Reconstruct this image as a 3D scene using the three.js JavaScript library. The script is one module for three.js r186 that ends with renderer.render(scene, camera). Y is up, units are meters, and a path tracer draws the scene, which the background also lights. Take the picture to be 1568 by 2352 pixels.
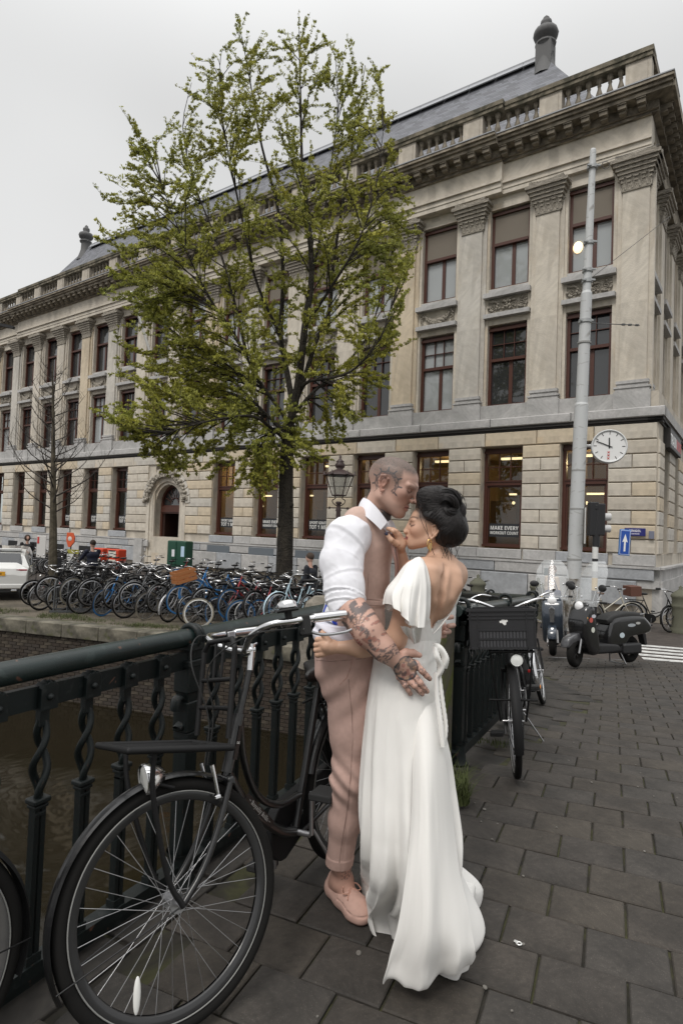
import * as THREE from 'three';
import { mergeGeometries, toCreasedNormals } from 'three/addons/utils/BufferGeometryUtils.js';
import { RoundedBoxGeometry } from 'three/addons/geometries/RoundedBoxGeometry.js';

// ---------- camera, sky, sun, exposure ----------
const scene = new THREE.Scene();
const EYE = 1.5, PITCH = 0.0338, ROLL = 0.0367, FPX = 1386.66;   // FPX: focal length for a picture 2352 high
const camera = new THREE.PerspectiveCamera(2 * Math.atan(1176 / FPX) * 180 / Math.PI, 682 / 1024, 0.1, 600);
camera.position.set(0, EYE, 0);
camera.up.set(-Math.sin(ROLL), Math.cos(ROLL), 0);
camera.lookAt(0, EYE + Math.sin(PITCH), -Math.cos(PITCH));
const renderer = new THREE.WebGLRenderer({ antialias: true });
renderer.setSize(682, 1024);
renderer.toneMapping = THREE.LinearToneMapping;
renderer.toneMappingExposure = 1.15;
renderer.shadowMap.enabled = true;
document.body.appendChild(renderer.domElement);
{ // overcast sky: a grey layer that brightens towards the zenith, with faint soft cloud
  const W = 512, Hh = 256, d = new Float32Array(W * Hh * 4);
  const hsh = (x, y, z) => { const s = Math.sin(x * 127.1 + y * 311.7 + z * 74.7) * 43758.5453; return s - Math.floor(s); };
  const nz = (x, y, z) => { const i = Math.floor(x), j = Math.floor(y), k = Math.floor(z); let u = x - i, v = y - j, w = z - k; u = u * u * (3 - 2 * u); v = v * v * (3 - 2 * v); w = w * w * (3 - 2 * w); let r = 0; for (let a = 0; a < 8; a++) { const A = a & 1, B = a >> 1 & 1, C = a >> 2; r += hsh(i + A, j + B, k + C) * (A ? u : 1 - u) * (B ? v : 1 - v) * (C ? w : 1 - w); } return r; };
  for (let j = 0; j < Hh; j++) for (let i = 0; i < W; i++) {
    const el = (j + .5) / Hh * Math.PI - Math.PI / 2, az = (i + .5) / W * Math.PI * 2;
    const x = Math.cos(el) * Math.cos(az), z = Math.cos(el) * Math.sin(az), y = Math.sin(el);
    let L = el < 0 ? 0.2 : 0.62 + 0.05 * Math.exp(-y * 5);
    const t = Math.max(0, y - .55) / .45; L += SKYTOP() * t * t * (3 - 2 * t);
    const n = .55 * nz(x * 2.2, y * 4, z * 2.2) + .3 * nz(x * 5, y * 9, z * 5) + .15 * nz(x * 11, y * 18, z * 11);
    L *= 0.85 + .3 * n;
    const o = (j * W + i) * 4; d[o] = L * .995; d[o + 1] = L; d[o + 2] = L * 1.0; d[o + 3] = 1;
  }
  function SKYTOP() { return 1.05; }
  const t = new THREE.DataTexture(d, W, Hh, THREE.RGBAFormat, THREE.FloatType);
  t.mapping = THREE.EquirectangularReflectionMapping; t.magFilter = t.minFilter = THREE.LinearFilter; t.needsUpdate = true;
  scene.background = t; scene.environment = t;
}
const sun = new THREE.DirectionalLight(new THREE.Color(1, .955, .90), 1.5);
sun.position.set(-14, 34, 16); sun.target.position.set(0, 0, -6); sun.castShadow = true; sun.shadow.radius = 40;
Object.assign(sun.shadow.camera, { left: -40, right: 40, top: 40, bottom: -40, near: 1, far: 120 });
sun.shadow.mapSize.set(2048, 2048);
scene.add(sun, sun.target);

// ---------- helpers ----------
function rng(seed) { let a = seed >>> 0; return () => { a = a + 0x6D2B79F5 | 0; let t = Math.imul(a ^ a >>> 15, 1 | a); t = t + Math.imul(t ^ t >>> 7, 61 | t) ^ t; return ((t ^ t >>> 14) >>> 0) / 4294967296; }; }
const R0 = rng(7);
const V = (x, y, z) => new THREE.Vector3(x, y, z);
const cP = Math.cos(PITCH), sP = Math.sin(PITCH), cR = Math.cos(ROLL), sR = Math.sin(ROLL);
// point at a depth (metres in front of the eye) seen at pixel (sx, sy) of the 1568 x 2352 picture; used to survey where real things stand
function at(sx, sy, D) {
  const X = (sx - 784) / FPX, Y = (1176 - sy) / FPX, xc = X * cR - Y * sR, yc = X * sR + Y * cR;
  const ry = yc * cP + sP, rz = cP - yc * sP;
  return V(xc / rz * D, ry / rz * D + EYE, -D);
}
function atGround(sx, sy, y) { const a = at(sx, sy, 1); const k = (y - EYE) / (a.y - EYE); return V(a.x * k, y, -k); }
const lerp = (a, b, t) => a + (b - a) * t, clamp = (x, a = 0, b = 1) => Math.min(b, Math.max(a, x));
const sst = (a, b, x) => { const t = clamp((x - a) / (b - a)); return t * t * (3 - 2 * t); };
function hash3(i, j, k) { let h = Math.imul(i, 374761393) + Math.imul(j, 668265263) + Math.imul(k, 1274126177) | 0; h = Math.imul(h ^ h >>> 13, 1274126177); return ((h ^ h >>> 16) >>> 0) / 4294967296; }
function noise(x, y, z) {
  const i = Math.floor(x), j = Math.floor(y), k = Math.floor(z); let u = x - i, v = y - j, w = z - k;
  u = u * u * (3 - 2 * u); v = v * v * (3 - 2 * v); w = w * w * (3 - 2 * w);
  const a = lerp(lerp(hash3(i, j, k), hash3(i + 1, j, k), u), lerp(hash3(i, j + 1, k), hash3(i + 1, j + 1, k), u), v);
  const b = lerp(lerp(hash3(i, j, k + 1), hash3(i + 1, j, k + 1), u), lerp(hash3(i, j + 1, k + 1), hash3(i + 1, j + 1, k + 1), u), v);
  return lerp(a, b, w) * 2 - 1;
}
const fbm = (x, y, z, n = 4) => { let s = 0, a = .5; for (let i = 0; i < n; i++) { s += a * noise(x, y, z); x *= 2.03; y *= 2.03; z *= 2.03; a *= .5; } return s; };

// geometry helpers: every one returns a non-indexed geometry with position, normal, uv
function ni(g) { const r = g.index ? g.toNonIndexed() : g; for (const k of Object.keys(r.attributes)) if (!['position', 'normal', 'uv', 'color'].includes(k)) r.deleteAttribute(k); return r; }
const _m = new THREE.Matrix4(), _q = new THREE.Quaternion(), _e = new THREE.Euler();
function place(g, x = 0, y = 0, z = 0, rx = 0, ry = 0, rz = 0, s = 1) {
  _q.setFromEuler(_e.set(rx, ry, rz)); const sc = typeof s === 'number' ? V(s, s, s) : V(...s);
  return g.applyMatrix4(_m.compose(V(x, y, z), _q, sc));
}
function box(w, h, d, x = 0, y = 0, z = 0, rx = 0, ry = 0, rz = 0) { return place(ni(new THREE.BoxGeometry(w, h, d)), x, y, z, rx, ry, rz); }
// box given by its limits
function bx(x0, x1, y0, y1, z0, z1) { return box(x1 - x0, y1 - y0, z1 - z0, (x0 + x1) / 2, (y0 + y1) / 2, (z0 + z1) / 2); }
function rbox(w, h, d, r, x = 0, y = 0, z = 0, rx = 0, ry = 0, rz = 0, seg = 2) { return place(ni(new RoundedBoxGeometry(w, h, d, seg, r)), x, y, z, rx, ry, rz); }
const UPV = V(0, 1, 0);
function rod(a, b, r0, r1 = r0, seg = 8, open = false) {
  const d = b.clone().sub(a), L = d.length(); const g = ni(new THREE.CylinderGeometry(r1, r0, L, seg, 1, open));
  _q.setFromUnitVectors(UPV, d.normalize()); return g.applyMatrix4(_m.compose(a.clone().add(b).multiplyScalar(.5), _q, V(1, 1, 1)));
}
function tube(pts, r, seg = 24, rad = 8, closed = false, tension = .5) { return ni(new THREE.TubeGeometry(new THREE.CatmullRomCurve3(pts, closed, 'catmullrom', tension), seg, r, rad, closed)); }
// polyline bar of rods with ball joints
function bars(pts, r, seg = 8) { const out = []; for (let i = 0; i + 1 < pts.length; i++) out.push(rod(pts[i], pts[i + 1], r, r, seg)); for (let i = 1; i + 1 < pts.length; i++) out.push(ball(r * 1.01, pts[i].x, pts[i].y, pts[i].z, seg)); return out; }
function ball(r, x = 0, y = 0, z = 0, seg = 12, s = [1, 1, 1]) { return place(ni(new THREE.SphereGeometry(r, seg, Math.max(4, seg * .7 | 0))), x, y, z, 0, 0, 0, s); }
function lathe(prof, seg = 20, x = 0, y = 0, z = 0, rx = 0, ry = 0, rz = 0) { return place(ni(new THREE.LatheGeometry(prof.map(p => new THREE.Vector2(p[0], p[1])), seg)), x, y, z, rx, ry, rz); }
function torus(R, r, seg = 8, tseg = 32, arc = Math.PI * 2) { return ni(new THREE.TorusGeometry(R, r, seg, tseg, arc)); }
function extr(pts, depth, bevel = 0, x = 0, y = 0, z = 0, rx = 0, ry = 0, rz = 0, holes = []) {
  const s = new THREE.Shape(pts.map(p => new THREE.Vector2(p[0], p[1]))); for (const h of holes) s.holes.push(new THREE.Path(h.map(p => new THREE.Vector2(p[0], p[1]))));
  return place(ni(new THREE.ExtrudeGeometry(s, { depth, bevelEnabled: bevel > 0, bevelSize: bevel, bevelThickness: bevel, bevelSegments: 2, steps: 1, curveSegments: 10 })), x, y, z, rx, ry, rz);
}
// like extr, with a smooth closed outline and soft edges
function sextr(pts, depth, bevel, x = 0, y = 0, z = 0, n = 44) {
  const c = new THREE.CatmullRomCurve3(pts.map(p => V(p[0], p[1], 0)), true, 'catmullrom', .35), q = []; for (let i = 0; i < n; i++) { const p = c.getPoint(i / n); q.push(new THREE.Vector2(p.x, p.y)); }
  const g = new THREE.ExtrudeGeometry(new THREE.Shape(q), { depth, bevelEnabled: true, bevelSize: bevel, bevelThickness: bevel, bevelSegments: 5, steps: 1 }); return ni(toCreasedNormals(place(ni(g), x, y, z), .9));
}
function merge(list) { const l = list.flat(9).filter(Boolean); return l.length === 1 ? l[0] : mergeGeometries(l); }
// uv in metres from the dominant axis of each face
function metreUV(g, k = 1) {
  const p = g.attributes.position, n = g.attributes.normal, uv = new Float32Array(p.count * 2);
  for (let f = 0; f < p.count; f += 3) {
    let ax = 0, ay = 0, az = 0; for (let j = 0; j < 3; j++) { ax += Math.abs(n.getX(f + j)); ay += Math.abs(n.getY(f + j)); az += Math.abs(n.getZ(f + j)); }
    for (let j = 0; j < 3; j++) {
      const x = p.getX(f + j), y = p.getY(f + j), z = p.getZ(f + j); let u, v;
      if (ay >= ax && ay >= az) { u = x; v = z; } else if (ax >= az) { u = z; v = y; } else { u = x; v = y; }
      uv[(f + j) * 2] = u * k; uv[(f + j) * 2 + 1] = v * k;
    }
  }
  g.setAttribute('uv', new THREE.BufferAttribute(uv, 2)); return g;
}
const used = new Map();
function numbered(n) { const c = used.get(n) || 0; used.set(n, c + 1); return c ? n + '_' + String(c).padStart(3, '0') : n; }
function mesh(name, geos, mat, parent, uvm = true) {
  const g = geos.isBufferGeometry ? geos : merge(geos); if (uvm) metreUV(g);
  const m = new THREE.Mesh(g, mat); m.name = parent ? name : numbered(name); m.castShadow = m.receiveShadow = true; (parent || scene).add(m); return m;
}
function thing(name, label, category, x = 0, y = 0, z = 0, ry = 0, group) {
  const o = new THREE.Group(); o.name = numbered(name); o.position.set(x, y, z); o.rotation.y = ry; scene.add(o);
  o.userData = { label, category }; if (group) o.userData.group = group; return o;
}
function part(name, parent) { const o = new THREE.Group(); o.name = name; parent.add(o); return o; }
function copyOf(o, label, x, y, z, ry) { const c = o.clone(); c.name = numbered(o.name.replace(/_\d{3}$/, '')); c.userData = { ...o.userData }; if (label) c.userData.label = label; scene.add(c); if (x !== undefined) { c.position.set(x, y, z); c.rotation.y = ry || 0; } return c; }
function struct(m) { m.userData.kind = 'structure'; return m; }

// ---------- textures ----------
function dataTex(w, h, fn, srgb = true, rep = 1) {
  const d = new Uint8Array(w * h * 4);
  for (let j = 0; j < h; j++) for (let i = 0; i < w; i++) { const c = fn(i / w, j / h), o = (j * w + i) * 4; for (let k = 0; k < 3; k++) { let v = clamp(Array.isArray(c) ? c[k] : c); if (srgb) v = v <= .0031308 ? v * 12.92 : 1.055 * Math.pow(v, 1 / 2.4) - .055; d[o + k] = v * 255; } d[o + 3] = 255; }
  const t = new THREE.DataTexture(d, w, h); t.wrapS = t.wrapT = THREE.RepeatWrapping; t.magFilter = THREE.LinearFilter; t.minFilter = THREE.LinearMipmapLinearFilter; t.generateMipmaps = true;
  if (srgb) t.colorSpace = THREE.SRGBColorSpace; t.repeat.set(rep, rep); t.needsUpdate = true; return t;
}
// noise that tiles over the unit square
function tn(u, v, f, seed) { const a = u * Math.PI * 2, b = v * Math.PI * 2, k = f / (Math.PI * 2); return noise(Math.cos(a) * k + seed, Math.sin(a) * k + Math.cos(b) * k, Math.sin(b) * k + seed * 1.7); }
function tfbm(u, v, f, seed, n = 4) { let s = 0, a = .5; for (let i = 0; i < n; i++) { s += a * tn(u, v, f, seed + i * 9.1); f *= 2; a *= .55; } return s; }
const mul = (c, k) => [c[0] * k, c[1] * k, c[2] * k], mix3 = (a, b, t) => [lerp(a[0], b[0], t), lerp(a[1], b[1], t), lerp(a[2], b[2], t)];
function grain(base, alt, amp, f, seed, rep, size = 256) {
  return dataTex(size, size, (u, v) => { const n = tfbm(u, v, f, seed), m = tfbm(u, v, f * 7, seed + 40, 3); return mul(mix3(base, alt, clamp(.5 + n * 1.5)), 1 + amp * m); }, true, rep);
}
function bumpTex(f, seed, rep, n = 4, size = 256) { return dataTex(size, size, (u, v) => .5 + .8 * tfbm(u, v, f, seed, n), false, rep); }
function M(color, o = {}) { const p = { roughness: .8, metalness: 0, ...o }; if (Array.isArray(color)) p.color = new THREE.Color().setRGB(...color); else if (color !== undefined) p.color = new THREE.Color(color); const phys = ['clearcoat', 'transmission', 'sheen', 'ior', 'specularIntensity', 'thickness', 'sheenRoughness'].some(k => k in p); if (p.sheenColor) p.sheenColor = new THREE.Color().setRGB(...p.sheenColor); return phys ? new THREE.MeshPhysicalMaterial(p) : new THREE.MeshStandardMaterial(p); }
const bumpFine = bumpTex(40, 3, 1), bumpMid = bumpTex(12, 5, .5);
// ---------- the long stone building across the canal ----------
const stoneTex = dataTex(512, 512, (u, v) => {
  const n = tfbm(u, v, 5, 11), m = tfbm(u, v, 40, 31, 3), st = sst(.12, .4, tfbm(u, v * .35, 7, 51)), dk = sst(.05, .35, tfbm(u * 1, v * .2, 9, 77));
  let c = mix3([.545, .495, .415], [.63, .58, .50], .5 + n); c = mix3(c, [.54, .41, .26], st * .35); c = mix3(c, [.33, .30, .255], dk * .4); return mul(c, 1 + .16 * m);
}, true, .21);
const MS = {
  stone: M(0xffffff, { map: stoneTex, roughness: .9, bumpMap: bumpFine, bumpScale: .004 }),
  stoneB: M([.92, .95, 1], { map: stoneTex, roughness: .9, bumpMap: bumpFine, bumpScale: .004 }),
  stoneC: M([1.0, .93, .82], { map: stoneTex, roughness: .9, bumpMap: bumpFine, bumpScale: .004 }),
  stoneD: M([.88, .87, .86], { map: stoneTex, roughness: .9, bumpMap: bumpFine, bumpScale: .004 }),
  dirty: M(0xffffff, { map: dataTex(256, 256, (u, v) => { const n = tfbm(u, v, 6, 61), m = tfbm(u, v, 40, 21, 3); return mul(mix3([.125, .108, .084], [.37, .325, .255], clamp(.5 + n * 1.3)), 1 + .3 * m); }, true, .4), roughness: .95, bumpMap: bumpMid, bumpScale: .01 }),
  carved: M(0xffffff, { map: grain([.2, .18, .15], [.45, .41, .345], .3, 14, 81, .8), roughness: .95, bumpMap: bumpFine, bumpScale: .01 }),
  granite: M(0xffffff, { map: grain([.36, .355, .345], [.47, .46, .45], .2, 8, 91, .3), roughness: .85, bumpMap: bumpFine, bumpScale: .003 }),
  graniteB: M([.85, .88, .92], { map: grain([.35, .35, .35], [.45, .45, .45], .2, 8, 91, .3), roughness: .85, bumpMap: bumpFine, bumpScale: .003 }),
  band: M([.035, .032, .03], { roughness: .7 }),
  wood: M([.07, .022, .013], { roughness: .45 }),
  woodDark: M([.028, .011, .008], { roughness: .5 }),
  blind: M([.19, .165, .135], { roughness: .9 }),
  glass: M([.9, .93, .92], { transmission: 1, roughness: .02, thickness: 0, ior: 1.5 }),
  paneDark: M([.03, .032, .034], { roughness: .05, clearcoat: 1 }),
  paneGrey: M([.33, .35, .355], { roughness: .06, clearcoat: 1 }),
  slate: M(0xffffff, { map: dataTex(256, 256, (u, v) => { const r = v * 12, i = Math.floor(r), c = Math.floor(u * 8 + (i % 2) * .5); const h = hash3(i, (c + 8) % 8, 5); return mul([.155, .16, .18], (.75 + .5 * h) * (r - i < .14 ? .55 : 1)); }, true, .42), roughness: .6, bumpMap: bumpFine, bumpScale: .01 }),
  lead: M([.3, .31, .33], { roughness: .55 }),
  mossStone: M(0xffffff, { map: grain([.07, .065, .045], [.2, .175, .13], .3, 9, 121, .6), roughness: .95 })
};
{
  const TH = 54.86 * Math.PI / 180, PHI = -(Math.PI / 2 - TH);
  const B = thing('canal_building', 'long three storey pale stone building with pilasters, red brown windows and a balustrade', 'building', 10.079, 0, -19.301, PHI);
  const r = rng(101), NB = 16, BP = 2.9, L = -(0.8 + BP * NB), G0 = -.95;
  const wc = i => -2.27 - BP * i, pc = i => -.8 - BP * i;
  const DOOR = 7;                                       // the doorway takes the place of bays 7 and 8
  const dx = -24.05, noWin = i => i === 7 || i === 8;
  // ---- backing walls
  const core = [];
  core.push(bx(L, -.4, G0, .9, -.55, .0));                 // plinth core
  const holes = []; for (let i = 0; i < NB; i++) if (!noWin(i)) holes.push(wc(i)); holes.push(dx); holes.sort((a, b) => b - a);
  let px = -.02; for (const h of holes) { const hw = h === dx ? 1.05 : .78; core.push(bx(h + hw, px, .9, 4.9, -.55, 0)); px = h - hw; } core.push(bx(L, px, .9, 4.9, -.55, 0));
  core.push(bx(L, -.02, 4.9, 6.46, -.55, 0));
  mesh('wall', core, MS.stoneD, B);
  // upper wall, set back, with openings
  const up = []; px = -.42;
  for (let i = 0; i < NB; i++) { up.push(bx(wc(i) + .76, px, 6.46, 14.06, -.62, -.16)); px = wc(i) - .76; up.push(bx(wc(i) - .76, wc(i) + .76, 9.6, 11.0, -.62, -.2)); }
  up.push(bx(L, px, 6.46, 14.06, -.62, -.16)); up.push(bx(L, -.42, 14.06, 14.5, -.62, -.16));
  mesh('wall', up, MS.stone, B);
  // ---- rusticated stones of the ground floor
  const shapes = {}; const blk = (w, h) => { const k = w.toFixed(2) + h.toFixed(2); return shapes[k] || (shapes[k] = metreUV(chBlock(w - .022, h - .034, .09, .022))); };
  function chBlock(w, h, d, c) { return extr([[-w / 2 + c, -h / 2 + c], [w / 2 - c, -h / 2 + c], [w / 2 - c, h / 2 - c], [-w / 2 + c, h / 2 - c]], d - c, 0, 0, 0, 0).isBufferGeometry && frustum(w, h, d, c); }
  function frustum(w, h, d, c) { // block with chamfered front edges, back at z = 0
    const x = w / 2, y = h / 2, P = [[-x, -y, 0], [x, -y, 0], [x, y, 0], [-x, y, 0], [-x, -y, d - c], [x, -y, d - c], [x, y, d - c], [-x, y, d - c], [-x + c, -y + c, d], [x - c, -y + c, d], [x - c, y - c, d], [-x + c, y - c, d]];
    const Q = [[0, 1, 5, 4], [1, 2, 6, 5], [2, 3, 7, 6], [3, 0, 4, 7], [4, 5, 9, 8], [5, 6, 10, 9], [6, 7, 11, 10], [7, 4, 8, 11], [8, 9, 10, 11]], v = [];
    for (const q of Q) for (const k of [0, 1, 2, 0, 2, 3]) v.push(...P[q[k]]);
    const g = new THREE.BufferGeometry(); g.setAttribute('position', new THREE.Float32BufferAttribute(v, 3)); g.setAttribute('uv', new THREE.Float32BufferAttribute(new Float32Array(v.length / 3 * 2), 2)); g.computeVertexNormals(); return g;
  }
  let nStone = 0; const extra = {};
  const tones = [MS.stone, MS.stone, MS.stoneB, MS.stoneC, MS.stoneD, MS.stone];
  function stone(parent, x, y, z, w, h, mat, ry = 0) {
    const m0 = mat || tones[r() * tones.length | 0];
    if (nStone < 300) { nStone++; const m = mesh('stone_block', blk(w, h), m0, parent, false); m.position.set(x, y, z); m.rotation.y = ry; }
    else { const g = blk(w, h).clone(); place(g, x, y, z, 0, ry, 0); const k = tones.indexOf(m0) + '_' + parent.id; (extra[k] = extra[k] || { m: m0, p: parent, l: [] }).l.push(g); }
  }
  const CH = .466, Y0 = 1.155;
  // pier spans between the openings, from the corner leftwards
  const spans = []; px = -.02; for (const h of holes) { const hw = h === dx ? 1.62 : .79; spans.push([h + hw, px]); px = h - hw; } spans.push([L, px]);
  for (const [a, b] of spans) for (let c = 0; c < 8; c++) {
    const w = b - a, n = Math.max(1, Math.round(w / 1.35)) + (c % 2 ? 0 : 1) - (w < 1.2 ? 1 : 0), k = Math.max(1, n);
    for (let q = 0; q < k; q++) stone(B, b - w / k * (q + .5), Y0 + CH * (c + .5), 0, w / k, CH);
  }
  // lintel course
  for (let x = -.02; x > L + 1; x -= 1.93) stone(B, x - .965, 5.155, 0, 1.93, .53);
  // plinth blocks below the sills
  for (let i = 0; i < NB; i++) { if (noWin(i)) continue; stone(B, wc(i), .95, .02, 1.7, .38, i % 3 ? MS.granite : MS.graniteB); if (i < 9) stone(B, pc(i) + (i ? 0 : .15), .95, 0, i ? 1.18 : 1.3, .4, MS.granite); }
  const pl = []; for (let x = -.02, k = 0; x > L + 1.6; x -= 1.75, k++) { if (x < dx + 2.3 && x > dx - 1.2) { x = dx - 1.25 + 1.75; if (x - 1.75 < dx - 1.3) { } continue; } stone(B, x - .875, .5, .12, 1.75, .4, k % 3 ? MS.granite : MS.graniteB); stone(B, x - .875 - .5, -.12, .16, 1.75, .82, k % 2 ? MS.granite : MS.graniteB); }
  mesh('plinth_ledge', [bx(dx + 1.5, .14, .68, .75, -.1, .24), bx(L, dx - 1.5, .68, .75, -.1, .24), bx(dx + 1.5, .12, .06, .3, -.1, .13), bx(L, dx - 1.5, .06, .3, -.1, .13)], MS.granite, B);
  for (const k in extra) { const m = mesh('stone_block', extra[k].l, extra[k].m, extra[k].p, false); m.userData.kind = 'stuff'; }
  // ---- string course
  mesh('string_course', [bx(L, .12, 5.43, 5.5, -.3, .06), bx(L, .16, 5.5, 5.59, -.3, .14)], MS.band, B);
  for (let x = .2; x > L; x -= 2.9) mesh('ledge_stone', metreUV(frustum(2.88, .32, .3, .03)), MS.granite, B, false).position.set(x - 1.44, 5.755, -.08);
  mesh('sill_course', [bx(L, -.3, 5.92, 6.46, -.3, .03)], MS.granite, B);
  // ---- pilasters
  const shaftG = metreUV(merge([bx(-.41, .41, 6.86, 13.3, -.2, 0), bx(-.57, .57, 6.5, 14.3, -.3, -.09)]));
  const baseG = metreUV(merge([bx(-.56, .56, 5.92, 6.5, -.25, .12), bx(-.52, .52, 6.5, 6.6, -.2, .1), bx(-.56, .56, 6.6, 6.66, -.2, .13), bx(-.47, .47, 6.66, 6.76, -.2, .06), bx(-.5, .5, 6.76, 6.86, -.2, .1)]));
  function leaf(w, h, curl) { // acanthus leaf: a curved, ribbed strip that bends outward at the tip
    const g = new THREE.PlaneGeometry(w, h, 4, 6), p = g.attributes.position;
    for (let i = 0; i < p.count; i++) { const x = p.getX(i), t = p.getY(i) / h + .5; p.setXYZ(i, x * (1 - .75 * t * t * t) * (1 + .15 * Math.sin(t * 19)), t * h - Math.max(0, t - .7) * h * .55, .03 + curl * t * t * t - Math.abs(x) * .35 + (Math.abs(x) < .001 ? .012 : 0)); }
    const b = g.clone(); g.computeVertexNormals(); return ni(g);
  }
  function volute(R) { const pts = []; for (let i = 0; i <= 26; i++) { const a = i / 26 * Math.PI * 4, q = R * (1 - i / 30); pts.push(V(Math.cos(a) * q, Math.sin(a) * q, .02 * i / 26)); } return tube(pts, R * .16, 40, 5); }
  const cap = [];
  cap.push(bx(-.44, .44, 13.3, 13.36, -.2, .04));
  for (let k = 0; k < 8; k++) { const y0 = 13.36 + k * .12, g = .41 + .025 * k + .006 * k * k * .6; cap.push(bx(-g, g, y0, y0 + .12, -.2, g - .41)); }
  for (const [n, y, h, cu] of [[4, 13.36, .44, .14], [3, 13.62, .5, .2]]) for (let k = 0; k < n; k++) cap.push(place(leaf(.26, h, cu), (k - (n - 1) / 2) * .225, y, .02));
  for (const s of [-1, 1]) { cap.push(place(leaf(.24, .46, .14), s * .44, 13.36, -.08, 0, s * 1.57, 0)); cap.push(place(volute(.135), s * .43, 14.13, .17, 0, s * .5, 0)); cap.push(place(volute(.07), s * .14, 14.12, .14)); cap.push(place(volute(.12), s * .55, 14.13, -.02, 0, s * 1.57, 0)); }
  cap.push(ball(.09, 0, 14.33, .2, 8)); for (let k = 0; k < 5; k++) cap.push(ball(.05, Math.cos(k * 1.256) * .08, 14.33 + Math.sin(k * 1.256) * .08, .2, 6));
  for (let k = -6; k <= 6; k++) { const u = k / 6, bow = .10 * (u * u) + .10; cap.push(box(.1, .13, .3 + bow, u * .56, 14.36, .0 + bow / 2)); }
  const capG = merge(cap);
  for (let i = 0; i <= NB; i++) { const P = part('pilaster', B); P.position.x = pc(i); mesh('shaft', shaftG, [MS.stone, MS.stone, MS.stoneB, MS.stoneC][i % 4], P, false); mesh('base', baseG, MS.granite, P, false); mesh('capital', capG, MS.carved, P, false); }
  // fine joints in the shafts read as recessed lines
  // ---- windows
  const fr = (w, h, t, d, z) => [bx(-w, -w + t, 0, h, z - d, z), bx(w - t, w, 0, h, z - d, z), bx(-w + t, w - t, 0, t, z - d, z), bx(-w + t, w - t, h - t, h, z - d, z)];
  const Hg = 3.7, Zw = -.32;
  const gFrame = metreUV(merge([fr(.78, Hg, .12, .16, Zw), bx(-.66, .66, 2.3, 2.43, Zw - .14, Zw + .02), bx(-.70, .70, 2.43, 2.48, Zw - .1, Zw + .05), bx(-.78, .78, Hg - .2, Hg - .1, Zw - .1, Zw + .06), fr(.66, 2.3, .06, .1, Zw - .05).map(g => g), bx(-.23, -.2, 2.48, 3.58, Zw - .1, Zw - .03), bx(.2, .23, 2.48, 3.58, Zw - .1, Zw - .03), bx(-.66, .66, 2.98, 3.01, Zw - .1, Zw - .035), bx(-.82, .82, -.0, .08, Zw, Zw + .1)]));
  const gPane = metreUV(merge([bx(-.66, .66, .06, 3.58, Zw - .12, Zw - .115)]));
  const uFrame = metreUV(merge([fr(.76, 3.1, .11, .16, Zw - .05), bx(-.65, .65, 1.75, 1.86, Zw - .17, Zw - .02), bx(-.76, .76, 2.92, 3.02, Zw - .1, Zw + .03), bx(-.2, -.175, 1.86, 3, Zw - .15, Zw - .08), bx(.2, .225, 1.86, 3, Zw - .15, Zw - .08), bx(-.66, .66, 2.4, 2.425, Zw - .15, Zw - .085), bx(.02, .16, .1, 1.75, Zw - .165, Zw - .13)]));
  const tFrame = metreUV(merge([fr(.76, 3.06, .11, .16, Zw - .05), bx(-.65, .65, 1.72, 1.83, Zw - .17, Zw - .0), bx(-.76, .76, 2.9, 3.0, Zw - .1, Zw + .03), bx(.02, .16, .1, 1.75, Zw - .165, Zw - .13)]));
  const uPane = metreUV(bx(-.66, .66, .1, 3, Zw - .19, Zw - .17)), blindG = metreUV(merge([bx(-.65, .65, 1.8, 2.95, Zw - .1, Zw - .06), bx(-.66, .66, 1.78, 1.84, Zw - .11, Zw - .03)]));
  function poster(lines, w = 1.2, h = .5) {
    const c = document.createElement('canvas'); c.width = 384; c.height = Math.round(384 * h / w); const x = c.getContext('2d'); x.fillStyle = '#2a2c30'; x.fillRect(0, 0, c.width, c.height); x.fillStyle = '#e9e9e6'; x.textAlign = 'center'; x.textBaseline = 'middle';
    for (const [t, s, y, f] of lines) { x.font = 'bold ' + s + 'px sans-serif'; const m = x.measureText(t).width; x.save(); x.translate(192, y); x.scale(Math.min(1, 360 / m), 1); x.fillText(t, 0, 0); x.restore(); }
    const t = new THREE.CanvasTexture(c); t.colorSpace = THREE.SRGBColorSpace; return M(0xffffff, { map: t, roughness: .6 });
  }
  const pA = poster([['MAKE EVERY', 64, 52], ['WORKOUT COUNT', 50, 112]]), pB = poster([['SPORT GRATIS', 58, 48], ['TOT 1 MEI', 78, 112]]);
  const posterG = ni(new THREE.PlaneGeometry(1.16, .5));
  for (let i = 0; i < NB; i++) {
    if (!noWin(i)) {
      const W = part('window', B); W.position.set(wc(i), 1.18, 0); mesh('frame', gFrame, MS.wood, W, false); mesh('pane', gPane, MS.glass, W, false);
      if (i !== 0 && i < 12) { const s = mesh('poster', posterG, [1, 5, 3].includes(i) ? pA : pB, W, false); s.position.set(0, .62, Zw - .11); }
    }
    let W = part('window', B); W.position.set(wc(i), 6.47, 0); mesh('frame', uFrame, MS.wood, W, false); mesh('pane', uPane, i % 4 === 2 ? MS.paneGrey : MS.paneDark, W, false);
    W = part('window', B); W.position.set(wc(i), 10.99, 0); mesh('frame', tFrame, MS.wood, W, false); mesh('pane', uPane, i < 8 ? MS.paneGrey : MS.paneDark, W, false); if (i < 7) mesh('blind', blindG, MS.blind, W, false);
  }
  // a lit globe lamp behind the glass of the corner window
  const gl = mesh('lamp_globe', [ball(.17, -2.75, 12.0, -.47, 14, [1, 1.25, .6])], M([1, .8, .5], { emissive: new THREE.Color(1, .72, .4), emissiveIntensity: 1.6 }), B);
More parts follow.
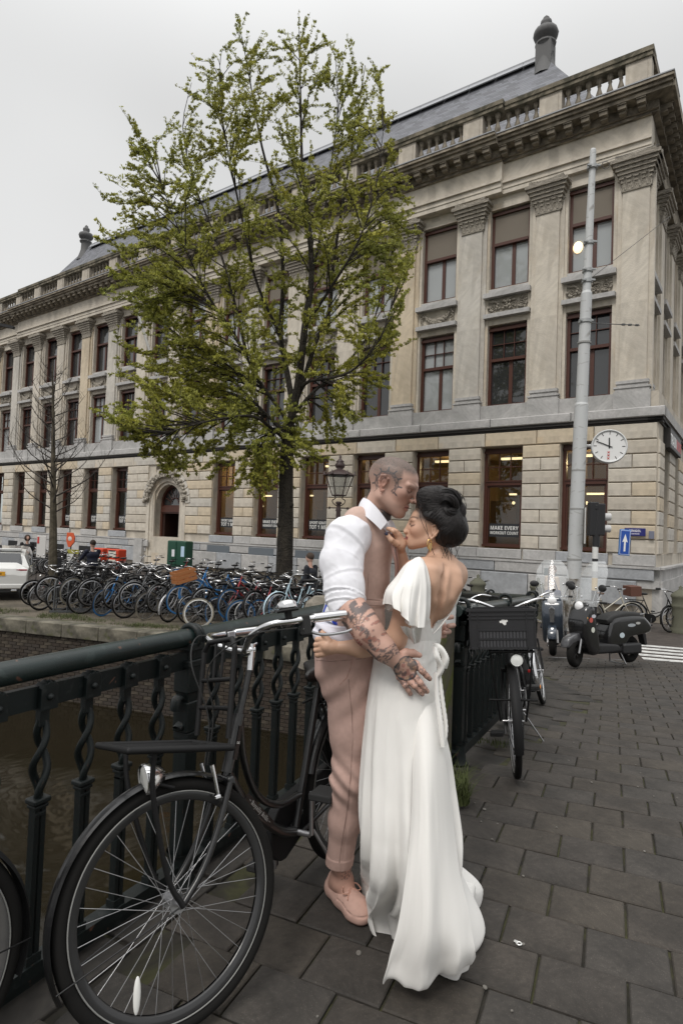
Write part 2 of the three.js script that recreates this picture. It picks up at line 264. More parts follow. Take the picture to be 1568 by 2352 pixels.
  // ---- sills and carved panels
  const sillG = metreUV(merge([bx(-.88, .88, 9.82, 9.98, -.25, .05), bx(-.9, .9, 10.6, 10.78, -.25, .07), bx(-.78, .78, 10.78, 10.98, -.5, -.18)]));
  const knob = (x, y, s) => ball(s, x, y, -.13 + s * .3, 6);
  function swag() { const q = rng(5), l = []; for (let k = 0; k <= 40; k++) { const u = k / 20 - 1, y = 10.47 - .36 * (1 - u * u), th = .035 + .05 * (1 - u * u); for (let j = 0; j < 3; j++) l.push(knob(u * .6 + (q() - .5) * .06, y + (q() - .5) * th * 2, th * (.5 + q() * .5))); } for (const s of [-1, 1]) for (let k = 0; k < 12; k++) l.push(knob(s * (.66 + (q() - .5) * .1), 10.52 - k * .045, .05 - k * .002)); for (const s of [-1, 1]) { l.push(place(torus(.07, .025, 5, 12), s * .66, 10.5, -.12)); } return merge(l); }
  function scroll() { const q = rng(9), l = [bx(-.8, .8, 10.02, 10.56, -.25, -.17)]; for (const s of [-1, 1]) { for (const [cx, R] of [[.55, .14], [.24, .11]]) { l.push(place(volute(R), s * cx, 10.29, -.15, 0, 0, s > 0 ? 0 : 3.14)); for (let k = 0; k < 14; k++) { const a = q() * 6.28; l.push(knob(s * cx + Math.cos(a) * (R + .05), 10.29 + Math.sin(a) * (R + .03), .03 + q() * .025)); } } } for (let k = 0; k < 14; k++) l.push(knob((q() - .5) * .24, 10.29 + (q() - .5) * .34, .03 + q() * .04)); return merge(l); }
  const swagG = swag(), scrollG = scroll();
  for (let i = 0; i < NB; i++) { const s = mesh('sill', sillG, MS.granite, B, false); s.position.x = wc(i); const p = mesh(i < 2 || i > 13 ? 'carved_panel' : 'garland', i < 2 || i > 13 ? scrollG : swagG, MS.carved, B, false); p.position.x = wc(i); }
  // ---- entablature: architrave, frieze, modillions, cornice; the middle part stands a little proud
  const runs = [[-5.4, .36 - .36, 0], [-41, -5.4, .2], [L, -41, 0]];
  for (const [a, b, o] of runs) {
    const b2 = b === 0 ? -.36 : b;
    mesh('architrave', [bx(a, b2, 14.5, 14.68, -.6, .02 + o), bx(a, b2, 14.68, 14.87, -.6, .05 + o), bx(a, b2, 14.87, 14.96, -.6, .13 + o)], MS.stone, B);
    mesh('frieze', [bx(a, b2, 14.96, 15.66, -.6, .01 + o)], MS.stone, B);
    const e = b === 0 ? .6 : 0;
    mesh('cornice', [bx(a, b2, 15.66, 15.76, -.6, .12 + o), bx(a, b2 + e * .35, 15.76, 16.04, -.6, .2 + o)], MS.dirty, B);
    mesh('cornice', [bx(a, b2 + e * 1.05, 16.04, 16.16, -.6, .62 + o), bx(a, b2 + e * 1.12, 16.16, 16.26, -.6, .72 + o), bx(a, b2 + e * 1.2, 16.26, 16.36, -.6, .82 + o)], MS.dirty, B);
    mesh('flashing', [bx(a, b2 + e * 1.22, 16.36, 16.4, -.6, .85 + o)], MS.lead, B);
    mesh('parapet_base', [bx(a, b2 - .05, 16.4, 16.8, -1.2, .1 + o)], MS.dirty, B);
    mesh('parapet_rail', [bx(a, b2, 17.68, 17.82, -.42, .13 + o), bx(a, b2 + .03, 17.82, 17.98, -.46, .17 + o)], MS.mossStone, B);
  }
  const modG = metreUV(merge([bx(-.13, .13, 15.86, 16.03, .18, .56), bx(-.14, .14, 15.99, 16.03, .18, .6), bx(-.11, .11, 15.78, 15.88, .18, .42)]));
  for (let k = 0; k < 80; k++) { const x = -.62 - k * .58; if (x < L) break; const m = mesh('modillion', modG, MS.dirty, B, false); m.position.set(x, 0, x < -5.4 && x > -41 ? .2 : 0); }
  const balG = lathe([[.1, 0], [.1, .07], [.06, .09], [.075, .14], [.115, .25], [.11, .33], [.06, .5], [.05, .58], [.075, .63], [.05, .66], [.08, .72], [.1, .76], [.1, .88]], 10);
  const pedG = metreUV(merge([bx(-.4, .4, 16.8, 17.68, -.34, .06), bx(-.28, .28, 16.95, 17.55, -.3, .09)]));
  for (let i = 0; i <= NB; i++) {
    const o = pc(i) < -5.3 && pc(i) > -41 ? .2 : 0; mesh('pedestal', pedG, MS.stoneD, B, false).position.set(pc(i), 0, o);
    if (i < NB) for (let k = 0; k < 6; k++) { const x = pc(i) - .4 - 2.1 * (k + .5) / 6, b = mesh('baluster', balG, MS.dirty, B, false); b.position.set(x, 16.8, -.14 + (x < -5.4 && x > -41 ? .2 : 0)); }
  }
  // ---- hipped slate roof
  const quad = (a, b, c, d) => { const g = new THREE.BufferGeometry(); const v = []; for (const p of [a, b, c, a, c, d]) v.push(...p); g.setAttribute('position', new THREE.Float32BufferAttribute(v, 3)); const e1 = V(...b).sub(V(...a)), w = e1.length(), h = V(...d).sub(V(...a)).length(); g.setAttribute('uv', new THREE.Float32BufferAttribute([0, 0, w, 0, w, h, 0, 0, w, h, 0, h], 2)); g.computeVertexNormals(); return g; };
  const RY = 22.95, EY = 16.7, RZ = -4.6, xr = -5.4, xl = -41;
  const roof = mesh('roof', [quad([L, EY, -1.3], [-1.5, EY, -1.3], [xr, RY, RZ], [xl, RY, RZ]), quad([-1.5, EY, -1.3], [-1.5, EY, -12], [xr, RY, -8], [xr, RY, RZ]), quad([-1.5, EY, -12], [L, EY, -12], [xl, RY, -8], [xr, RY, -8]), quad([L, EY, -12], [L, EY, -1.3], [xl, RY, RZ], [xl, RY, -8]), quad([xl, RY, -8], [xl, RY, RZ], [xr, RY, RZ], [xr, RY, -8])], MS.slate, B, false);
  for (let x = xr - .3; x > xl + 1; x -= 1.3) mesh('ridge_sheet', metreUV(merge([bx(-.64, .64, -.12, .06, -.16, .09), box(1.28, .05, .5, 0, -.16, .16, .9)])), MS.lead, roof, false).position.set(x, RY + .1, RZ);
  const fin = () => lathe([[.62, -.9], [.42, -.3], [.34, 0], [.32, .55], [.44, .62], [.46, .7], [.3, .78], [.34, .86], [.5, .98], [.55, 1.14], [.5, 1.3], [.3, 1.4], [.2, 1.46], [.26, 1.6], [.24, 1.74], [.12, 1.82], [.14, 1.9], [.0, 2.05]], 14);
  for (const x of [xr, xl]) mesh('finial', [place(fin(), x, RY - .1, RZ), ...(x === xr ? [bx(x - .34, x + .34, RY - .8, RY + .55, RZ - .34, RZ + .34)] : [])], M([.1, .1, .1], { roughness: .7 }), roof);
  // ---- doorway
  const arc = (R, z0, z1, t, y) => { const pts = [], inn = []; for (let k = 0; k <= 16; k++) { const a = Math.PI * k / 16; pts.push([Math.cos(a) * (R + t), Math.sin(a) * (R + t)]); } for (let k = 16; k >= 0; k--) { const a = Math.PI * k / 16; pts.push([Math.cos(a) * R, Math.sin(a) * R]); } return extr(pts, z1 - z0, 0, dx, y, z0); };
  const SP = 2.75;
  const ap = []; for (const [rr, t, z] of [[1.05, .16, -.1], [1.21, .18, .02], [1.39, .24, .09]]) { ap.push(arc(rr, -.5, z, t, SP)); for (const s of [-1, 1]) ap.push(bx(dx + s * (rr + t / 2) - t / 2, dx + s * (rr + t / 2) + t / 2, -.85, SP, -.5, z)); }
  mesh('arch', ap, MS.stone, B);
  // spandrel stones above the arch
  const spn = []; for (let k = 0; k < 14; k++) { const a = Math.PI * (k + .5) / 14; spn.push(box(.34, .36, .16, dx + Math.cos(a) * 1.82, SP + Math.sin(a) * 1.8, .05, 0, 0, a)); }
  mesh('voussoir', spn, MS.stoneB, B);
  { const q = rng(33), l = []; for (let k = 0; k < 230; k++) { const a = Math.PI * (.02 + .96 * q()), rr = 1.63 + (q() - .5) * .34, s = .05 + q() * .07; l.push(ball(s, dx + Math.cos(a) * rr, SP + Math.sin(a) * rr, .12 + q() * .08, 6)); } for (let k = 0; k < 60; k++) l.push(ball(.06 + q() * .06, dx + (q() - .5) * .8, SP + 1.75 + q() * .75 - .1, .14 + q() * .1, 6)); mesh('carved_wreath', l, MS.carved, B); }
  const ent = part('entrance_door', B);
  mesh('door_frame', [bx(dx - 1.05, dx - .9, -.85, SP, -.6, -.44), bx(dx + .9, dx + 1.05, -.85, SP, -.6, -.44), bx(dx - .9, dx + .9, 2.2, 2.6, -.6, -.38), bx(dx - .9, dx + .9, 2.28, 2.36, -.5, -.32), arc(.92, -.6, -.46, .13, SP)], MS.wood, ent);
  mesh('door_leaf', [bx(dx - .9, dx - .72, -.85, 2.2, -1.4, -.5), bx(dx - .72, dx + .9, -.85, 2.2, -1.6, -1.5), bx(dx + .86, dx + .9, -.85, 2.2, -1.5, -.5)], MS.woodDark, ent);
  mesh('fanlight_glass', [bx(dx - .92, dx + .92, SP - .15, SP + .95, -.6, -.59)], MS.paneDark, ent);
  { const l = []; for (let k = 1; k < 8; k++) { const a = Math.PI * k / 8; l.push(rod(V(dx + Math.cos(a) * .3, SP + Math.sin(a) * .3, -.54), V(dx + Math.cos(a) * .93, SP + Math.sin(a) * .93, -.54), .02)); } l.push(place(torus(.32, .025, 6, 20, Math.PI), dx, SP, -.54)); l.push(bx(dx - .9, dx + .9, SP - .14, SP - .08, -.58, -.5)); mesh('fanlight_bars', l, MS.wood, ent); }
  mesh('door_step', [bx(dx - 1.3, dx + 1.3, -.85, -.66, -.5, .5)], MS.granite, B);
  mesh('plinth_end', [bx(dx + 1.63, dx + 2.35, -.85, .75, 0, .3), bx(dx - 2.35, dx - 1.63, -.85, .75, 0, .3)], MS.granite, B);
  // basement openings left of the door and striped stone under the sills right of it
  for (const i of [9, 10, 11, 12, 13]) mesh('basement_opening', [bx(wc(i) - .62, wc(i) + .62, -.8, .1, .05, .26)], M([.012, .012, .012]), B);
  for (const i of [3, 4, 5, 6]) mesh('striped_panel', [0, 1].map(k => bx(wc(i) - .8, wc(i) + .8, .28 - k * .72, .62 - k * .72, .1, .235)), M([.13, .15, .17], { roughness: .6 }), B);
  mesh('grating', [bx(-3.45, -3.05, .22, .52, .16, .235)], M([.06, .09, .095], { roughness: .5 }), B);
  // ---- warm interior of the ground floor
  const room = M([.24, .16, .08], { roughness: .9 });
  mesh('interior_wall', [bx(-21, -.6, .4, 5.2, -6.6, -6.4), bx(-21, -.6, 5.0, 5.2, -6.4, -.6), bx(-21, -.6, .4, .6, -6.4, -.6), bx(-21.2, -21, .4, 5.2, -6.6, -.6), bx(-.6, -.5, .4, 5.2, -6.6, -.6)], room, B);
  mesh('interior_shelf', [0, 1, 2, 3, 4, 5, 6, 7].map(k => [bx(-20 + k * 2.5, -18.8 + k * 2.5, .6, 2.2 + (k % 3) * .5, -5.5, -5), bx(-20.6 + k * 2.5, -20.4 + k * 2.5, .6, 5, -3.2, -3)]), M([.10, .065, .035]), B);
  const lampM = M([1, .85, .6], { emissive: new THREE.Color(1, .78, .45), emissiveIntensity: 1.3 });
  for (let k = 0; k < 7; k++) { mesh('ceiling_lamp', [bx(-2.9 - k * 2.9, -1.7 - k * 2.9, 4.62, 4.7, -1.75, -1.6), bx(-3.2 - k * 2.9, -2.2 - k * 2.9, 3.35, 3.42, -3.6, -3.5), ball(.07, -1.8 - k * 2.9, 2.75, -2.4, 8), ball(.07, -2.9 - k * 2.9, 3.0, -3.2, 8)], lampM, B); if (k % 2 === 0) { const p = new THREE.PointLight(new THREE.Color(1, .72, .38), 5, 0, 2); p.position.set(-2.4 - k * 2.9, 4.45, -2.4); p.castShadow = true; B.add(p); } }
  mesh('interior_wall', [bx(L, -21.3, .4, 5.2, -2.6, -2.4)], M([.02, .018, .016]), B);
  // ---- side front
  const S = part('side_front', B); S.position.set(0, 0, 0); S.rotation.y = Math.PI / 2;
  const SL = 14; const sw = k => 1.75 + 2.9 * k;
  const sc = [bx(0.02, SL, G0, 1.15, -.5, .0), bx(.02, SL, 4.9, 6.46, -.5, 0), bx(.4, SL, 14.06, 14.5, -.9, -.55), bx(.4, 1.1, 6.46, 14.06, -.9, -.55)]; 
  px = .02; for (let k = 0; k < 4; k++) { sc.push(bx(px, sw(k) - .66, 1.15, 4.9, -.5, 0)); px = sw(k) + .66; sc.push(bx(sw(k) - .66, sw(k) + .66, 9.6, 11, -.9, -.6)); sc.push(bx(k ? sw(k - 1) + .66 : 1.1, sw(k) - .66, 6.46, 14.06, -.9, -.55)); } sc.push(bx(px, SL, 1.15, 4.9, -.5, 0));
  mesh('side_wall', sc, MS.stoneD, S);
  for (let k = 0; k < 4; k++) { mesh('side_window', [bx(sw(k) - .66, sw(k) + .66, 1.2, 4.85, -.5, -.45), bx(sw(k) - .66, sw(k) + .66, 6.47, 9.6, -.95, -.85), bx(sw(k) - .66, sw(k) + .66, 11, 14.06, -.95, -.85)], MS.paneDark, S); const s = mesh('side_sill', sillG, MS.granite, S, false); s.position.set(sw(k), 0, -.38); const g = mesh('side_panel', scrollG, MS.carved, S, false); g.position.set(sw(k), 0, -.42);
    const x0 = k ? sw(k - 1) + .66 : .02, x1 = sw(k) - .66; for (let c = 0; c < 8; c++) { const m = mesh('side_stone', metreUV(frustum(x1 - x0 - .02, CH - .034, .06, .02)), tones[(k + c) % 6], S, false); m.position.set((x0 + x1) / 2, Y0 + CH * (c + .5), 0); }
    const P = part('side_pilaster', S); P.position.set(sw(k) + 1.45, 0, -.38); mesh('side_shaft', shaftG, MS.stone, P, false); mesh('side_base', baseG, MS.granite, P, false); mesh('side_capital', capG, MS.carved, P, false); }
  { const P = part('side_pilaster', S); P.position.set(.62, 0, -.38); mesh('side_shaft', shaftG, MS.stone, P, false); mesh('side_base', baseG, MS.granite, P, false); mesh('side_capital', capG, MS.carved, P, false); }
  mesh('side_plinth', [bx(.0, SL, .68, .75, -.1, .24), bx(.0, SL, .3, .68, -.1, .14), bx(0, SL, -.85, .3, -.1, .2)], MS.granite, S);
  mesh('side_string', [bx(-.06, SL, 5.43, 5.5, -.3, .06), bx(-.14, SL, 5.5, 5.59, -.3, .14)], MS.band, S);
  mesh('side_ledge', [bx(-.16, SL, 5.595, 5.915, -.3, .2), bx(.3, SL, 5.92, 6.46, -.6, -.35)], MS.granite, S);
  mesh('side_cornice', [bx(.4, SL, 14.5, 14.96, -.9, -.3), bx(.4, SL, 14.96, 15.66, -.9, -.36), bx(-.1, SL, 15.7, 16.04, -.9, -.16), bx(-.58, SL, 16.041, 16.36, -.9, .36), bx(0, SL, 16.4, 16.8, -.9, -.36), bx(0, SL, 17.68, 17.98, -.8, -.34), bx(.6, SL, 16.8, 17.68, -.7, -.5)], MS.dirty, S);
  for (let k = 0; k < 20; k++) mesh('side_modillion', modG, MS.dirty, S, false).position.set(.3 + k * .58, 0, -.36);
  // red and white shop letters at the side corner
  { const c = document.createElement('canvas'); c.width = 512; c.height = 128; const x = c.getContext('2d'); x.fillStyle = '#141416'; x.fillRect(0, 0, 512, 128); x.font = 'bold 104px sans-serif'; x.textBaseline = 'middle'; x.fillStyle = '#f4f4f2'; x.save(); x.scale(.86, 1); x.fillText('TRAIN', 10, 68); x.fillStyle = '#d22b33'; x.fillText('MORE', 322, 68); x.restore(); const t = new THREE.CanvasTexture(c); t.colorSpace = THREE.SRGBColorSpace;
    const p = mesh('shop_sign', ni(new THREE.PlaneGeometry(3.0, .62)), M(0xffffff, { map: t, roughness: .5 }), S, false); p.position.set(2.6, 5.08, .22); mesh('sign_box', [bx(1.08, 4.12, 4.75, 5.41, 0.01, .215)], MS.band, S); }
  mesh('cross_wall', [bx(-.9, -.42, 6.46, 17.0, -.9, -.62)], MS.stoneD, B);
}
// ---------- ground, canal, quay ----------
const gh = D => D < 3 ? 0 : D > 12 ? -.8 : -.8 * Math.pow((D - 3) / 9, 1.2);        // the bridge deck slopes down towards the far quay
const RA = atGround(0, 1550, 1.03), RBp = atGround(437, 1463, 1.03), RDIR = RBp.clone().sub(RA).setY(0).normalize();   // line of the near handrail
const RPERP = V(-RDIR.z, 0, RDIR.x);                                                // towards the pavement
const railX = D => RA.x + (D + RA.z) / -RDIR.z * RDIR.x;
const CORN = at(1228, 1374, 7.0);                                                   // where the railing turns along the quay
const FAR = at(1050, 1362, 11.6);
const leftX = D => D < 3.6 ? railX(D) : D < 7 ? lerp(railX(3.6), CORN.x, (D - 3.6) / 3.4) : lerp(CORN.x, FAR.x, clamp((D - 7) / 4.6));
const quayD = x => 12.68 - .319 * (x + 2.87);
const QDIR = V(.9527, 0, .3039), QN = V(-.3039, 0, .9527);                          // along the quay edge (to the right), and towards the eye
const strip = (rows) => { // rows of [xl, xr, y, D] -> sheet
  const v = []; for (let i = 0; i + 1 < rows.length; i++) { const [a, b, y, D] = rows[i], [c, d, y2, D2] = rows[i + 1]; v.push(a, y, -D, b, y, -D, d, y2, -D2, a, y, -D, d, y2, -D2, c, y2, -D2); }
  const g = new THREE.BufferGeometry(); g.setAttribute('position', new THREE.Float32BufferAttribute(v, 3)); g.setAttribute('uv', new THREE.Float32BufferAttribute(new Float32Array(v.length / 3 * 2), 2)); g.computeVertexNormals(); return g;
};
const paverTex = (s, a, b) => dataTex(512, 512, (u, v) => { const n = tfbm(u, v, 5, s), m = tfbm(u, v, 60, s + 9, 3), k = hash3(u * 512 | 0, v * 512 | 0, s), sp = k > .965 ? 1 + 2.2 * (k - .965) / .035 : 1; return mul(mix3(a, b, clamp(.5 + n * 1.4)), (1 + .35 * m) * sp); }, true, 1.1);
const MG = {
  paver: [paverTex(3, [.0275, .0235, .0195], [.050, .0425, .0355]), paverTex(8, [.027, .024, .021], [.048, .0425, .037]), paverTex(14, [.030, .025, .020], [.053, .045, .036]), paverTex(19, [.025, .0215, .018], [.045, .039, .0335])].map(t => M(0xffffff, { map: t, roughness: .82, bumpMap: bumpFine, bumpScale: .0025 })),
  joint: M(0xffffff, { map: dataTex(256, 256, (u, v) => { const n = tfbm(u, v, 9, 5), m = tfbm(u, v, 50, 6, 3); return mul(mix3([.022, .0195, .0145], [.042, .042, .017], sst(-.2, .25, n)), 1 + .5 * m); }, true, .8), roughness: 1, bumpMap: bumpMid, bumpScale: .006 }),
  slab: M(0xffffff, { map: grain([.018, .016, .0135], [.04, .035, .03], .35, 9, 17, .9, 512), roughness: .75, bumpMap: bumpMid, bumpScale: .006 }),
  street: M(0xffffff, { map: dataTex(512, 512, (u, v) => { const r = v * 32, i = Math.floor(r), c = Math.floor(u * 16 + (i % 2) * .5), h = hash3(c % 16, i, 3); return mul(mix3([.04, .032, .027], [.064, .052, .044], h), (r - i < .12 ? .6 : 1) * (1 + .25 * tfbm(u, v, 30, 4, 3))); }, true, .35), roughness: .9 }),
  quayTop: M(0xffffff, { map: grain([.075, .063, .046], [.125, .105, .078], .35, 9, 44, .3, 512), roughness: .95, bumpMap: bumpMid, bumpScale: .01 }),
  coping: M(0xffffff, { map: dataTex(256, 256, (u, v) => { const n = tfbm(u, v, 6, 71), m = tfbm(u, v, 40, 72, 3); let c = mix3([.06, .055, .042], [.17, .155, .12], clamp(.5 + n * 1.5)); c = mix3(c, [.06, .065, .02], sst(.1, .35, tfbm(u, v, 8, 74)) * .7); return mul(c, 1 + .35 * m); }, true, .5), roughness: .95, bumpMap: bumpMid, bumpScale: .012 }),
  mortar: M(0xffffff, { map: grain([.02, .017, .013], [.05, .044, .034], .4, 9, 23, .7), roughness: 1 }),
  bricks: [[.05, .036, .027], [.068, .05, .036], [.042, .033, .026], [.085, .068, .05]].map((c, i) => M(c, { roughness: .9, bumpMap: bumpFine, bumpScale: .004, map: grain([.6, .6, .58], [1, 1, 1], .4, 7, 30 + i, 1) })),
  water: M([.012, .0095, .005], { roughness: .1, ior: 1.33, bumpMap: bumpTex(7, 90, .22, 4, 512), bumpScale: .012 }),
  white: M(0xffffff, { map: grain([.42, .42, .41], [.62, .62, .6], .25, 12, 66, .7), roughness: .8 }),
  grass: M([.06, .075, .02], { roughness: .9, side: THREE.DoubleSide })
};
{
  const rows = []; for (let D = -4; D <= 12.001; D += .25) rows.push([leftX(D) - .14, 40, gh(D) - .014, D]);
  struct(mesh('pavement', [strip(rows)], MG.joint));
  // side of the bridge deck down to the water
  const sk = []; for (let i = 0; i + 1 < rows.length; i++) { const [a, , y, D] = rows[i], [c, , y2, D2] = rows[i + 1]; sk.push(a, y - .004, -D, c, y2 - .004, -D2, c, -3, -D2, a, y - .004, -D, c, -3, -D2, a, -3, -D); }
  const g = new THREE.BufferGeometry(); g.setAttribute('position', new THREE.Float32BufferAttribute(sk, 3)); g.setAttribute('uv', new THREE.Float32BufferAttribute(new Float32Array(sk.length / 3 * 2), 2)); g.computeVertexNormals();
  struct(mesh('bridge_side', [g], MG.slab));
  // far quay and street
  const poly = (pts, y) => { const s = new THREE.Shape(pts.map(p => new THREE.Vector2(p[0], p[1]))); return place(ni(new THREE.ShapeGeometry(s)), 0, y, 0, -Math.PI / 2); };
  struct(mesh('street', [poly([[-260, quayD(-260)], [FAR.x + .1, quayD(FAR.x + .1)], [FAR.x + .1, 12], [300, 12], [300, 400], [-260, 400]], -.804)], MG.street));
  struct(mesh('quay_pavement', [poly([[-30, quayD(-30) + .4], [2.2, quayD(2.2) + .4], [2.2, quayD(2.2) + 3.1], [-30, quayD(-30) + 3.1]], -.796)], MG.quayTop));
  struct(mesh('footway', [poly([[-40, 12 + 43.5], [40, -11.9 + 12], [44, 1.5], [-38, 12 + 46]].map(([x, d]) => { const u = x; return [0, 0]; }) && (() => { const C = V(10.079, 0, -19.301), d1 = V(-.8177, 0, -.5756), n = V(-.5756, 0, .8177); const P = (u, o) => { const p = C.clone().addScaledVector(d1, u).addScaledVector(n, o); return [p.x, -p.z]; }; return [P(-1.5, 1.9), P(70, 1.9), P(70, -1), P(-1.5, -1)]; })(), -.79)], MG.quayTop));
  struct(mesh('canal_water', [poly([[-200, -60], [FAR.x + 3, -60], [FAR.x + 3, 14], [-200, 90]], -2.5)], MG.water));
  // quay wall with coping stones
  const q0 = V(-30, 0, -quayD(-30));
  const qw = struct(mesh('quay_wall', [poly([[0, 0], [.1, 0], [.1, .1]], -5), (() => { const b = bx(0, 34.5, -3.2, -1.06, -.6, -.02); return place(b, q0.x, 0, q0.z, 0, Math.atan2(-QDIR.z, QDIR.x)); })()], MG.mortar));
  for (let k = 0; k < 34; k++) { const c = mesh('coping_stone', [rbox(.99, .3, .5, .02)], MG.coping, qw); const p = q0.clone().addScaledVector(QDIR, k + .5).addScaledVector(QN, -.19); c.position.set(p.x, -.94, p.z); c.rotation.y = Math.atan2(-QDIR.z, QDIR.x); }
  // bricks of the wall that the picture shows
  const rb = rng(55), bg = metreUV(bx(-.105, .105, -.031, .031, -.03, .0)), rest = [[], [], [], []]; let nb = 0;
  const ang = Math.atan2(-QDIR.z, QDIR.x), cand = [];
  for (let row = 0; row < 19; row++) for (let k = 0; k < 62; k++) { const s = 21.2 + k * .226 + (row % 2) * .113, p = q0.clone().addScaledVector(QDIR, s).addScaledVector(QN, -.02 + .012 + rb() * .008); p.y = -1.13 - row * .076; cand.push([s, p, (rb() * 4) | 0]); }
  cand.sort((a, b) => (b[0] > 26.5 && b[0] < 31 ? 1 : 0) - (a[0] > 26.5 && a[0] < 31 ? 1 : 0));
  for (const [s, p, c] of cand) { if (nb < 300) { nb++; const m = mesh('brick', bg, MG.bricks[c], qw, false); m.position.copy(p); m.rotation.y = ang; } else rest[c].push(place(bg.clone(), p.x, p.y, p.z, 0, ang)); }
  rest.forEach((l, i) => { mesh('brick', l, MG.bricks[i], qw, false).userData.kind = 'stuff'; });
  // zebra crossing
  const e1 = V(.955, 0, .297), e2 = V(.297, 0, -.955); const z0 = atGround(1474, 1512, -.8);
  const zc = []; for (let k = 0; k < 5; k++) { const c = z0.clone().addScaledVector(e2, k * .42).addScaledVector(e1, 4); zc.push(box(8, .004, .22, c.x, -.797, c.z, 0, Math.atan2(-e1.z, e1.x))); }
  zc.forEach(g => struct(mesh('crossing_stripe', [g], MG.white)));
}
// ---------- pavers ----------
{
  const PV = scene.getObjectByName('pavement'), r = rng(21), e1 = V(.912, 0, .41), e2 = V(.41, 0, -.912), PW = .288, PD = .25;
  const o = atGround(1239, 2190, 0); // a paver corner
  const pg = (() => { const w = PW / 2 - .0045, d = PD / 2 - .0035, c = .005, t = .05, P = [[-w, -t, -d], [w, -t, -d], [w, -t, d], [-w, -t, d], [-w, -c, -d], [w, -c, -d], [w, -c, d], [-w, -c, d], [-w + c, 0, -d + c], [w - c, 0, -d + c], [w - c, 0, d - c], [-w + c, 0, d - c]], Q = [[8, 11, 10, 9], [4, 8, 9, 5], [5, 9, 10, 6], [6, 10, 11, 7], [7, 11, 8, 4], [0, 4, 5, 1], [1, 5, 6, 2], [2, 6, 7, 3], [3, 7, 4, 0]], v = []; for (const q of Q) for (const k of [0, 1, 2, 0, 2, 3]) v.push(...P[q[k]]); const g = new THREE.BufferGeometry(); g.setAttribute('position', new THREE.Float32BufferAttribute(v, 3)); g.setAttribute('uv', new THREE.Float32BufferAttribute(new Float32Array(v.length / 3 * 2), 2)); g.computeVertexNormals(); return g; })();
  const vars = [0, 1, 2, 3].map(k => { const g = metreUV(pg.clone()); const u = g.attributes.uv; for (let i = 0; i < u.count; i++) u.setXY(i, u.getX(i) + k * .37, u.getY(i) + k * .61); return g; });
  const list = [];
  for (let i = -40; i < 90; i++) for (let j = -14; j < 60; j++) {
    const p = o.clone().addScaledVector(e1, (i + (j % 2 ? .5 : 0) + .04 * Math.sin(j * 3.1)) * PW).addScaledVector(e2, (j + .5) * PD), D = -p.z;
    if (D < 1.2 || D > 11.97 || p.x > 6.8 || p.x / D > .72 || p.x / D < -.75) continue;
    const lx = leftX(D); if (p.x < lx + (D > 3.3 ? .72 : .2)) continue;
    list.push([D, p]);
  }
  list.sort((a, b) => a[0] - b[0]); const rest = [[], [], [], []]; const ry = Math.atan2(-e1.z, e1.x);
  list.forEach(([D, p], n) => {
    const k = (r() * 4) | 0, v = (r() * 4) | 0, sl = Math.atan((gh(D + .1) - gh(D - .1)) / .2), big = r() > .96 ? 3 : 1, y = gh(D) + (r() - .5) * .006;
    const g = vars[v], rx = sl + (r() - .5) * .012 * big, rz = (r() - .5) * .012 * big, tw = ry + (r() - .5) * .02;
    if (n < 300) { const m = mesh('paver', g, MG.paver[k], PV, false); m.position.set(p.x, y, p.z); m.rotation.set(rx, tw, rz); }
    else rest[k].push(place(g.clone(), p.x, y, p.z, rx, tw, rz));
  });
  rest.forEach((l, i) => { mesh('paver', l, MG.paver[i], PV, false).userData.kind = 'stuff'; });
  // large dark slabs along the foot of the railing
  for (let k = 0; k < 26; k++) { const D = 1.0 + k * .42, D2 = D + .41, x0 = leftX((D + D2) / 2), w = D > 3.3 ? .76 : .24; const dx = leftX(D2) - leftX(D); const L = Math.hypot(dx, .41) - .012; const m = mesh('kerb_slab', [rbox(w, .08, L, .01)], MG.slab, PV); m.position.set(x0 + w / 2 - .12 + (D > 3.3 ? .06 : .02), gh((D + D2) / 2) - .036, -(D + D2) / 2); m.rotation.set(Math.atan((gh(D2) - gh(D)) / .41), -Math.atan2(dx, .41), 0, 'YXZ'); }
  // flattened pale spots of chewing gum
  const gum = [], q = rng(77); for (let k = 0; k < 150; k++) { const D = 1.7 + 7 * q() * q(), x = leftX(D) + .9 + q() * 4; const s = .004 + .009 * q() * q(); gum.push(place(ni(new THREE.CylinderGeometry(s, s * 1.1, .003, 9)), x, gh(D) + .004, -D, Math.atan((gh(D + .1) - gh(D - .1)) / .2), q() * 6, 0, [1, 1, .75])); }
  const gm = mesh('chewing_gum_spots', gum, M([.15, .14, .125], { roughness: .9 })); gm.userData = { label: 'pale flattened chewing gum spots scattered over the grey pavers', category: 'gum', kind: 'stuff' };
  const tab = atGround(1191, 2167, .006); const tb = mesh('can_ring_pull', [place(torus(.009, .003, 6, 16), 0, 0, 0, Math.PI / 2), rbox(.014, .003, .012, .001, -.013, 0, -.005), place(torus(.005, .002, 5, 10), -.01, 0, -.003, Math.PI / 2)], M([.8, .8, .78], { metalness: .6, roughness: .3 })); tb.position.copy(tab); tb.rotation.y = -.6; tb.userData = { label: 'small silver ring pull lying on the pavers right of the dress', category: 'ring pull' };
}
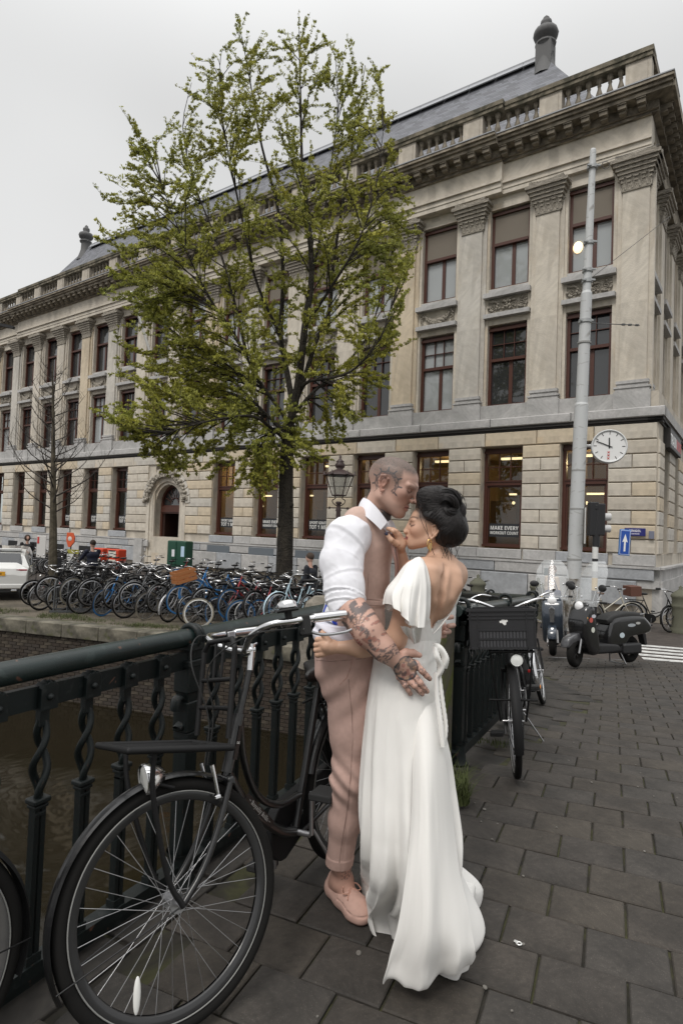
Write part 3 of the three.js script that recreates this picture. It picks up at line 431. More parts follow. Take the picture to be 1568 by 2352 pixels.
// ---------- grass tufts ----------
function tuft(name, label, spots, h, n, seed) {
  const r = rng(seed), l = []; for (const [x, y, z, R] of spots) for (let k = 0; k < n; k++) { const a = r() * 6.28, q = Math.sqrt(r()) * R, hh = h * (.4 + .8 * r()), t = r() * 6.28, b = .25 + .6 * r(), w = .0025 + h * .012; const px = x + Math.cos(a) * q, pz = z + Math.sin(a) * q; const g = new THREE.BufferGeometry(); const c = Math.cos(t), s = Math.sin(t), P = i => { const f = i / 3; return [px + c * b * hh * f * f, y + hh * f * (1 - .2 * f), pz + s * b * hh * f * f, w * (1 - f)]; }; const v = []; for (let i = 0; i < 3; i++) { const A = P(i), B = P(i + 1); const L = (p, d) => [p[0] - s * p[3] * d, p[1], p[2] + c * p[3] * d]; v.push(...L(A, 1), ...L(A, -1), ...L(B, -1), ...L(A, 1), ...L(B, -1), ...L(B, 1)); } g.setAttribute('position', new THREE.Float32BufferAttribute(v, 3)); g.setAttribute('uv', new THREE.Float32BufferAttribute(new Float32Array(v.length / 3 * 2), 2)); g.computeVertexNormals(); l.push(g); }
  const m = mesh(name, l, MG.grass); m.userData = { label, category: 'grass', kind: 'stuff' }; return m;
}
{
  const q = rng(8), sp = []; for (let k = 0; k < 70; k++) { const x = -9.5 + q() * 9.5; sp.push([x, -.8, -(quayD(x) + .5 + q() * .55), .22]); }
  tuft('grass_strip', 'thin grass growing along the quay edge in front of the parked bicycles', sp, .11, 60, 3);
  const b = atGround(1050, 1842, 0), c = atGround(1034, 1815, 0); tuft('grass_tuft', 'green grass tuft at the foot of the mossy stone post', [[b.x, 0, b.z, .07], [c.x, 0, c.z, .1]], .2, 150, 4);
  const d = atGround(1092, 1702, -.06), e = atGround(1145, 1712, -.08); tuft('grass_tuft', 'two small weeds in the dark gap under the railing behind the crate bicycle', [[d.x, d.y, d.z, .1], [e.x, e.y, e.z, .08]], .06, 70, 5);
}
// ---------- cast iron bridge railing ----------
const ironTex = (a, b, seed) => dataTex(512, 512, (u, v) => { const n = tfbm(u, v, 6, seed), m = tfbm(u, v, 26, seed + 3, 4); let c = mul(a, 1 + .5 * n); c = mix3(c, b, sst(.36, .44, m) * .8); return mix3(c, [.10, .05, .035], sst(.46, .52, tfbm(u, v, 18, seed + 9, 4))); }, true, 1.3);
const MI = M(0xffffff, { specularIntensity: .6, map: ironTex([.005, .0085, .0085], [.016, .02, .02], 4), roughness: .5, bumpMap: bumpTex(26, 61, 3), bumpScale: .0005, clearcoat: .15, clearcoatRoughness: .4 });
const MI2 = M(0xffffff, { map: ironTex([.006, .0155, .0145], [.022, .036, .034], 8), roughness: .4, bumpMap: bumpTex(90, 63, 4), bumpScale: .0005, clearcoat: .3, clearcoatRoughness: .3 });
{
  const helix = (ph, y0, y1, R, r) => { const p = []; for (let i = 0; i <= 14; i++) { const t = i / 14, a = ph + t * Math.PI * 1.9, q = R * Math.sin(Math.PI * clamp(t * .96 + .04)) + .004; p.push(V(Math.cos(a) * q, lerp(y0, y1, t), Math.sin(a) * q)); } return tube(p, r, 22, 6); };
  // local frame: x along the rail, z towards the pavement
  const bal = merge([helix(0, .86, .6, .019, .0125), helix(Math.PI, .86, .6, .019, .0125), bx(-.017, .017, .84, .9, -.012, .012), rbox(.062, .018, .052, .006, 0, .6, 0), rbox(.05, .012, .044, .004, 0, .582, 0), rbox(.04, .012, .036, .003, 0, .558, 0), bx(-.020, -.004, .1, .6, -.015, .015), bx(.004, .020, .1, .6, -.015, .015), bx(-.026, .026, .09, .115, -.02, .02)]);
  const block = merge([extr([[-.03, 0], [.03, 0], [.03, .07], [.018, .084], [.012, .08], [0, .088], [-.012, .08], [-.018, .084], [-.03, .07]], .036, .002, 0, .895, -.006), ball(.0115, 0, .935, .034, 10)]);
  const scroll = s => { const p = []; for (let i = 0; i <= 16; i++) { const a = -Math.PI / 2 + i / 16 * Math.PI * 1.5, q = .058 * (1 - i / 30); p.push(V(s * (.055 + Math.cos(a + Math.PI) * q * .7), .735 + Math.sin(a) * q * 1.35, 0)); } return [place(tube(p, .013, 24, 7), 0, 0, 0, 0, 0, 0, [1, 1, 1.9])]; };
  const post = merge([bx(-.034, .034, .0, .9, -.034, .034), rbox(.09, .12, .085, .008, 0, .86, 0), rbox(.1, .03, .095, .006, 0, .925, 0), rbox(.085, .13, .08, .008, 0, .7, .0), rbox(.07, .03, .08, .004, 0, .62, 0), scroll(1), scroll(-1), rbox(.085, .035, .1, .006, 0, .995, 0), rod(V(0, .93, 0), V(0, 1.0, 0), .026), lathe([[.03, 0], [.075, .0], [.075, .015], [.06, .03], [.05, .12], [.06, .14], [.06, .15]], 14, 0, -.01, 0), place(torus(.048, .014, 7, 20), 0, 1.03, 0, 0, Math.PI / 2, 0), place(torus(.046, .01, 7, 20), .03, 1.03, 0, 0, Math.PI / 2, 0)]);
  function railing(name, label, P0, P1, nPosts, firstPost, gap, top = 1.03) {
    const d = P1.clone().sub(P0), L = Math.hypot(d.x, d.z), sl = Math.atan2(d.y, L);
    const o = thing(name, label, 'railing', P0.x, P0.y - top, P0.z, Math.atan2(-d.z, d.x));
    mesh('handrail', [rod(V(0, top, 0), V(L, top + d.y, 0), .038, .038, 18)], MI2, o);
    const slope = (g) => { const p = g.attributes.position; for (let i = 0; i < p.count; i++) p.setY(i, p.getY(i) + p.getX(i) / L * d.y); return g; };
    mesh('flat_rail', [slope(bx(0, L, .9, .972, -.012, .012))], MI, o);
    mesh('bottom_rail', [slope(bx(0, L, .05, .09, -.03, .03)), slope(bx(0, L, .02, .05, -.02, .02))], MI, o);
    const posts = []; for (let k = 0; k < nPosts; k++) posts.push(firstPost + k * gap);
    for (const x of posts) { const m = mesh('post', post, MI, o, false); m.position.set(x, x / L * d.y, 0); }
    const n = Math.round(gap / .172); const bx0 = [];
    for (let x = firstPost - gap * 3; x < L; x += gap) for (let k = 1; k < n; k++) { const q = x + gap * k / n; if (q > .04 && q < L - .04) bx0.push(q); }
    bx0.forEach(q => { const m = mesh('baluster', bal, MI, o, false); m.position.set(q, q / L * d.y, 0); mesh('rivet_block', block, MI, o, false).position.set(q, q / L * d.y, 0); });
    return o;
  }
  const S0 = RA.clone().addScaledVector(RDIR, -1.2), endN = V(railX(3.72), 1.03, -3.72), sPost = RBp.distanceTo(S0);
  railing('bridge_railing', 'dark green iron railing with twisted balusters beside the big black bicycle', S0, endN, 1, sPost, 1.38);
  const A2 = at(1048, 1404, 3.95), P3 = CORN.clone();
  railing('bridge_railing', 'dark green railing section running behind the bicycle with the crate', A2, P3, 3, .12, 1.5, 1.0);
  railing('bridge_railing', 'far green railing along the quay, running away behind the bride', P3.clone(), FAR, 3, .05, 2.0, 1.0);
  // mossy stone post where the two sections meet
  const q = atGround(1012, 1800, 0), st = thing('stone_post', 'square stone post green with moss and white on top, behind the bride', 'post', .575, 0, -3.86, -.45);
  mesh('shaft', [rbox(.28, 1.02, .28, .015, 0, .43, 0)], M(0xffffff, { map: dataTex(256, 256, (u, v) => { const n = tfbm(u, v, 7, 15), m = tfbm(u, v, 45, 16, 3); return mul(mix3([.085, .075, .055], [.085, .095, .016], sst(-.15, .2, n)), 1 + .5 * m); }, true, 1.2), roughness: 1, bumpMap: bumpMid, bumpScale: .01 }), st);
  mesh('white_cap', [rbox(.285, .13, .285, .008, 0, 1.0, 0)], M([.78, .77, .75], { roughness: .7 }), st);
}
// ---------- trees ----------
const barkM = M(0xffffff, { map: dataTex(256, 512, (u, v) => { const n = tfbm(u, v * .3, 12, 41), m = tfbm(u, v * .5, 40, 42, 3); return mul(mix3([.012, .010, .008], [.036, .03, .022], clamp(.5 + n * 1.6)), 1 + .4 * m); }, true, .7), roughness: 1, bumpMap: bumpTex(22, 43, 1.4), bumpScale: .03 });
function taperTube(pts, r0, r1, rad = 7, per = 4) {
  const c = new THREE.CatmullRomCurve3(pts), n = Math.max(2, (pts.length - 1) * per), fr = c.computeFrenetFrames(n, false), v = [], ring = [];
  for (let i = 0; i <= n; i++) { const p = c.getPointAt(i / n), r = lerp(r0, r1, i / n), a = []; for (let k = 0; k < rad; k++) { const t = k / rad * Math.PI * 2; a.push(p.clone().addScaledVector(fr.normals[i], Math.cos(t) * r).addScaledVector(fr.binormals[i], Math.sin(t) * r)); } ring.push(a); }
  for (let i = 0; i < n; i++) for (let k = 0; k < rad; k++) { const a = ring[i][k], b = ring[i][(k + 1) % rad], d = ring[i + 1][k], e = ring[i + 1][(k + 1) % rad]; for (const q of [a, b, e, a, e, d]) v.push(q.x, q.y, q.z); }
  const g = new THREE.BufferGeometry(); g.setAttribute('position', new THREE.Float32BufferAttribute(v, 3)); g.setAttribute('uv', new THREE.Float32BufferAttribute(new Float32Array(v.length / 3 * 2), 2)); g.computeVertexNormals(); return g;
}
{
  const r = rng(404), DT = 18, base = at(648, 1399, DT), P = (x, y, dz = 0) => { const p = at(x, y, DT + dz); return p.sub(base); };
  const T = thing('elm_tree', 'tall street tree with fresh yellow green leaves in front of the stone building', 'tree', base.x, -.8, base.z);
  base.y = -.8;
  const k0 = at(652, 1320, DT); // pixel scale reference
  const L = [ // limbs read off the photograph, depth offsets invented
    { p: [[650, 1400], [653, 1300], [656, 1200], [657, 1100], [660, 1020], [664, 975]].map(a => P(...a)), r: [.27, .19] },
    { p: [P(664, 985), P(685, 880, -.2), P(700, 750, -.5), P(715, 640, -.5), P(708, 500, -.3), P(694, 380, 0), P(690, 210, 0), P(686, 95, 0)], r: [.13, .01] },
    { p: [P(660, 990), P(655, 962), P(599, 881, -.3), P(569, 825, -.6), P(533, 759, -.9), P(487, 693, -1.1), P(442, 607, -1.3), P(400, 500, -1.4), P(370, 420, -1.4)], r: [.06, .008] },
    { p: [P(672, 930), P(660, 860, .5), P(645, 774, .9), P(650, 642, 1.0), P(640, 490, .9), P(600, 330, .6), P(575, 190, .5), P(556, 85, .4)], r: [.095, .01] },
    { p: [P(676, 930), P(695, 881, .3), P(726, 784, .7), P(756, 713, 1.1), P(764, 617, 1.3), P(790, 450, 1.2), P(815, 300, 1.0), P(838, 150, .9)], r: [.085, .01] },
    { p: [P(690, 900), P(705, 878, -.5), P(760, 868, -1.1), P(810, 850, -1.5), P(870, 780, -1.8), P(900, 700, -2)], r: [.055, .008] },
    { p: [P(662, 1015), P(625, 985, -.5), P(584, 957, -1), P(508, 962, -1.6), P(430, 980, -2), P(370, 1000, -2.2)], r: [.06, .008] },
    { p: [P(662, 1000), P(600, 940, 1), P(540, 880, 1.8), P(450, 800, 2.4), P(360, 740, 2.6), P(300, 690, 2.7)], r: [.06, .008] },
    { p: [P(668, 960), P(720, 900, 1.2), P(790, 840, 2), P(850, 760, 2.4), P(880, 640, 2.5), P(900, 540, 2.5)], r: [.06, .008] },
    { p: [P(700, 750, -.5), P(760, 660, -1.3), P(820, 560, -1.8), P(860, 440, -2), P(880, 300, -2)], r: [.05, .008] },
    { p: [P(569, 825, -.6), P(540, 700, -.2), P(500, 560, .3), P(450, 430, .6), P(420, 290, .8), P(440, 190, .8)], r: [.05, .008] },
    { p: [P(645, 774, .9), P(590, 650, .4), P(560, 520, 0), P(530, 380, -.4), P(510, 260, -.6), P(505, 150, -.6)], r: [.05, .008] },
    { p: [P(715, 640, -.5), P(740, 520, .1), P(760, 380, .3), P(775, 250, .3), P(770, 130, .3)], r: [.045, .008] }
  ];
  mesh('trunk', [taperTube(L[0].p, L[0].r[0], L[0].r[1], 14, 6), ball(.1, ...P(667, 1160, -.1).toArray(), 8), ball(.1, ...P(643, 1205, -.1).toArray(), 8)], barkM, T);
  mesh('limb', L.slice(1).map(l => taperTube(l.p, l.r[0], l.r[1], 8, 4)), barkM, T);
  // crown outline on the picture -> used to keep twigs inside the tree's own volume
  const O = [[550, 50], [600, 100], [690, 60], [740, 90], [850, 150], [875, 240], [890, 330], [925, 420], [965, 540], [935, 640], [915, 780], [900, 860], [860, 950], [800, 1000], [745, 1060], [640, 1130], [585, 1150], [540, 1120], [440, 1100], [380, 1095], [330, 1055], [270, 985], [235, 955], [310, 890], [275, 800], [268, 700], [300, 620], [240, 535], [310, 470], [305, 350], [380, 350], [420, 280], [455, 180], [505, 160]];
  const inside = (x, y) => { let c = false; for (let i = 0, j = O.length - 1; i < O.length; j = i++) if ((O[i][1] > y) !== (O[j][1] > y) && x < (O[j][0] - O[i][0]) * (y - O[i][1]) / (O[j][1] - O[i][1]) + O[i][0]) c = !c; return c; };
  const Opts = O.map(([x, y]) => P(x, y, 0)), o2 = Opts.map(p => [p.x, p.y]);
  const in2 = (x, y) => { let c = false; for (let i = 0, j = o2.length - 1; i < o2.length; j = i++) if ((o2[i][1] > y) !== (o2[j][1] > y) && x < (o2[j][0] - o2[i][0]) * (y - o2[i][1]) / (o2[j][1] - o2[i][1]) + o2[i][0]) c = !c; return c; };
  // skeleton nodes
  const nodes = []; for (const l of L.slice(1)) { const c = new THREE.CatmullRomCurve3(l.p), n = 40; for (let i = 6; i <= n; i++) nodes.push({ p: c.getPointAt(i / n), d: c.getTangentAt(i / n), r: lerp(l.r[0], l.r[1], i / n) }); }
  const twigs = [], leaves = []; const ymin = Math.min(...o2.map(p => p[1])), ymax = Math.max(...o2.map(p => p[1])), xmin = Math.min(...o2.map(p => p[0])), xmax = Math.max(...o2.map(p => p[0]));
  const leafAlong = (c, t0, dens, len) => { const n = Math.max(2, Math.round(len * dens)); for (let k = 0; k < n; k++) { const t = t0 + (1 - t0) * (k + r() * .8) / n, p = c.getPointAt(Math.min(1, t)); leaves.push([p.x + (r() - .5) * .05, p.y + (r() - .35) * .06, p.z + (r() - .5) * .05, .62 + .6 * r()]); } };
  const tips = [];
  for (let n = 0; n < 560; n++) {   // branches that fill the crown
    let x, y; do { x = lerp(xmin, xmax, r()); y = lerp(ymin, ymax, r()); } while (!in2(x, y));
    const h = (y - ymin) / (ymax - ymin), dep = 3.4 * Math.sin(Math.PI * clamp(.12 + h * .86)) * (r() * 2 - 1) * Math.sqrt(r());
    tips.push(V(x, y, dep));
  }
  for (let i = 0; i < O.length; i++) for (const k of [0, .5]) { const j = (i + 1) % O.length; tips.push(V(lerp(o2[i][0], o2[j][0], k), lerp(o2[i][1], o2[j][1], k), (r() - .5) * 2.4)); }
  for (const t of tips) {
    let best = null, bd = 1e9; for (const nd of nodes) { const dx = t.x - nd.p.x, dy = t.y - nd.p.y, dz = t.z - nd.p.z, ln = Math.hypot(dx, dy, dz); if (ln < .25) continue; const cs = (dx * nd.d.x + dy * nd.d.y + dz * nd.d.z) / ln; const cost = ln * (1.5 - cs * .8) + (dy < 0 ? -dy * .25 : 0); if (cost < bd) { bd = cost; best = nd; } }
    const ln = t.distanceTo(best.p); if (ln > 6) continue;
    const m1 = best.p.clone().lerp(t, .4).addScaledVector(best.d, ln * .16).add(V((r() - .5) * .1 * ln, .04 * ln, (r() - .5) * .1 * ln)), m2 = best.p.clone().lerp(t, .75).add(V((r() - .5) * .08 * ln, .0 * ln, (r() - .5) * .08 * ln));
    const c = new THREE.CatmullRomCurve3([best.p, m1, m2, t]); twigs.push(taperTube([best.p, m1, m2, t], Math.min(.022, .006 + .007 * ln), .003, 4, 2));
    leafAlong(c, .3, 13, ln * .7);
    const ns = Math.max(2, Math.round(ln * 4.2));
    for (let s = 0; s < ns; s++) { // side shoots
      const u = .3 + .7 * (s + r()) / ns, q = c.getPointAt(Math.min(1, u)), d = c.getTangentAt(Math.min(1, u)); const len = (.3 + .55 * r()) * (1.15 - .4 * u); const e = q.clone().addScaledVector(d, len * .75).add(V((r() - .5) * len * 1.3, (r() - .25) * len * .75, (r() - .5) * len * 1.3)); if (!in2(e.x, e.y) && r() < .8) continue;
      const cc = new THREE.CatmullRomCurve3([q, q.clone().lerp(e, .5).add(V(0, len * .06, 0)), e]); twigs.push(taperTube([q, e], .005, .003, 3, 2)); leafAlong(cc, .08, 19, len);
    }
  }
  const tw = mesh('twigs', twigs, barkM, T); tw.userData.kind = 'stuff';
  // little tufts of young leaves
  const cl = []; { const q = rng(12); for (let k = 0; k < 9; k++) { const a = q() * 6.28, b = (q() - .3) * 2, s = .022 + .02 * q(), g = new THREE.BufferGeometry(); const v = [0, 0, 0, s * .5, s * .75, .006, 0, s * 1.7, 0, 0, 0, 0, 0, s * 1.7, 0, -s * .5, s * .75, .006]; g.setAttribute('position', new THREE.Float32BufferAttribute(v, 3)); g.setAttribute('uv', new THREE.Float32BufferAttribute(new Float32Array(12), 2)); g.computeVertexNormals(); cl.push(place(g, (q() - .5) * .05, (q() - .5) * .05, (q() - .5) * .05, b, a, 0)); } }
  const cg = merge(cl), lm = new THREE.InstancedMesh(cg, M(0xffffff, { roughness: .8, side: THREE.DoubleSide, transmission: .3, thickness: 0 }), leaves.length), col = new THREE.Color(), dm = new THREE.Object3D();
  leaves.forEach(([x, y, z, s], i) => { dm.position.set(x, y, z); dm.rotation.set((r() - .5) * 1.4, r() * 6.28, (r() - .5) * 1.4); dm.scale.setScalar(s * (.75 + .7 * r())); dm.updateMatrix(); lm.setMatrixAt(i, dm.matrix); const k = .6 + .75 * r(), c = fbm(x * .8, y * .8, z * .8, 2) + .5 * (r() - .5); col.setRGB((.35 + .07 * c) * k, (.35 + .03 * c) * k, (.050 - .01 * c) * k); lm.setColorAt(i, col); });
  lm.name = 'crown'; lm.userData.kind = 'stuff'; lm.castShadow = lm.receiveShadow = true; T.add(lm); console.log('leaves', leaves.length, 'twigs', twigs.length);
  // ---- bare young tree on the quay
  const D2 = 16.5, b2 = atGround(122, 1389, -.8); const DB = -b2.z; const Q = (x, y, dz = 0) => at(x, y, DB + dz).sub(V(b2.x, -.8, b2.z));
  const T2 = thing('bare_tree', 'young leafless tree with thin grey twigs on the quay behind the white car', 'tree', b2.x, -.8, b2.z);
  const tl = [[[122, 1389], [122, 1300], [123, 1220], [123, 1160], [123, 1060], [123, 980], [122, 900], [121, 840]].map(a => Q(...a))]; const brk = [];
  mesh('trunk', [taperTube(tl[0], .14, .012, 9, 4)], M(0xffffff, { map: grain([.05, .042, .028], [.1, .085, .06], .35, 10, 88, .8), roughness: 1 }), T2);
  const c0 = new THREE.CatmullRomCurve3(tl[0]), q2 = rng(66), bl = [];
  for (let k = 0; k < 46; k++) { const u = .38 + .6 * k / 46, p = c0.getPointAt(u), a = k * 2.4 + q2(), len = lerp(2.0, .5, (u - .38) / .62) * (.7 + .5 * q2()), e = p.clone().add(V(Math.cos(a) * len * .75, len * (.62 + .2 * q2()), Math.sin(a) * len * .75)), m = p.clone().lerp(e, .5).add(V(Math.cos(a) * len * .12, -len * .04, Math.sin(a) * len * .12)); bl.push(taperTube([p, m, e], .022 * len / 2 + .006, .003, 4, 3)); const c = new THREE.CatmullRomCurve3([p, m, e]); for (let s = 0; s < 9; s++) { const w = .25 + .7 * q2(), o = c.getPointAt(w), b = q2() * 6.28, ll = len * (.15 + .3 * q2()); const e2 = o.clone().add(V(Math.cos(b) * ll * .6, ll * (.5 + .5 * q2()), Math.sin(b) * ll * .6)); bl.push(taperTube([o, e2], .005, .002, 3, 1)); if (q2() < .6) { const o3 = o.clone().lerp(e2, .5); bl.push(taperTube([o3, o3.clone().add(V((q2() - .5) * ll, ll * .5 * q2(), (q2() - .5) * ll))], .003, .002, 3, 1)); } } }
  const bm = mesh('crown', bl, M([.05, .042, .036], { roughness: 1 }), T2); bm.userData.kind = 'stuff';
}
// ---------- bicycles ----------
const MB = {
  black: M([.005, .005, .0055], { roughness: .35, clearcoat: .35, clearcoatRoughness: .15 }), matt: M([.009, .009, .0095], { roughness: .65, specularIntensity: .5 }), grey: M([.12, .125, .13], { roughness: .4 }), silver: M([.38, .38, .39], { roughness: .35, metalness: .5 }),
  chrome: M([.75, .75, .76], { roughness: .16, metalness: 1 }), steel: M([.42, .42, .43], { roughness: .32, metalness: .9 }), tyre: M([.010, .0095, .009], { roughness: .9, specularIntensity: .4 }), tyreB: M([.03, .17, .42], { roughness: .6 }), tyreC: M([.32, .29, .23], { roughness: .8 }),
  red: M([.33, .02, .025], { roughness: .35, clearcoat: .5 }), blue: M([.03, .18, .45], { roughness: .4 }), pale: M([.42, .55, .62], { roughness: .4 }), cream: M([.6, .57, .48], { roughness: .4 }), green: M([.02, .09, .05], { roughness: .4 }), brownL: M([.16, .07, .03], { roughness: .6 }), saddle: M([.014, .013, .013], { roughness: .4 }), rubber: M([.02, .02, .02], { roughness: .9 }), white: M([.62, .62, .6], { roughness: .5 }), wood: M([.36, .14, .045], { roughness: .7 }), red2: M([.3, .01, .01], { roughness: .3 }), orange: M([.8, .25, .02], { roughness: .4 })
};
const geoCache = {};
function cached(k, f) { return geoCache[k] || (geoCache[k] = metreUV(f())); }
function wheelParts(R, hi, spokes) {
  const k = 'w' + R + hi; const tr = hi ? .0215 : .02;
  return {
    tyre: cached(k + 't', () => { const g = torus(R - tr, tr, hi ? 12 : 6, hi ? 96 : 26); return g; }),
    strip: hi ? cached(k + 's', () => merge([place(torus(R - tr - .0185, .0022, 6, 96), 0, 0, .0172), place(torus(R - tr - .0185, .0022, 6, 96), 0, 0, -.0172)])) : null,
    rim: cached(k + 'r', () => lathe(hi ? [[R - .068, -.004], [R - .064, -.012], [R - .04, -.0135], [R - .036, -.009], [R - .036, .009], [R - .04, .0135], [R - .064, .012], [R - .068, .004]] : [[R - .06, -.012], [R - .036, -.012], [R - .036, .012], [R - .06, .012], [R - .06, -.012]], hi ? 96 : 26, 0, 0, 0, Math.PI / 2)),
    spokes: cached(k + 'p' + spokes, () => { const l = []; for (let i = 0; i < spokes; i++) { const a = i / spokes * Math.PI * 2, s = i % 2 ? 1 : -1, b = a + (i % 4 < 2 ? 1 : -1) * 1.15; l.push(rod(V(Math.cos(b) * .022, Math.sin(b) * .022, s * .03), V(Math.cos(a) * (R - .06), Math.sin(a) * (R - .06), s * .003), hi ? .00125 : .0022, undefined, hi ? 5 : 3, true)); } return merge(l); }),
    hub: cached(k + 'h', () => merge([rod(V(0, 0, -.055), V(0, 0, .055), .008, .008, 8), rod(V(0, 0, -.032), V(0, 0, .032), .016, .016, 12), rod(V(0, 0, -.034), V(0, 0, -.03), .027, .027, 14), rod(V(0, 0, .03), V(0, 0, .034), .027, .027, 14), rod(V(0, 0, .055), V(0, 0, .068), .011, .009, 8), rod(V(0, 0, -.068), V(0, 0, -.055), .009, .011, 8)]))
  };
}
// bike frame of reference: x forwards, y up, z to its right; wheels of radius .35 with axles at x = -.46 and .66
function makeBike(o) {
  const t = thing(o.name || 'parked_bicycle', o.label, 'bicycle', 0, 0, 0, 0, o.group);
  const R = .35, hi = !!o.hi, seg = hi ? 12 : 6, fm = o.frame || MB.black, k = o.type + hi;
  const st = new THREE.Matrix4(), H0 = V(.432, .68, 0), ax = V(-.40, .917, 0).normalize();
  st.makeTranslation(H0.x, H0.y, H0.z).multiply(new THREE.Matrix4().makeRotationAxis(ax, o.steer || 0)).multiply(new THREE.Matrix4().makeTranslation(-H0.x, -H0.y, -H0.z));
  const front = m => { m.applyMatrix4(st); return m; };
  const wheel = (x, ty, isF) => { const w = part('wheel', t), p = wheelParts(R, hi, hi ? 36 : (o.spokes || 16)); mesh('tyre', p.tyre, ty || MB.tyre, w, false); if (p.strip) mesh('reflective_strip', p.strip, M([.22, .22, .21], { roughness: .5 }), w, false); mesh('rim', p.rim, o.rim || MB.steel, w, false); mesh('spokes', p.spokes, MB.steel, w, false); mesh('hub', p.hub, MB.steel, w, false); w.position.set(x, R, 0); w.rotation.z = x; if (isF) front(w); return w; };
  wheel(-.46, o.rear); wheel(.66, o.front, true);
  const A = V(-.02, .28, 0), S = V(-.23, .80, 0), Hb = V(.437, .665, 0), Ht = V(.362, .84, 0), RA_ = V(-.46, .35, 0);
  const fr = () => {
    const l = [rod(A, S, .0155, .0155, seg), rod(Hb, Ht, .02, .02, seg)];
    if (o.type === 'oma') { l.push(tube([Hb, V(.31, .5, 0), V(.11, .34, 0), A], .019, 20, seg), tube([Ht, V(.34, .68, 0), V(.25, .52, 0), V(.1, .43, 0), V(-.06, .41, 0)], .0135, 24, seg)); }
    else if (o.type === 'step') { l.push(rod(Hb, A, .019, .019, seg), rod(Ht, V(-.1, .5, 0), .015, .015, seg)); }
    else { l.push(rod(Hb, A, .018, .018, seg), rod(Ht, V(-.22, .77, 0), .015, .015, seg)); }
    for (const s of [-1, 1]) { l.push(rod(A.clone().setZ(s * .03), RA_.clone().setZ(s * .065), .009, .008, seg), rod(S.clone().add(V(.01, -.04, s * .012)), RA_.clone().setZ(s * .065), .008, .007, seg)); }
    return merge(l);
  };
  mesh('frame', cached('f' + k, fr), fm, t, false);
  front(mesh('fork', cached('k' + hi, () => { const l = [rod(V(.443, .65, 0), V(.298, .985, 0), .012, .012, seg), rbox(.03, .03, .11, .01, .447, .645, 0)]; for (const s of [-1, 1]) l.push(tube([V(.447, .65, s * .045), V(.515, .52, s * .052), V(.585, .42, s * .058), V(.66, .35, s * .06)], .0105, 10, seg)); return merge(l); }), o.fork || fm, t, false));
  const guard = (x, a0, a1) => { const p = [], n = hi ? 40 : 12; const sh = hi ? 7 : 4; const v = []; const P = (i, j) => { const a = lerp(a0, a1, i / n), b = (j / sh - .5) * 2, r = R + .018 - .012 * b * b; return [x + Math.cos(a) * r, R + Math.sin(a) * r, b * .029]; }; for (let i = 0; i < n; i++) for (let j = 0; j < sh; j++) { const A = P(i, j), B = P(i + 1, j), C = P(i + 1, j + 1), D = P(i, j + 1); v.push(...A, ...B, ...C, ...A, ...C, ...D); } const g = new THREE.BufferGeometry(); g.setAttribute('position', new THREE.Float32BufferAttribute(v, 3)); g.setAttribute('uv', new THREE.Float32BufferAttribute(new Float32Array(v.length / 3 * 2), 2)); g.computeVertexNormals(); return g; };
  const gm = o.guard || fm; mesh('mudguard', cached('gr' + hi, () => merge([guard(-.46, .35, 3.5), ...[-1, 1].map(s => rod(V(-.46, .35, s * .06), V(-.46 + Math.cos(3.2) * .36, .35 + Math.sin(3.2) * .36, s * .03), .0025, .0025, 4))])), gm, t, false);
  front(mesh('mudguard', cached('gf' + hi, () => merge([guard(.66, -.35, 2.15), ...[-1, 1].map(s => rod(V(.66, .35, s * .06), V(.66 + Math.cos(-.25 + Math.PI * .0) * .36, .35 - .09, s * .03), .0025, .0025, 4))])), gm, t, false));
  mesh('chain_case', cached('cc' + hi, () => { const p = []; for (let i = 0; i <= 10; i++) { const a = -Math.PI / 2 + Math.PI * i / 10; p.push([-.02 + Math.cos(a) * .11, .28 + Math.sin(a) * .11]); } for (let i = 0; i <= 8; i++) { const a = Math.PI / 2 + Math.PI * i / 8; p.push([-.46 + Math.cos(a) * .055, .35 + Math.sin(a) * .055]); } return extr(p, .03, .006, 0, 0, .045); }), MB.matt, t, false);
  mesh('crank', cached('cr' + hi, () => merge([rod(V(-.02, .28, -.07), V(-.02, .28, .09), .012, .012, seg), rod(V(-.02, .28, -.075), V(-.035 + .02, .45, -.08), .009, .008, seg), rod(V(-.02, .28, .09), V(-.03, .11, .1), .009, .008, seg)])), MB.steel, t, false);
  mesh('pedal', cached('pd' + hi, () => rbox(.1, .03, .1, .008, -.015, .45, -.14)), MB.rubber, t, false); mesh('pedal', cached('pe' + hi, () => rbox(.1, .03, .1, .008, -.03, .11, .16)), MB.rubber, t, false);
  mesh('saddle', cached('sd' + hi, () => { const g = ni(new THREE.SphereGeometry(1, hi ? 24 : 10, hi ? 16 : 7)), p = g.attributes.position; for (let i = 0; i < p.count; i++) { const x = p.getX(i), y = p.getY(i), z = p.getZ(i), f = (x + 1) / 2, w = lerp(.125, .03, sst(.25, .85, f)); p.setXYZ(i, -.26 + x * .14, (hi ? .875 : .93) + (y > 0 ? y * .028 : y * .05) + .02 * (1 - f), z * w); } g.computeVertexNormals(); return merge([g, rod(V(-.23, .79, 0), V(-.26, hi ? .85 : .91, 0), .0125, .0125, seg), ...(hi ? [-1, 1].map(s => place(torus(.022, .006, 6, 12), -.34, .83, s * .05, 0, 1.57, 0)) : [])]); }), o.saddle || MB.saddle, t, false);
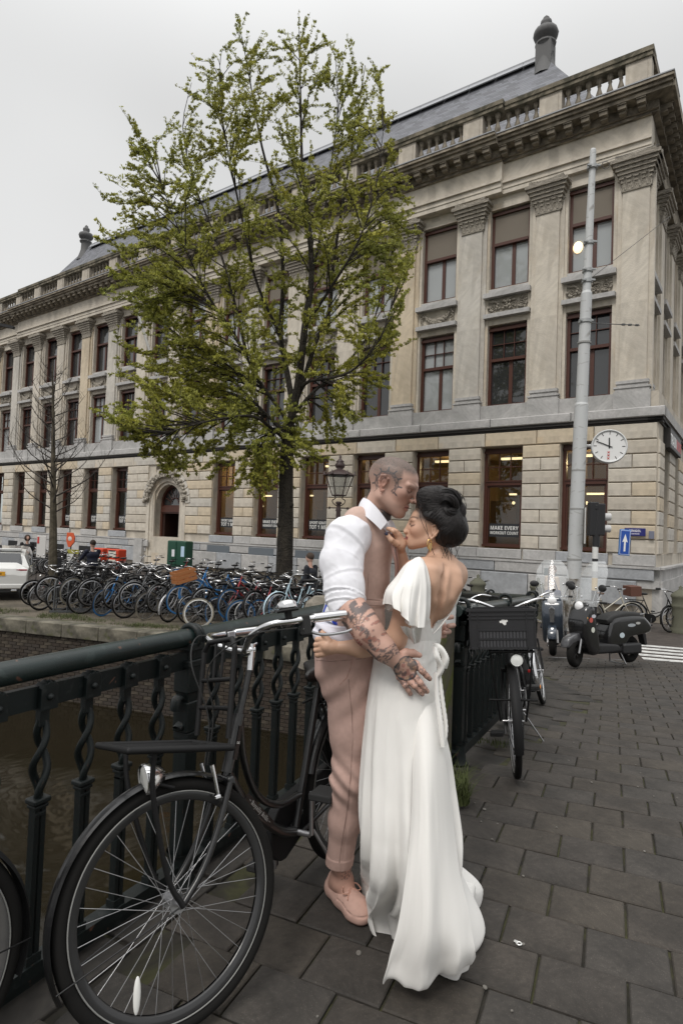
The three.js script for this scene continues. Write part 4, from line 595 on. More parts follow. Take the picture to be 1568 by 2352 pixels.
  front(mesh('handlebar', cached('hb' + (o.bar || '') + hi, () => { const c = V(.282, o.hi ? 1.05 : 1.02, 0), P = (x, y, z) => V(c.x + x, c.y + y, z); const half = s => o.bar === 'flat' ? [P(.02, 0, 0), P(.03, .01, s * .1), P(.0, .03, s * .22), P(-.06, .03, s * .31)] : [P(.03, 0, 0), P(.055, .012, s * .06), P(.075, .05, s * .15), P(.05, .075, s * .23), P(-.03, .075, s * .275), P(-.2, .07, s * .3)]; return merge([tube(half(1), .0115, 30, seg), tube(half(-1), .0115, 30, seg), rod(V(.30, .98, 0), c.clone().add(V(-.005, .02, 0)), .0125, .0125, seg), rod(c.clone().add(V(-.01, .0, 0)), P(.04, 0, 0), .013, .013, seg)]); }), o.barM || MB.chrome, t, false));
  if (o.bar !== 'flat') for (const s of [-1, 1]) front(mesh('grip', cached('gp' + s + hi, () => rod(V(.282 - .09, (o.hi ? 1.05 : 1.02) + .074, s * .287), V(.282 - .215, (o.hi ? 1.05 : 1.02) + .07, s * .303), .016, .0165, hi ? 16 : 6)), o.grip || MB.rubber, t, false));
  if (o.lamp !== false) front(mesh('head_lamp', cached('hl' + hi, () => lathe([[0, 0], [.03, .0], [.036, .02], [.034, .04], [.02, .065], [0, .07]], hi ? 24 : 10, .53, .80, 0, 0, 0, Math.PI / 2 - .1)), o.lampM || MB.chrome, t, false));
  if (o.carrier !== false) mesh('carrier', cached('ca' + hi, () => { const l = [bars([V(-.2, .74, .06), V(-.66, .74, .06), V(-.66, .74, -.06), V(-.2, .74, -.06)], .006, 5)]; for (const z of [-.02, .02]) l.push(rod(V(-.2, .74, z), V(-.66, .74, z), .004, .004, 4)); for (const s of [-1, 1]) l.push(rod(V(-.58, .74, s * .06), V(-.46, .35, s * .07), .005, .005, 5)); return merge(l.flat()); }), o.carrierM || MB.matt, t, false);
  mesh('rear_lamp', cached('rl', () => rbox(.015, .028, .045, .005, -.832, .5, 0)), MB.red2, t, false);
  mesh('kickstand', cached('ks', () => rod(V(-.1, .26, -.04), V(-.16, .02, -.17), .007, .006, 6)), MB.steel, t, false);
  t.userData.st = undefined; t._st = st; t._front = front; return t;
}
// puts a bike so that its point (lx, ly) in its own frame stands at the world point p, heading with direction f and leaning
function setBike(t, p, fx, fD, lean = 0, lx = 0, ly = 0) { t.rotation.set(0, 0, 0); t.rotation.order = 'YXZ'; t.rotation.y = Math.atan2(fD, fx); t.rotation.x = lean; t.position.set(0, 0, 0); t.updateMatrix(); const q = V(lx, ly, 0).applyMatrix4(t.matrix); t.position.copy(p).sub(q); delete t.userData.st; return t; }
{
  // the big black bicycle in front
  const st = -.50;
  const b = makeBike({ name: 'black_bicycle', label: 'large black city bicycle with front carrier in the foreground by the railing', type: 'oma', hi: true, steer: st, grip: MB.chrome, lamp: false, rim: M([.02, .02, .021], { roughness: .35, clearcoat: .5 }), frame: MB.black });
  const F = m => b._front(m);
  // front carrier: platform, upright hoop, struts to the axle
  const mB = M([.008, .008, .0085], { roughness: .6, specularIntensity: .6 });
  F(mesh('front_carrier', [bars([V(.48, .765, .15), V(.80, .835, .15), V(.80, .835, -.15), V(.48, .765, -.15), V(.48, .765, .15)], .0105, 10), [-.09, -.03, .03, .09].map(z => rod(V(.48, .765, z), V(.80, .835, z), .005, .005, 6)), bars([V(.475, .79, .12), V(.41, 1.07, .12), V(.40, 1.1, .09), V(.40, 1.1, -.09), V(.41, 1.07, -.12), V(.475, .79, -.12)], .0095, 10), rod(V(.432, .97, .12), V(.432, .97, -.12), .008), rod(V(.453, .88, .12), V(.453, .88, -.12), .008), rod(V(.40, 1.1, .03), V(.432, .97, .03), .006), rod(V(.40, 1.1, -.03), V(.432, .97, -.03), .006)], mB, b));
  for (const s of [-1, 1]) F(mesh('carrier_strut', [tube([V(.72, .815, s * .13), V(.73, .69, s * .11), V(.70, .45, s * .075), V(.66, .35, s * .07)], .0085, 20, 8)], mB, b));
  const lamp = part('lamp', b); mesh('lamp_shell', [lathe([[0, -.055], [.02, -.05], [.038, -.02], [.046, .0], [.046, .012], [.0425, .014]], 28, 0, 0, 0, 0, 0, -Math.PI / 2)], MB.chrome, lamp); mesh('lamp_lens', [lathe([[0, .013], [.03, .011], [.0425, .006]], 28, 0, 0, 0, 0, 0, -Math.PI / 2)], M([.75, .75, .72], { roughness: .15, clearcoat: 1 }), lamp); mesh('lamp_bracket', [rod(V(-.02, -.02, 0), V(-.08, -.05, 0), .006)], mB, lamp); lamp.position.set(.715, .725, -.03); F(lamp);
  F(mesh('brake_arm', [-1, 1].map(s => [rod(V(.495, .61, s * .04), V(.505, .71, s * .04), .006, .008), rbox(.02, .012, .03, .003, .5, .61, s * .035)]), MB.chrome, b));
  F(mesh('brake_lever', [-1, 1].map(s => [rbox(.035, .035, .03, .006, .217, 1.115, s * .275), tube([V(.237, 1.095, s * .285), V(.177, 1.065, s * .30), V(.1, 1.06, s * .325), V(.07, 1.065, s * .33)], .0055, 14, 7)]), MB.steel, b));
  for (const s of [-1, 1]) F(mesh('lever_clamp', [rbox(.03, .07, .035, .008, .222, 1.105, s * .28)], MB.rubber, b));
  const bell = part('bell', b); mesh('bell_dome', [lathe([[0, .03], [.022, .028], [.032, .018], [.034, .002], [.03, 0]], 24)], MB.chrome, bell); mesh('bell_base', [lathe([[0, -.012], [.037, -.012], [.037, -.002], [0, 0]], 24), rbox(.02, .03, .02, .004, 0, -.02, 0)], MB.rubber, bell); bell.position.set(.272, 1.17, -.262); F(bell);
  F(mesh('cable', [tube([V(.257, 1.1, -.28), V(.4, 1.1, -.2), V(.48, 1.02, -.05), V(.46, .86, .0), V(.49, .7, .03)], .0028, 30, 5), tube([V(.257, 1.1, .28), V(.4, 1.13, .18), V(.5, 1.04, .04), V(.47, .85, .02), V(.5, .7, .03)], .0028, 30, 5)], MB.rubber, b));
  const wr = part('spoke_reflector', b); mesh('reflector_body', [ball(1, 0, 0, 0, 14, [.011, .048, .006])], M([.75, .75, .72], { roughness: .2, clearcoat: 1 }), wr); const a0 = 4.02; wr.position.set(.66 + Math.cos(a0) * .23 * -1 * -1, .35 + Math.sin(a0) * .23, -.012); wr.position.set(.66 + .14, .35 - .19, -.015); wr.rotation.z = .15; F(wr);
  mesh('dress_guard', [extr([[-.46, .33], [-.78, .3], [-.74, .58], [-.6, .71], [-.42, .72], [-.28, .6]], .006, 0, 0, 0, -.055), extr([[-.46, .33], [-.78, .3], [-.74, .58], [-.6, .71], [-.42, .72], [-.28, .6]], .006, 0, 0, 0, .05)], M([.01, .01, .011], { roughness: .35, clearcoat: .5 }), b);
  mesh('frame_ring_lock', [place(torus(.045, .013, 8, 20, 4.6), -.31, .70, 0, 0, Math.PI / 2, 0)], MB.matt, b);
  // lettering on the tubes
  const dec = (txt, w, h, font) => { const c = document.createElement('canvas'); c.width = 256; c.height = 32; const x = c.getContext('2d'); x.fillStyle = '#0b0b0c'; x.fillRect(0, 0, 256, 32); x.fillStyle = '#c9c9c6'; x.font = font; x.textAlign = 'center'; x.textBaseline = 'middle'; x.fillText(txt, 128, 17); const t = new THREE.CanvasTexture(c); t.colorSpace = THREE.SRGBColorSpace; return [ni(new THREE.PlaneGeometry(w, h)), M(0xffffff, { map: t, roughness: .35 })]; };
  const [dg, dm] = dec('~ Royally Rolls ~', .24, .026, 'italic 26px serif'); const d1 = mesh('lettering', dg, dm, b, false); d1.position.set(.265, .475, -.0205); d1.rotation.set(0, Math.PI, .0); d1.rotateZ(-.78 + 0); 
  const [eg, em] = dec('R', .1, .1, 'bold 34px serif'); const e1 = mesh('lettering', ni(new THREE.PlaneGeometry(.11, .022)), em, b, false); e1.position.set(.40, .755, -.021); e1.rotation.set(0, Math.PI, 0); e1.rotateZ(Math.PI / 2 - .34);
  const hub = V(.66, .35, 0).applyMatrix4(b._st); setBike(b, V(-.466, .365, -1.885), -.43, -.90, .05); b.updateMatrix(); const hw = hub.clone().applyMatrix4(b.matrix); b.position.add(V(-.466, .365, -1.885).sub(hw)); b.position.y = .012;
  // second bicycle at the left edge: only its wheel reaches into the picture
  const c = makeBike({ name: 'parked_bicycle', label: 'bicycle at the left edge of the picture showing only its wheel and mudguard', type: 'men', hi: true, frame: MB.matt, rim: MB.steel, guard: MB.matt, carrier: true, steer: 0 }); c.remove(c.children.find(k => k.name === 'rear_lamp')); c.remove(c.children.find(k => k.name === 'carrier'));
  setBike(c, at(-300, 2290, 1.46).setY(.35), -.62, -.78, .03, -.46, .35); c.position.y = .01;
  // ---- bicycle with the black crate
  const cr = makeBike({ name: 'crate_bicycle', label: 'black bicycle with a black plastic crate on its front carrier, beside the railing', type: 'step', hi: true, steer: .12, frame: MB.matt, fork: MB.matt, lamp: false, rim: MB.steel, barM: MB.chrome });
  const G = m => cr._front(m);
  const crate = part('crate', cr), cm = M([.016, .016, .018], { roughness: .42 });
  const cg = []; const cw = .40, ch = .25, cd = .3; // open box with ribs
  cg.push(bx(-cd / 2, cd / 2, 0, .012, -cw / 2, cw / 2)); for (const s of [-1, 1]) { cg.push(bx(s * cd / 2 - .005, s * cd / 2 + .005, 0, ch, -cw / 2, cw / 2), bx(-cd / 2, cd / 2, 0, ch, s * cw / 2 - .005, s * cw / 2 + .005)); }
  mesh('crate_wall', cg, cm, crate); const rb = []; for (const s of [-1, 1]) { rb.push(bx(s * (cd / 2 + .008) - .008, s * (cd / 2 + .008) + .008, ch - .012, ch + .004, -cw / 2 - .018, cw / 2 + .018), bx(s * (cd / 2 + .006) - .006, s * (cd / 2 + .006) + .006, ch - .04, ch - .032, -cw / 2 - .014, cw / 2 + .014), bx(s * (cd / 2 + .006) - .006, s * (cd / 2 + .006) + .006, ch - .062, ch - .054, -cw / 2 - .014, cw / 2 + .014), bx(s * (cd / 2 + .006) - .006, s * (cd / 2 + .006) + .006, .0, .014, -cw / 2 - .01, cw / 2 + .01), bx(s * (cd / 2 + .006) - .006, s * (cd / 2 + .006) + .006, .06, .068, -cw / 2 + .05, cw / 2 - .05), bx(s * (cd / 2 + .006) - .006, s * (cd / 2 + .006) + .006, .115, .123, -cw / 2 + .05, cw / 2 - .05)); for (const z of [-cw / 2, -cw / 2 + .05, cw / 2 - .05, cw / 2]) rb.push(bx(s * (cd / 2 + .006) - .006, s * (cd / 2 + .006) + .006, 0, ch, z - .004, z + .004)); rb.push(bx(-cd / 2 - .014, cd / 2 + .014, ch - .012, ch + .004, s * (cw / 2 + .008) - .008, s * (cw / 2 + .008) + .008)); } mesh('crate_rib', rb, cm, crate);
  mesh('crate_slot', [0, 1].map(j => Array.from({ length: 14 }, (_, i) => rbox(.004, .042, .012, .001, cd / 2 + .005, .035 + j * .055, (i - 6.5) * .0205))), M([.05, .05, .055], { roughness: .4 }), crate);
  mesh('sticker', [extr([[0, 0], [.012, -.014], [.024, -.012], [.026, .004], [.036, .01], [.032, .022], [.018, .018], [.012, .03], [-.002, .026], [-.004, .014], [-.016, .012], [-.014, 0]], .001, 0, cd / 2 + .006, .165, .0, 0, Math.PI / 2)], M([.75, .75, .73]), crate);
  crate.position.set(.70, .83, .05); crate.rotation.z = .0; G(crate);
  G(mesh('front_carrier', [bars([V(.5, .815, .13), V(.84, .815, .13), V(.84, .815, -.13), V(.5, .815, -.13), V(.5, .815, .13)], .009, 8), [-.08, -.03, .03, .08].map(z => rod(V(.5, .815, z), V(.84, .815, z), .006, .006, 6)), [-1, 1].map(s => tube([V(.8, .815, s * .13), V(.76, .6, s * .11), V(.66, .35, s * .08)], .007, 12, 6)), rod(V(.75, .5, -.15), V(.75, .5, .15), .007)], MB.matt, cr));
  const l2 = part('lamp', cr); mesh('lamp_shell', [lathe([[0, -.05], [.03, -.04], [.04, 0], [.038, .012]], 24, 0, 0, 0, 0, 0, -Math.PI / 2)], MB.chrome, l2); mesh('lamp_lens', [lathe([[0, .013], [.03, .011], [.038, .006]], 24, 0, 0, 0, 0, 0, -Math.PI / 2)], M([.8, .82, .8], { roughness: .15, clearcoat: 1 }), l2); l2.position.set(.82, .76, -.03); G(l2);
  mesh('pedal_reflector', [rbox(.11, .012, .05, .003, -.03, .45, -.17)], MB.orange, cr);
  const rw = atGround(1190, 1787, -.04); setBike(cr, V(rw.x, 0, rw.z), -.30, -.95, .13, .66, 0); cr.position.y = -.075; cr.rotation.z = .06;
  // ---- two more along the railing behind it
  const d = makeBike({ name: 'parked_bicycle', label: 'black and chrome bicycle right behind the crate bicycle, large chrome wheel', type: 'men', hi: true, steer: -.3, frame: MB.matt, guard: MB.chrome, rim: MB.chrome });
  { const q = at(1246, 1548, 6.6); setBike(d, V(q.x, gh(6.6), -6.6), -.1, -.99, .1, .66, 0); }; d.rotation.z = 0;
  const e = makeBike({ name: 'parked_bicycle', label: 'dark bicycle with chrome handlebar leaning on the railing behind the crate bicycle', type: 'oma', frame: MB.matt, rim: MB.steel });
  setBike(e, V(1.62, gh(6.7), -6.7), -.35, .94, -.06, 0, 0);
  // ---- parked rows across the canal
  const kinds = [
    ['black bicycle with black tyres parked in the rack on the far quay', { type: 'oma', frame: MB.black }], ['black diamond frame bicycle with grey rims in the far rack', { type: 'men', frame: MB.matt, bar: 'flat', barM: MB.matt }],
    ['black bicycle with a blue front tyre in the far rack', { type: 'oma', frame: MB.black, front: MB.tyreB }], ['grey bicycle with pale handlebar in the far rack', { type: 'step', frame: MB.grey }],
    ['dark bicycle with cream tyres in the far rack', { type: 'oma', frame: MB.matt, rear: MB.tyreC, front: MB.tyreC }], ['silver grey bicycle in the far rack', { type: 'men', frame: MB.silver, guard: MB.silver }],
    ['red bicycle in the far rack', { type: 'step', frame: MB.red, guard: MB.matt, front: MB.tyreB }], ['pale blue bicycle in the far rack', { type: 'oma', frame: MB.pale, guard: MB.pale }],
    ['bright blue bicycle in the far rack', { type: 'men', frame: MB.blue, guard: MB.matt, front: MB.tyreB }], ['green bicycle in the far rack', { type: 'oma', frame: MB.green }], ['cream bicycle in the far rack', { type: 'step', frame: MB.cream, guard: MB.cream }]];
  const proto = {}, q = rng(31); const GRP = 'bicycles parked in rows on the far quay';
  const ORD = ['leftmost', 'second', 'third', 'fourth', 'fifth', 'sixth', 'seventh', 'eighth', 'ninth', 'tenth', 'eleventh', 'twelfth', 'thirteenth', 'fourteenth', 'fifteenth', 'sixteenth', 'seventeenth', 'eighteenth', 'nineteenth', 'twentieth', 'twenty first', 'twenty second', 'twenty third', 'twenty fourth']; const LOOK = ['black bicycle with black tyres', 'black diamond frame bicycle', 'black bicycle with blue front tyre', 'grey bicycle', 'dark bicycle with cream tyres', 'silver grey bicycle', 'red bicycle', 'pale blue bicycle', 'bright blue bicycle', 'green bicycle', 'cream bicycle']; const nth = (k, kd, row) => LOOK[kd] + ', ' + ORD[k] + (k ? ' from left' : '') + ', ' + row;
  function park(kd, x, D, y, fx, fD, lean, label, steer) { let t; const [lab, opt] = kinds[kd]; if (!proto[kd]) { t = proto[kd] = makeBike({ ...opt, steer: steer || 0, label: lab, spokes: 14 }); } else t = copyOf(proto[kd], lab); t.userData.label = label || lab; t.userData.group = GRP; setBike(t, V(x, y, -D), fx, fD, lean, .1, 0); return t; }
  const kA = [0, 1, 0, 4, 1, 0, 8, 0, 1, 3, 4, 0, 5, 2, 0, 1, 2, 6, 0, 1, 0, 2, 7, 0];
  for (let k = 0; k < 24; k++) { const t = k / 23, x = lerp(-7.3, -.35, t), D = lerp(15.75, 13.55, t) + .35, a = .82 + (q() - .5) * .3; park(kA[k], x, D, -.8 + (k % 2 ? .2 : 0), -Math.cos(a), -Math.sin(a), (q() - .5) * .12, nth(k, kA[k], 'front rack row'), (q() - .5) * .5); }
  const kB = [0, 1, 4, 0, 3, 0, 10, 1, 0, 5, 0, 1, 2, 0, 3, 1, 0, 7, 0, 1, 0, 5];
  for (let k = 0; k < 22; k++) { const t = k / 21, x = lerp(-7.4, .4, t), D = lerp(17.3, 15.2, t), a = .85 + (q() - .5) * .4; park(kB[k], x, D, -.8 + (k % 2 ? .15 : 0), Math.cos(a), Math.sin(a), (q() - .5) * .14, nth(k, kB[k], 'second rack row'), (q() - .5) * .6); }
  // along the wall further left and right
  for (let k = 0; k < 16; k++) { const t = k / 15, x = lerp(-15.2, -9.0, t), D = lerp(30, 25.4, t) - 1.2, a = .5 + (q() - .5) * .7; park([0, 1, 0, 3, 0, 1, 0, 0][k % 8], x, D, -.79, -Math.cos(a), -Math.sin(a), (q() - .5) * .1, nth(k, [0, 1, 0, 3, 0, 1, 0, 0][k % 8], 'row near the wall'), (q() - .5) * .6).userData.group = 'bicycles near the wall'; }
  for (let k = 0; k < 12; k++) { const t = k / 11, x = lerp(-7.6, -.2, t), D = lerp(24, 20.6, t), a = .5 + (q() - .5) * .8; park([0, 5, 1, 6, 0, 4, 1, 0, 2, 3, 0, 1][k], x, D, -.8, -Math.cos(a), -Math.sin(a), (q() - .5) * .1, nth(k, [0, 5, 1, 6, 0, 4, 1, 0, 2, 3, 0, 1][k], 'back row'), (q() - .5) * .6).userData.group = 'bicycles in the back row'; }
  // the loose white rimmed wheel side bicycle at the front of the rack
  const wb = makeBike({ name: 'parked_bicycle', label: 'dark bicycle with a bright white front rim, foremost at the quay edge', type: 'men', frame: MB.matt, rim: MB.white, spokes: 22, front: MB.tyreC }); setBike(wb, V(-3.15, -.8, -13.75), -.97, -.22, .05, .66, 0);
  const bb = makeBike({ name: 'parked_bicycle', label: 'bicycle with a blue front tyre seen side on, right of the white rimmed wheel', type: 'oma', frame: MB.black, front: MB.tyreB, spokes: 22 }); setBike(bb, V(-2.2, -.8, -13.75), -.9, -.43, -.05, .66, 0);
  const ub = makeBike({ name: 'parked_bicycle', label: 'bicycle with a blue tyre standing upright in the upper rack under the wooden box', type: 'oma', frame: MB.blue, rear: MB.tyreB, front: MB.tyreB }); setBike(ub, V(-3.0, -.45, -14.9), -.85, -.52, .1, .1, 0);
  const lb = makeBike({ name: 'parked_bicycle', label: 'pale blue step through bicycle beside the man in the dark jacket', type: 'oma', frame: MB.pale, guard: MB.pale, rim: MB.steel, spokes: 22 }); setBike(lb, V(-.9, -.55, -13.6), -.75, -.66, .0, .1, 0);
  const rd = makeBike({ name: 'parked_bicycle', label: 'bright red bicycle with a blue front tyre leaning out of the rack', type: 'step', frame: MB.red, front: MB.tyreB, guard: MB.matt, spokes: 22 }); setBike(rd, V(-1.75, -.8, -13.9), -.75, -.66, .16, .66, 0);
  // wooden box on one of them
  const bo = at(425, 1322, 14.6); const wbx = thing('wooden_crate', 'slatted orange brown wooden crate on a bicycle in the far rack', 'crate', bo.x, bo.y - .14, bo.z, .7); for (let k = 0; k < 3; k++) for (const s of [-1, 1]) { mesh('slat', [box(.5, .075, .015, 0, .04 + k * .1, s * .17)], MB.wood, wbx); mesh('slat', [box(.015, .075, .34, s * .25, .04 + k * .1, 0)], MB.wood, wbx); } mesh('bottom', [box(.48, .012, .32, 0, .006, 0)], MB.wood, wbx); wbx.rotation.z = .25;
  // rack: hoops on a bar
  const rk = thing('bicycle_rack', 'long grey steel bicycle rack of hoops at the far quay edge', 'bicycle rack', -7.15, -.8, -15.3, Math.atan2(.33, -1) + Math.PI); rk.rotation.y = Math.atan2(2.2, 6.9) * 1; 
  const RM = M([.085, .09, .095], { roughness: .5, metalness: .3 }); const hoopG = metreUV(tube([V(0, 0, 0), V(0, .62, -.03), V(.0, .78, -.12), V(0, .8, -.28), V(0, .76, -.4), V(0, .0, -.45)], .02, 22, 6));
  for (let k = 0; k < 24; k++) mesh('hoop', hoopG, RM, rk, false).position.set(k * .31, 0, 0); mesh('base_bar', [bx(-.1, 7.3, .02, .07, -.03, .03), bx(-.1, 7.3, .02, .07, -.48, -.42)], RM, rk);
  // white step through bicycles at the wall on the right
  const w1 = makeBike({ name: 'white_bicycle', label: 'cream white step through bicycle with a brown box in front, by the building corner', type: 'step', frame: MB.cream, guard: MB.cream, saddle: MB.brownL, rear: MB.tyre, spokes: 20, fork: MB.cream }); { const p = at(1411, 1437, 16.2); setBike(w1, V(p.x - .2, -.8, -16.2), .98, .1, .03, 0, 0); const ba = mesh('box', [bx(.56, .86, .86, 1.12, -.19, .19)], M([.11, .045, .03], { roughness: .7 }), w1); ba.rotation.z = .05; }
  const w2 = copyOf(proto[0], 'black bicycle right of the cream white bicycle by the building corner'); setBike(w2, V(8.55, -.8, -16.5), .8, -.55, .03); w2.userData.group = undefined; delete w2.userData.group;
  const w3 = copyOf(proto[1], 'dark bicycle at the right edge of the picture by the bollard'); setBike(w3, V(9.25, -.8, -16.2), -.85, -.5, .03); delete w3.userData.group;
  const w4 = copyOf(proto[4], 'dark bicycle with cream tyres partly behind the scooter windscreen'); setBike(w4, V(6.1, -.8, -16.6), .9, -.3, .03); delete w4.userData.group;
  const w5 = copyOf(proto[3], 'grey bicycle by the wall between the two bollards behind the railing'); setBike(w5, V(3.9, -.8, -17.4), .7, .7, .03); delete w5.userData.group;
}
// ---------- street things ----------
const txt = (w, h, draw) => { const c = document.createElement('canvas'); c.width = w; c.height = h; draw(c.getContext('2d'), w, h); const t = new THREE.CanvasTexture(c); t.colorSpace = THREE.SRGBColorSpace; return M(0xffffff, { map: t, roughness: .5 }); };
const CB = V(10.079, 0, -19.301), DU = V(-.8177, 0, -.5756), DN = V(-.5756, 0, .8177), PHIB = -(Math.PI / 2 - 54.86 * Math.PI / 180);
const onWall = (u, y, o) => CB.clone().addScaledVector(DU, u).addScaledVector(DN, o).setY(y);
const pole = (D, sx, y0) => { const p = at(sx, 1400, D); return V(p.x, y0, -D); };
{
  // ---- white tram pole with the clock
  const D = 15.6, b = at(1316, 1330, D), tp = at(1361, 346, D); b.y = -.8;
  const o = thing('tram_pole', 'tall white stepped steel pole carrying a round clock at the corner', 'pole', b.x, -.8, b.z), ax = tp.clone().sub(at(1316, 1330, D)); const foot = at(1316, 1330, D); const L = t => { const p = foot.clone().addScaledVector(ax, t); return p.sub(V(b.x, -.8, b.z)); };
  const wm = M(0xffffff, { map: dataTex(128, 512, (u, v) => { const n = tfbm(u, v, 8, 3), m = tfbm(u, v * 3, 20, 4); return mix3([.5, .51, .51], [.2, .19, .17], sst(.28, .4, n) * .6 + sst(.35, .5, m) * .4); }, true, .3), roughness: .55 });
  mesh('shaft', [rod(V(L(-.08).x, -.02, L(0).z), L(.4), .178, .17, 20), rod(L(.4), L(.405), .17, .148, 20), rod(L(.40), L(.66), .148, .138, 20), rod(L(.66), L(.667), .138, .105, 20), rod(L(.66), L(.87), .108, .094, 18), rod(L(.87), L(1), .09, .076, 16), rod(L(1), L(1.004), .076, .06, 16)], wm, o);
  mesh('collar', [.045, .16, .248, .545].map(t => rod(L(t - .002), L(t + .002), .182 - t * .03, .182 - t * .03, 20)), M([.3, .3, .29]), o);
  for (const t of [.595, .69, .715, .78, .96]) mesh('clamp', [rod(L(t - .004), L(t + .004), t > .65 ? .135 : .17, t > .65 ? .135 : .17, 16), rbox(.34, .05, .05, .01, L(t).x, L(t).y, L(t).z + .1)], M([.35, .36, .36], { roughness: .5, metalness: .4 }), o);
  mesh('peeling_base', [rod(V(L(-.08).x, .0, L(0).z), V(L(.0).x, L(-.003).y + .05, L(0).z), .183, .181, 18)], M(0xffffff, { map: grain([.12, .1, .075], [.42, .42, .41], .3, 7, 19, 1.3), roughness: .9 }), o);
  { const q = at(1468, 747, D).sub(V(b.x, -.8, b.z)); mesh('wire_arm', [rod(L(.592), q, .012, .012, 6), ...[.7, .82, .95].map(t => { const p = L(.592).lerp(q, t); return rbox(.09, .05, .05, .01, p.x, p.y, p.z); })], M([.1, .1, .1]), o);
    mesh('span_wire', [rod(L(.69), onWall(-.2, 12.2, -.2).sub(V(b.x, -.8, b.z)), .008, .008, 5), rod(L(.965), onWall(0.1, 14.5, .2).sub(V(b.x, -.8, b.z)), .008, .008, 5), place(torus(.1, .008, 5, 16), ...L(.962).add(V(.35, .05, 0)).toArray())], M([.08, .08, .08]), o); }
  const ck = thing('street_clock', 'round white street clock with black hands and three red crosses', 'clock', 0, 0, 0); const cp = at(1398, 1025, D - .1); ck.position.copy(cp); ck.rotation.set(-.02, -.32, -.037); const cr = .435;
  mesh('case', [lathe([[0, -.2], [cr * .9, -.2], [cr, -.15], [cr, .02], [cr * .985, .05], [cr * .95, .055], [cr * .9, .045], [cr * .9, .02]], 48, 0, 0, 0, Math.PI / 2)], M([.62, .63, .63], { roughness: .35 }), ck);
  mesh('dial', [lathe([[0, .021], [cr * .91, .02]], 48, 0, 0, 0, Math.PI / 2)], M([.72, .72, .71], { roughness: .5 }), ck);
  for (let k = 0; k < 12; k++) { const a = k * Math.PI / 6; if (k === 6) continue; mesh('hour_mark', [box(.016, .075, .004, 0, cr * .78, .025)], M([.02, .02, .02]), ck).rotation.z = -a; }
  mesh('hour_hand', [box(.03, .27, .006, 0, .08, .032)], M([.012, .012, .012]), ck).rotation.z = .05; mesh('minute_hand', [box(.022, .42, .006, 0, .13, .04)], M([.012, .012, .012]), ck).rotation.z = 1.2;
  for (let k = 0; k < 3; k++) mesh('red_cross', [box(.012, .07, .004, 0, 0, 0, 0, 0, .78), box(.012, .07, .005, 0, 0, 0, 0, 0, -.78)], M([.5, .02, .02]), ck).position.set(-.01, -.16 - k * .078, .027);
  mesh('bracket', [rod(V(-cr, .02, -.1), V(-.68, .0, -.1), .045, .045, 12), rbox(.06, .26, .2, .015, -.62, 0, -.1)], M([.6, .6, .6], { roughness: .4 }), ck);
  const sg = thing('pole_sign', 'white sign with a red ring seen edge on beside the white pole', 'sign', 0, 0, 0); const sp = at(1342, 1208, D - .1); sg.position.copy(sp); sg.rotation.y = 1.22;
  mesh('plate', [rbox(.62, .92, .03, .02)], M([.62, .62, .6]), sg); mesh('face', [ni(new THREE.PlaneGeometry(.56, .86))], txt(192, 288, (x, w, h) => { x.fillStyle = '#e8e8e6'; x.fillRect(0, 0, w, h); x.strokeStyle = '#c8322a'; x.lineWidth = 16; x.beginPath(); x.arc(w / 2, h * .56, 66, 0, 7); x.stroke(); x.fillStyle = '#333'; x.fillRect(w * .3, h * .06, w * .4, 12); x.fillRect(w * .36, h * .5, w * .28, 10); }), sg, false).position.z = .017;
  // ---- traffic light on a banded post
  const D2 = 14.6, t0 = at(1363, 1400, D2); const tl = thing('traffic_light', 'black traffic light seen from behind on a black and white banded post', 'traffic light', t0.x, -.8, -D2);
  const yA = s => at(1363, s, D2).y + .8; const bk = M([.014, .014, .016], { roughness: .5 }), wt = M([.66, .66, .64]), yl = M([.55, .4, .2], { roughness: .8 });
  const bands = [[1400, 1356, bk], [1356, 1327, yl], [1327, 1312, M([.4, .4, .4])], [1312, 1290, wt], [1290, 1283, bk], [1283, 1256, wt], [1256, 1200, bk]]; for (const [a, c, m] of bands) mesh('post_band', [rod(V(0, Math.max(0, yA(a) - (a === 1400 ? 1 : 0)), 0), V(0, yA(c), 0), .068, .068, 14)], m, tl);
  mesh('lamp_housing', [rbox(.22, .82, .2, .03, -.06, yA(1192), -.04), rbox(.18, .78, .22, .03, .11, yA(1193), -.03)], bk, tl); mesh('head_post', [rod(V(.03, yA(1256), 0), V(.03, yA(1166), 0), .07, .07, 12), rbox(.16, .12, .14, .02, .03, yA(1165), 0)], bk, tl);
  for (const s of [1186, 1213]) mesh('visor', [lathe([[.09, 0], [.095, .16], [.085, .16], [.08, 0]], 14, .19, yA(s), -.03, 0, 0, -Math.PI / 2)], M([.5, .5, .5], { roughness: .4 }), tl);
  // ---- signs on the wall
  { const p = onWall(.60, 0, .2); const s = thing('street_name_sign', 'dark blue street name plate on the stone corner', 'sign', p.x, 1.86, p.z, PHIB); mesh('plate', [rbox(.62, .25, .03, .008)], M([.02, .03, .2]), s); mesh('face', [ni(new THREE.PlaneGeometry(.6, .23))], txt(256, 98, (x, w, h) => { x.fillStyle = '#23256e'; x.fillRect(0, 0, w, h); x.fillStyle = '#ecebea'; x.textAlign = 'center'; x.font = 'bold 44px sans-serif'; x.fillText('SINGEL', w / 2, 48); x.font = 'bold 24px sans-serif'; x.fillText('CENTRUM', w / 2, 82); }), s, false).position.z = .017;
    const p2 = onWall(.12, 0, .19); const s2 = thing('wall_plaque', 'small grey plaque right of the street name plate', 'plaque', p2.x, 1.78, p2.z, PHIB); mesh('plate', [rbox(.16, .25, .03, .006)], M([.2, .21, .27], { roughness: .5, metalness: .3 }), s2);
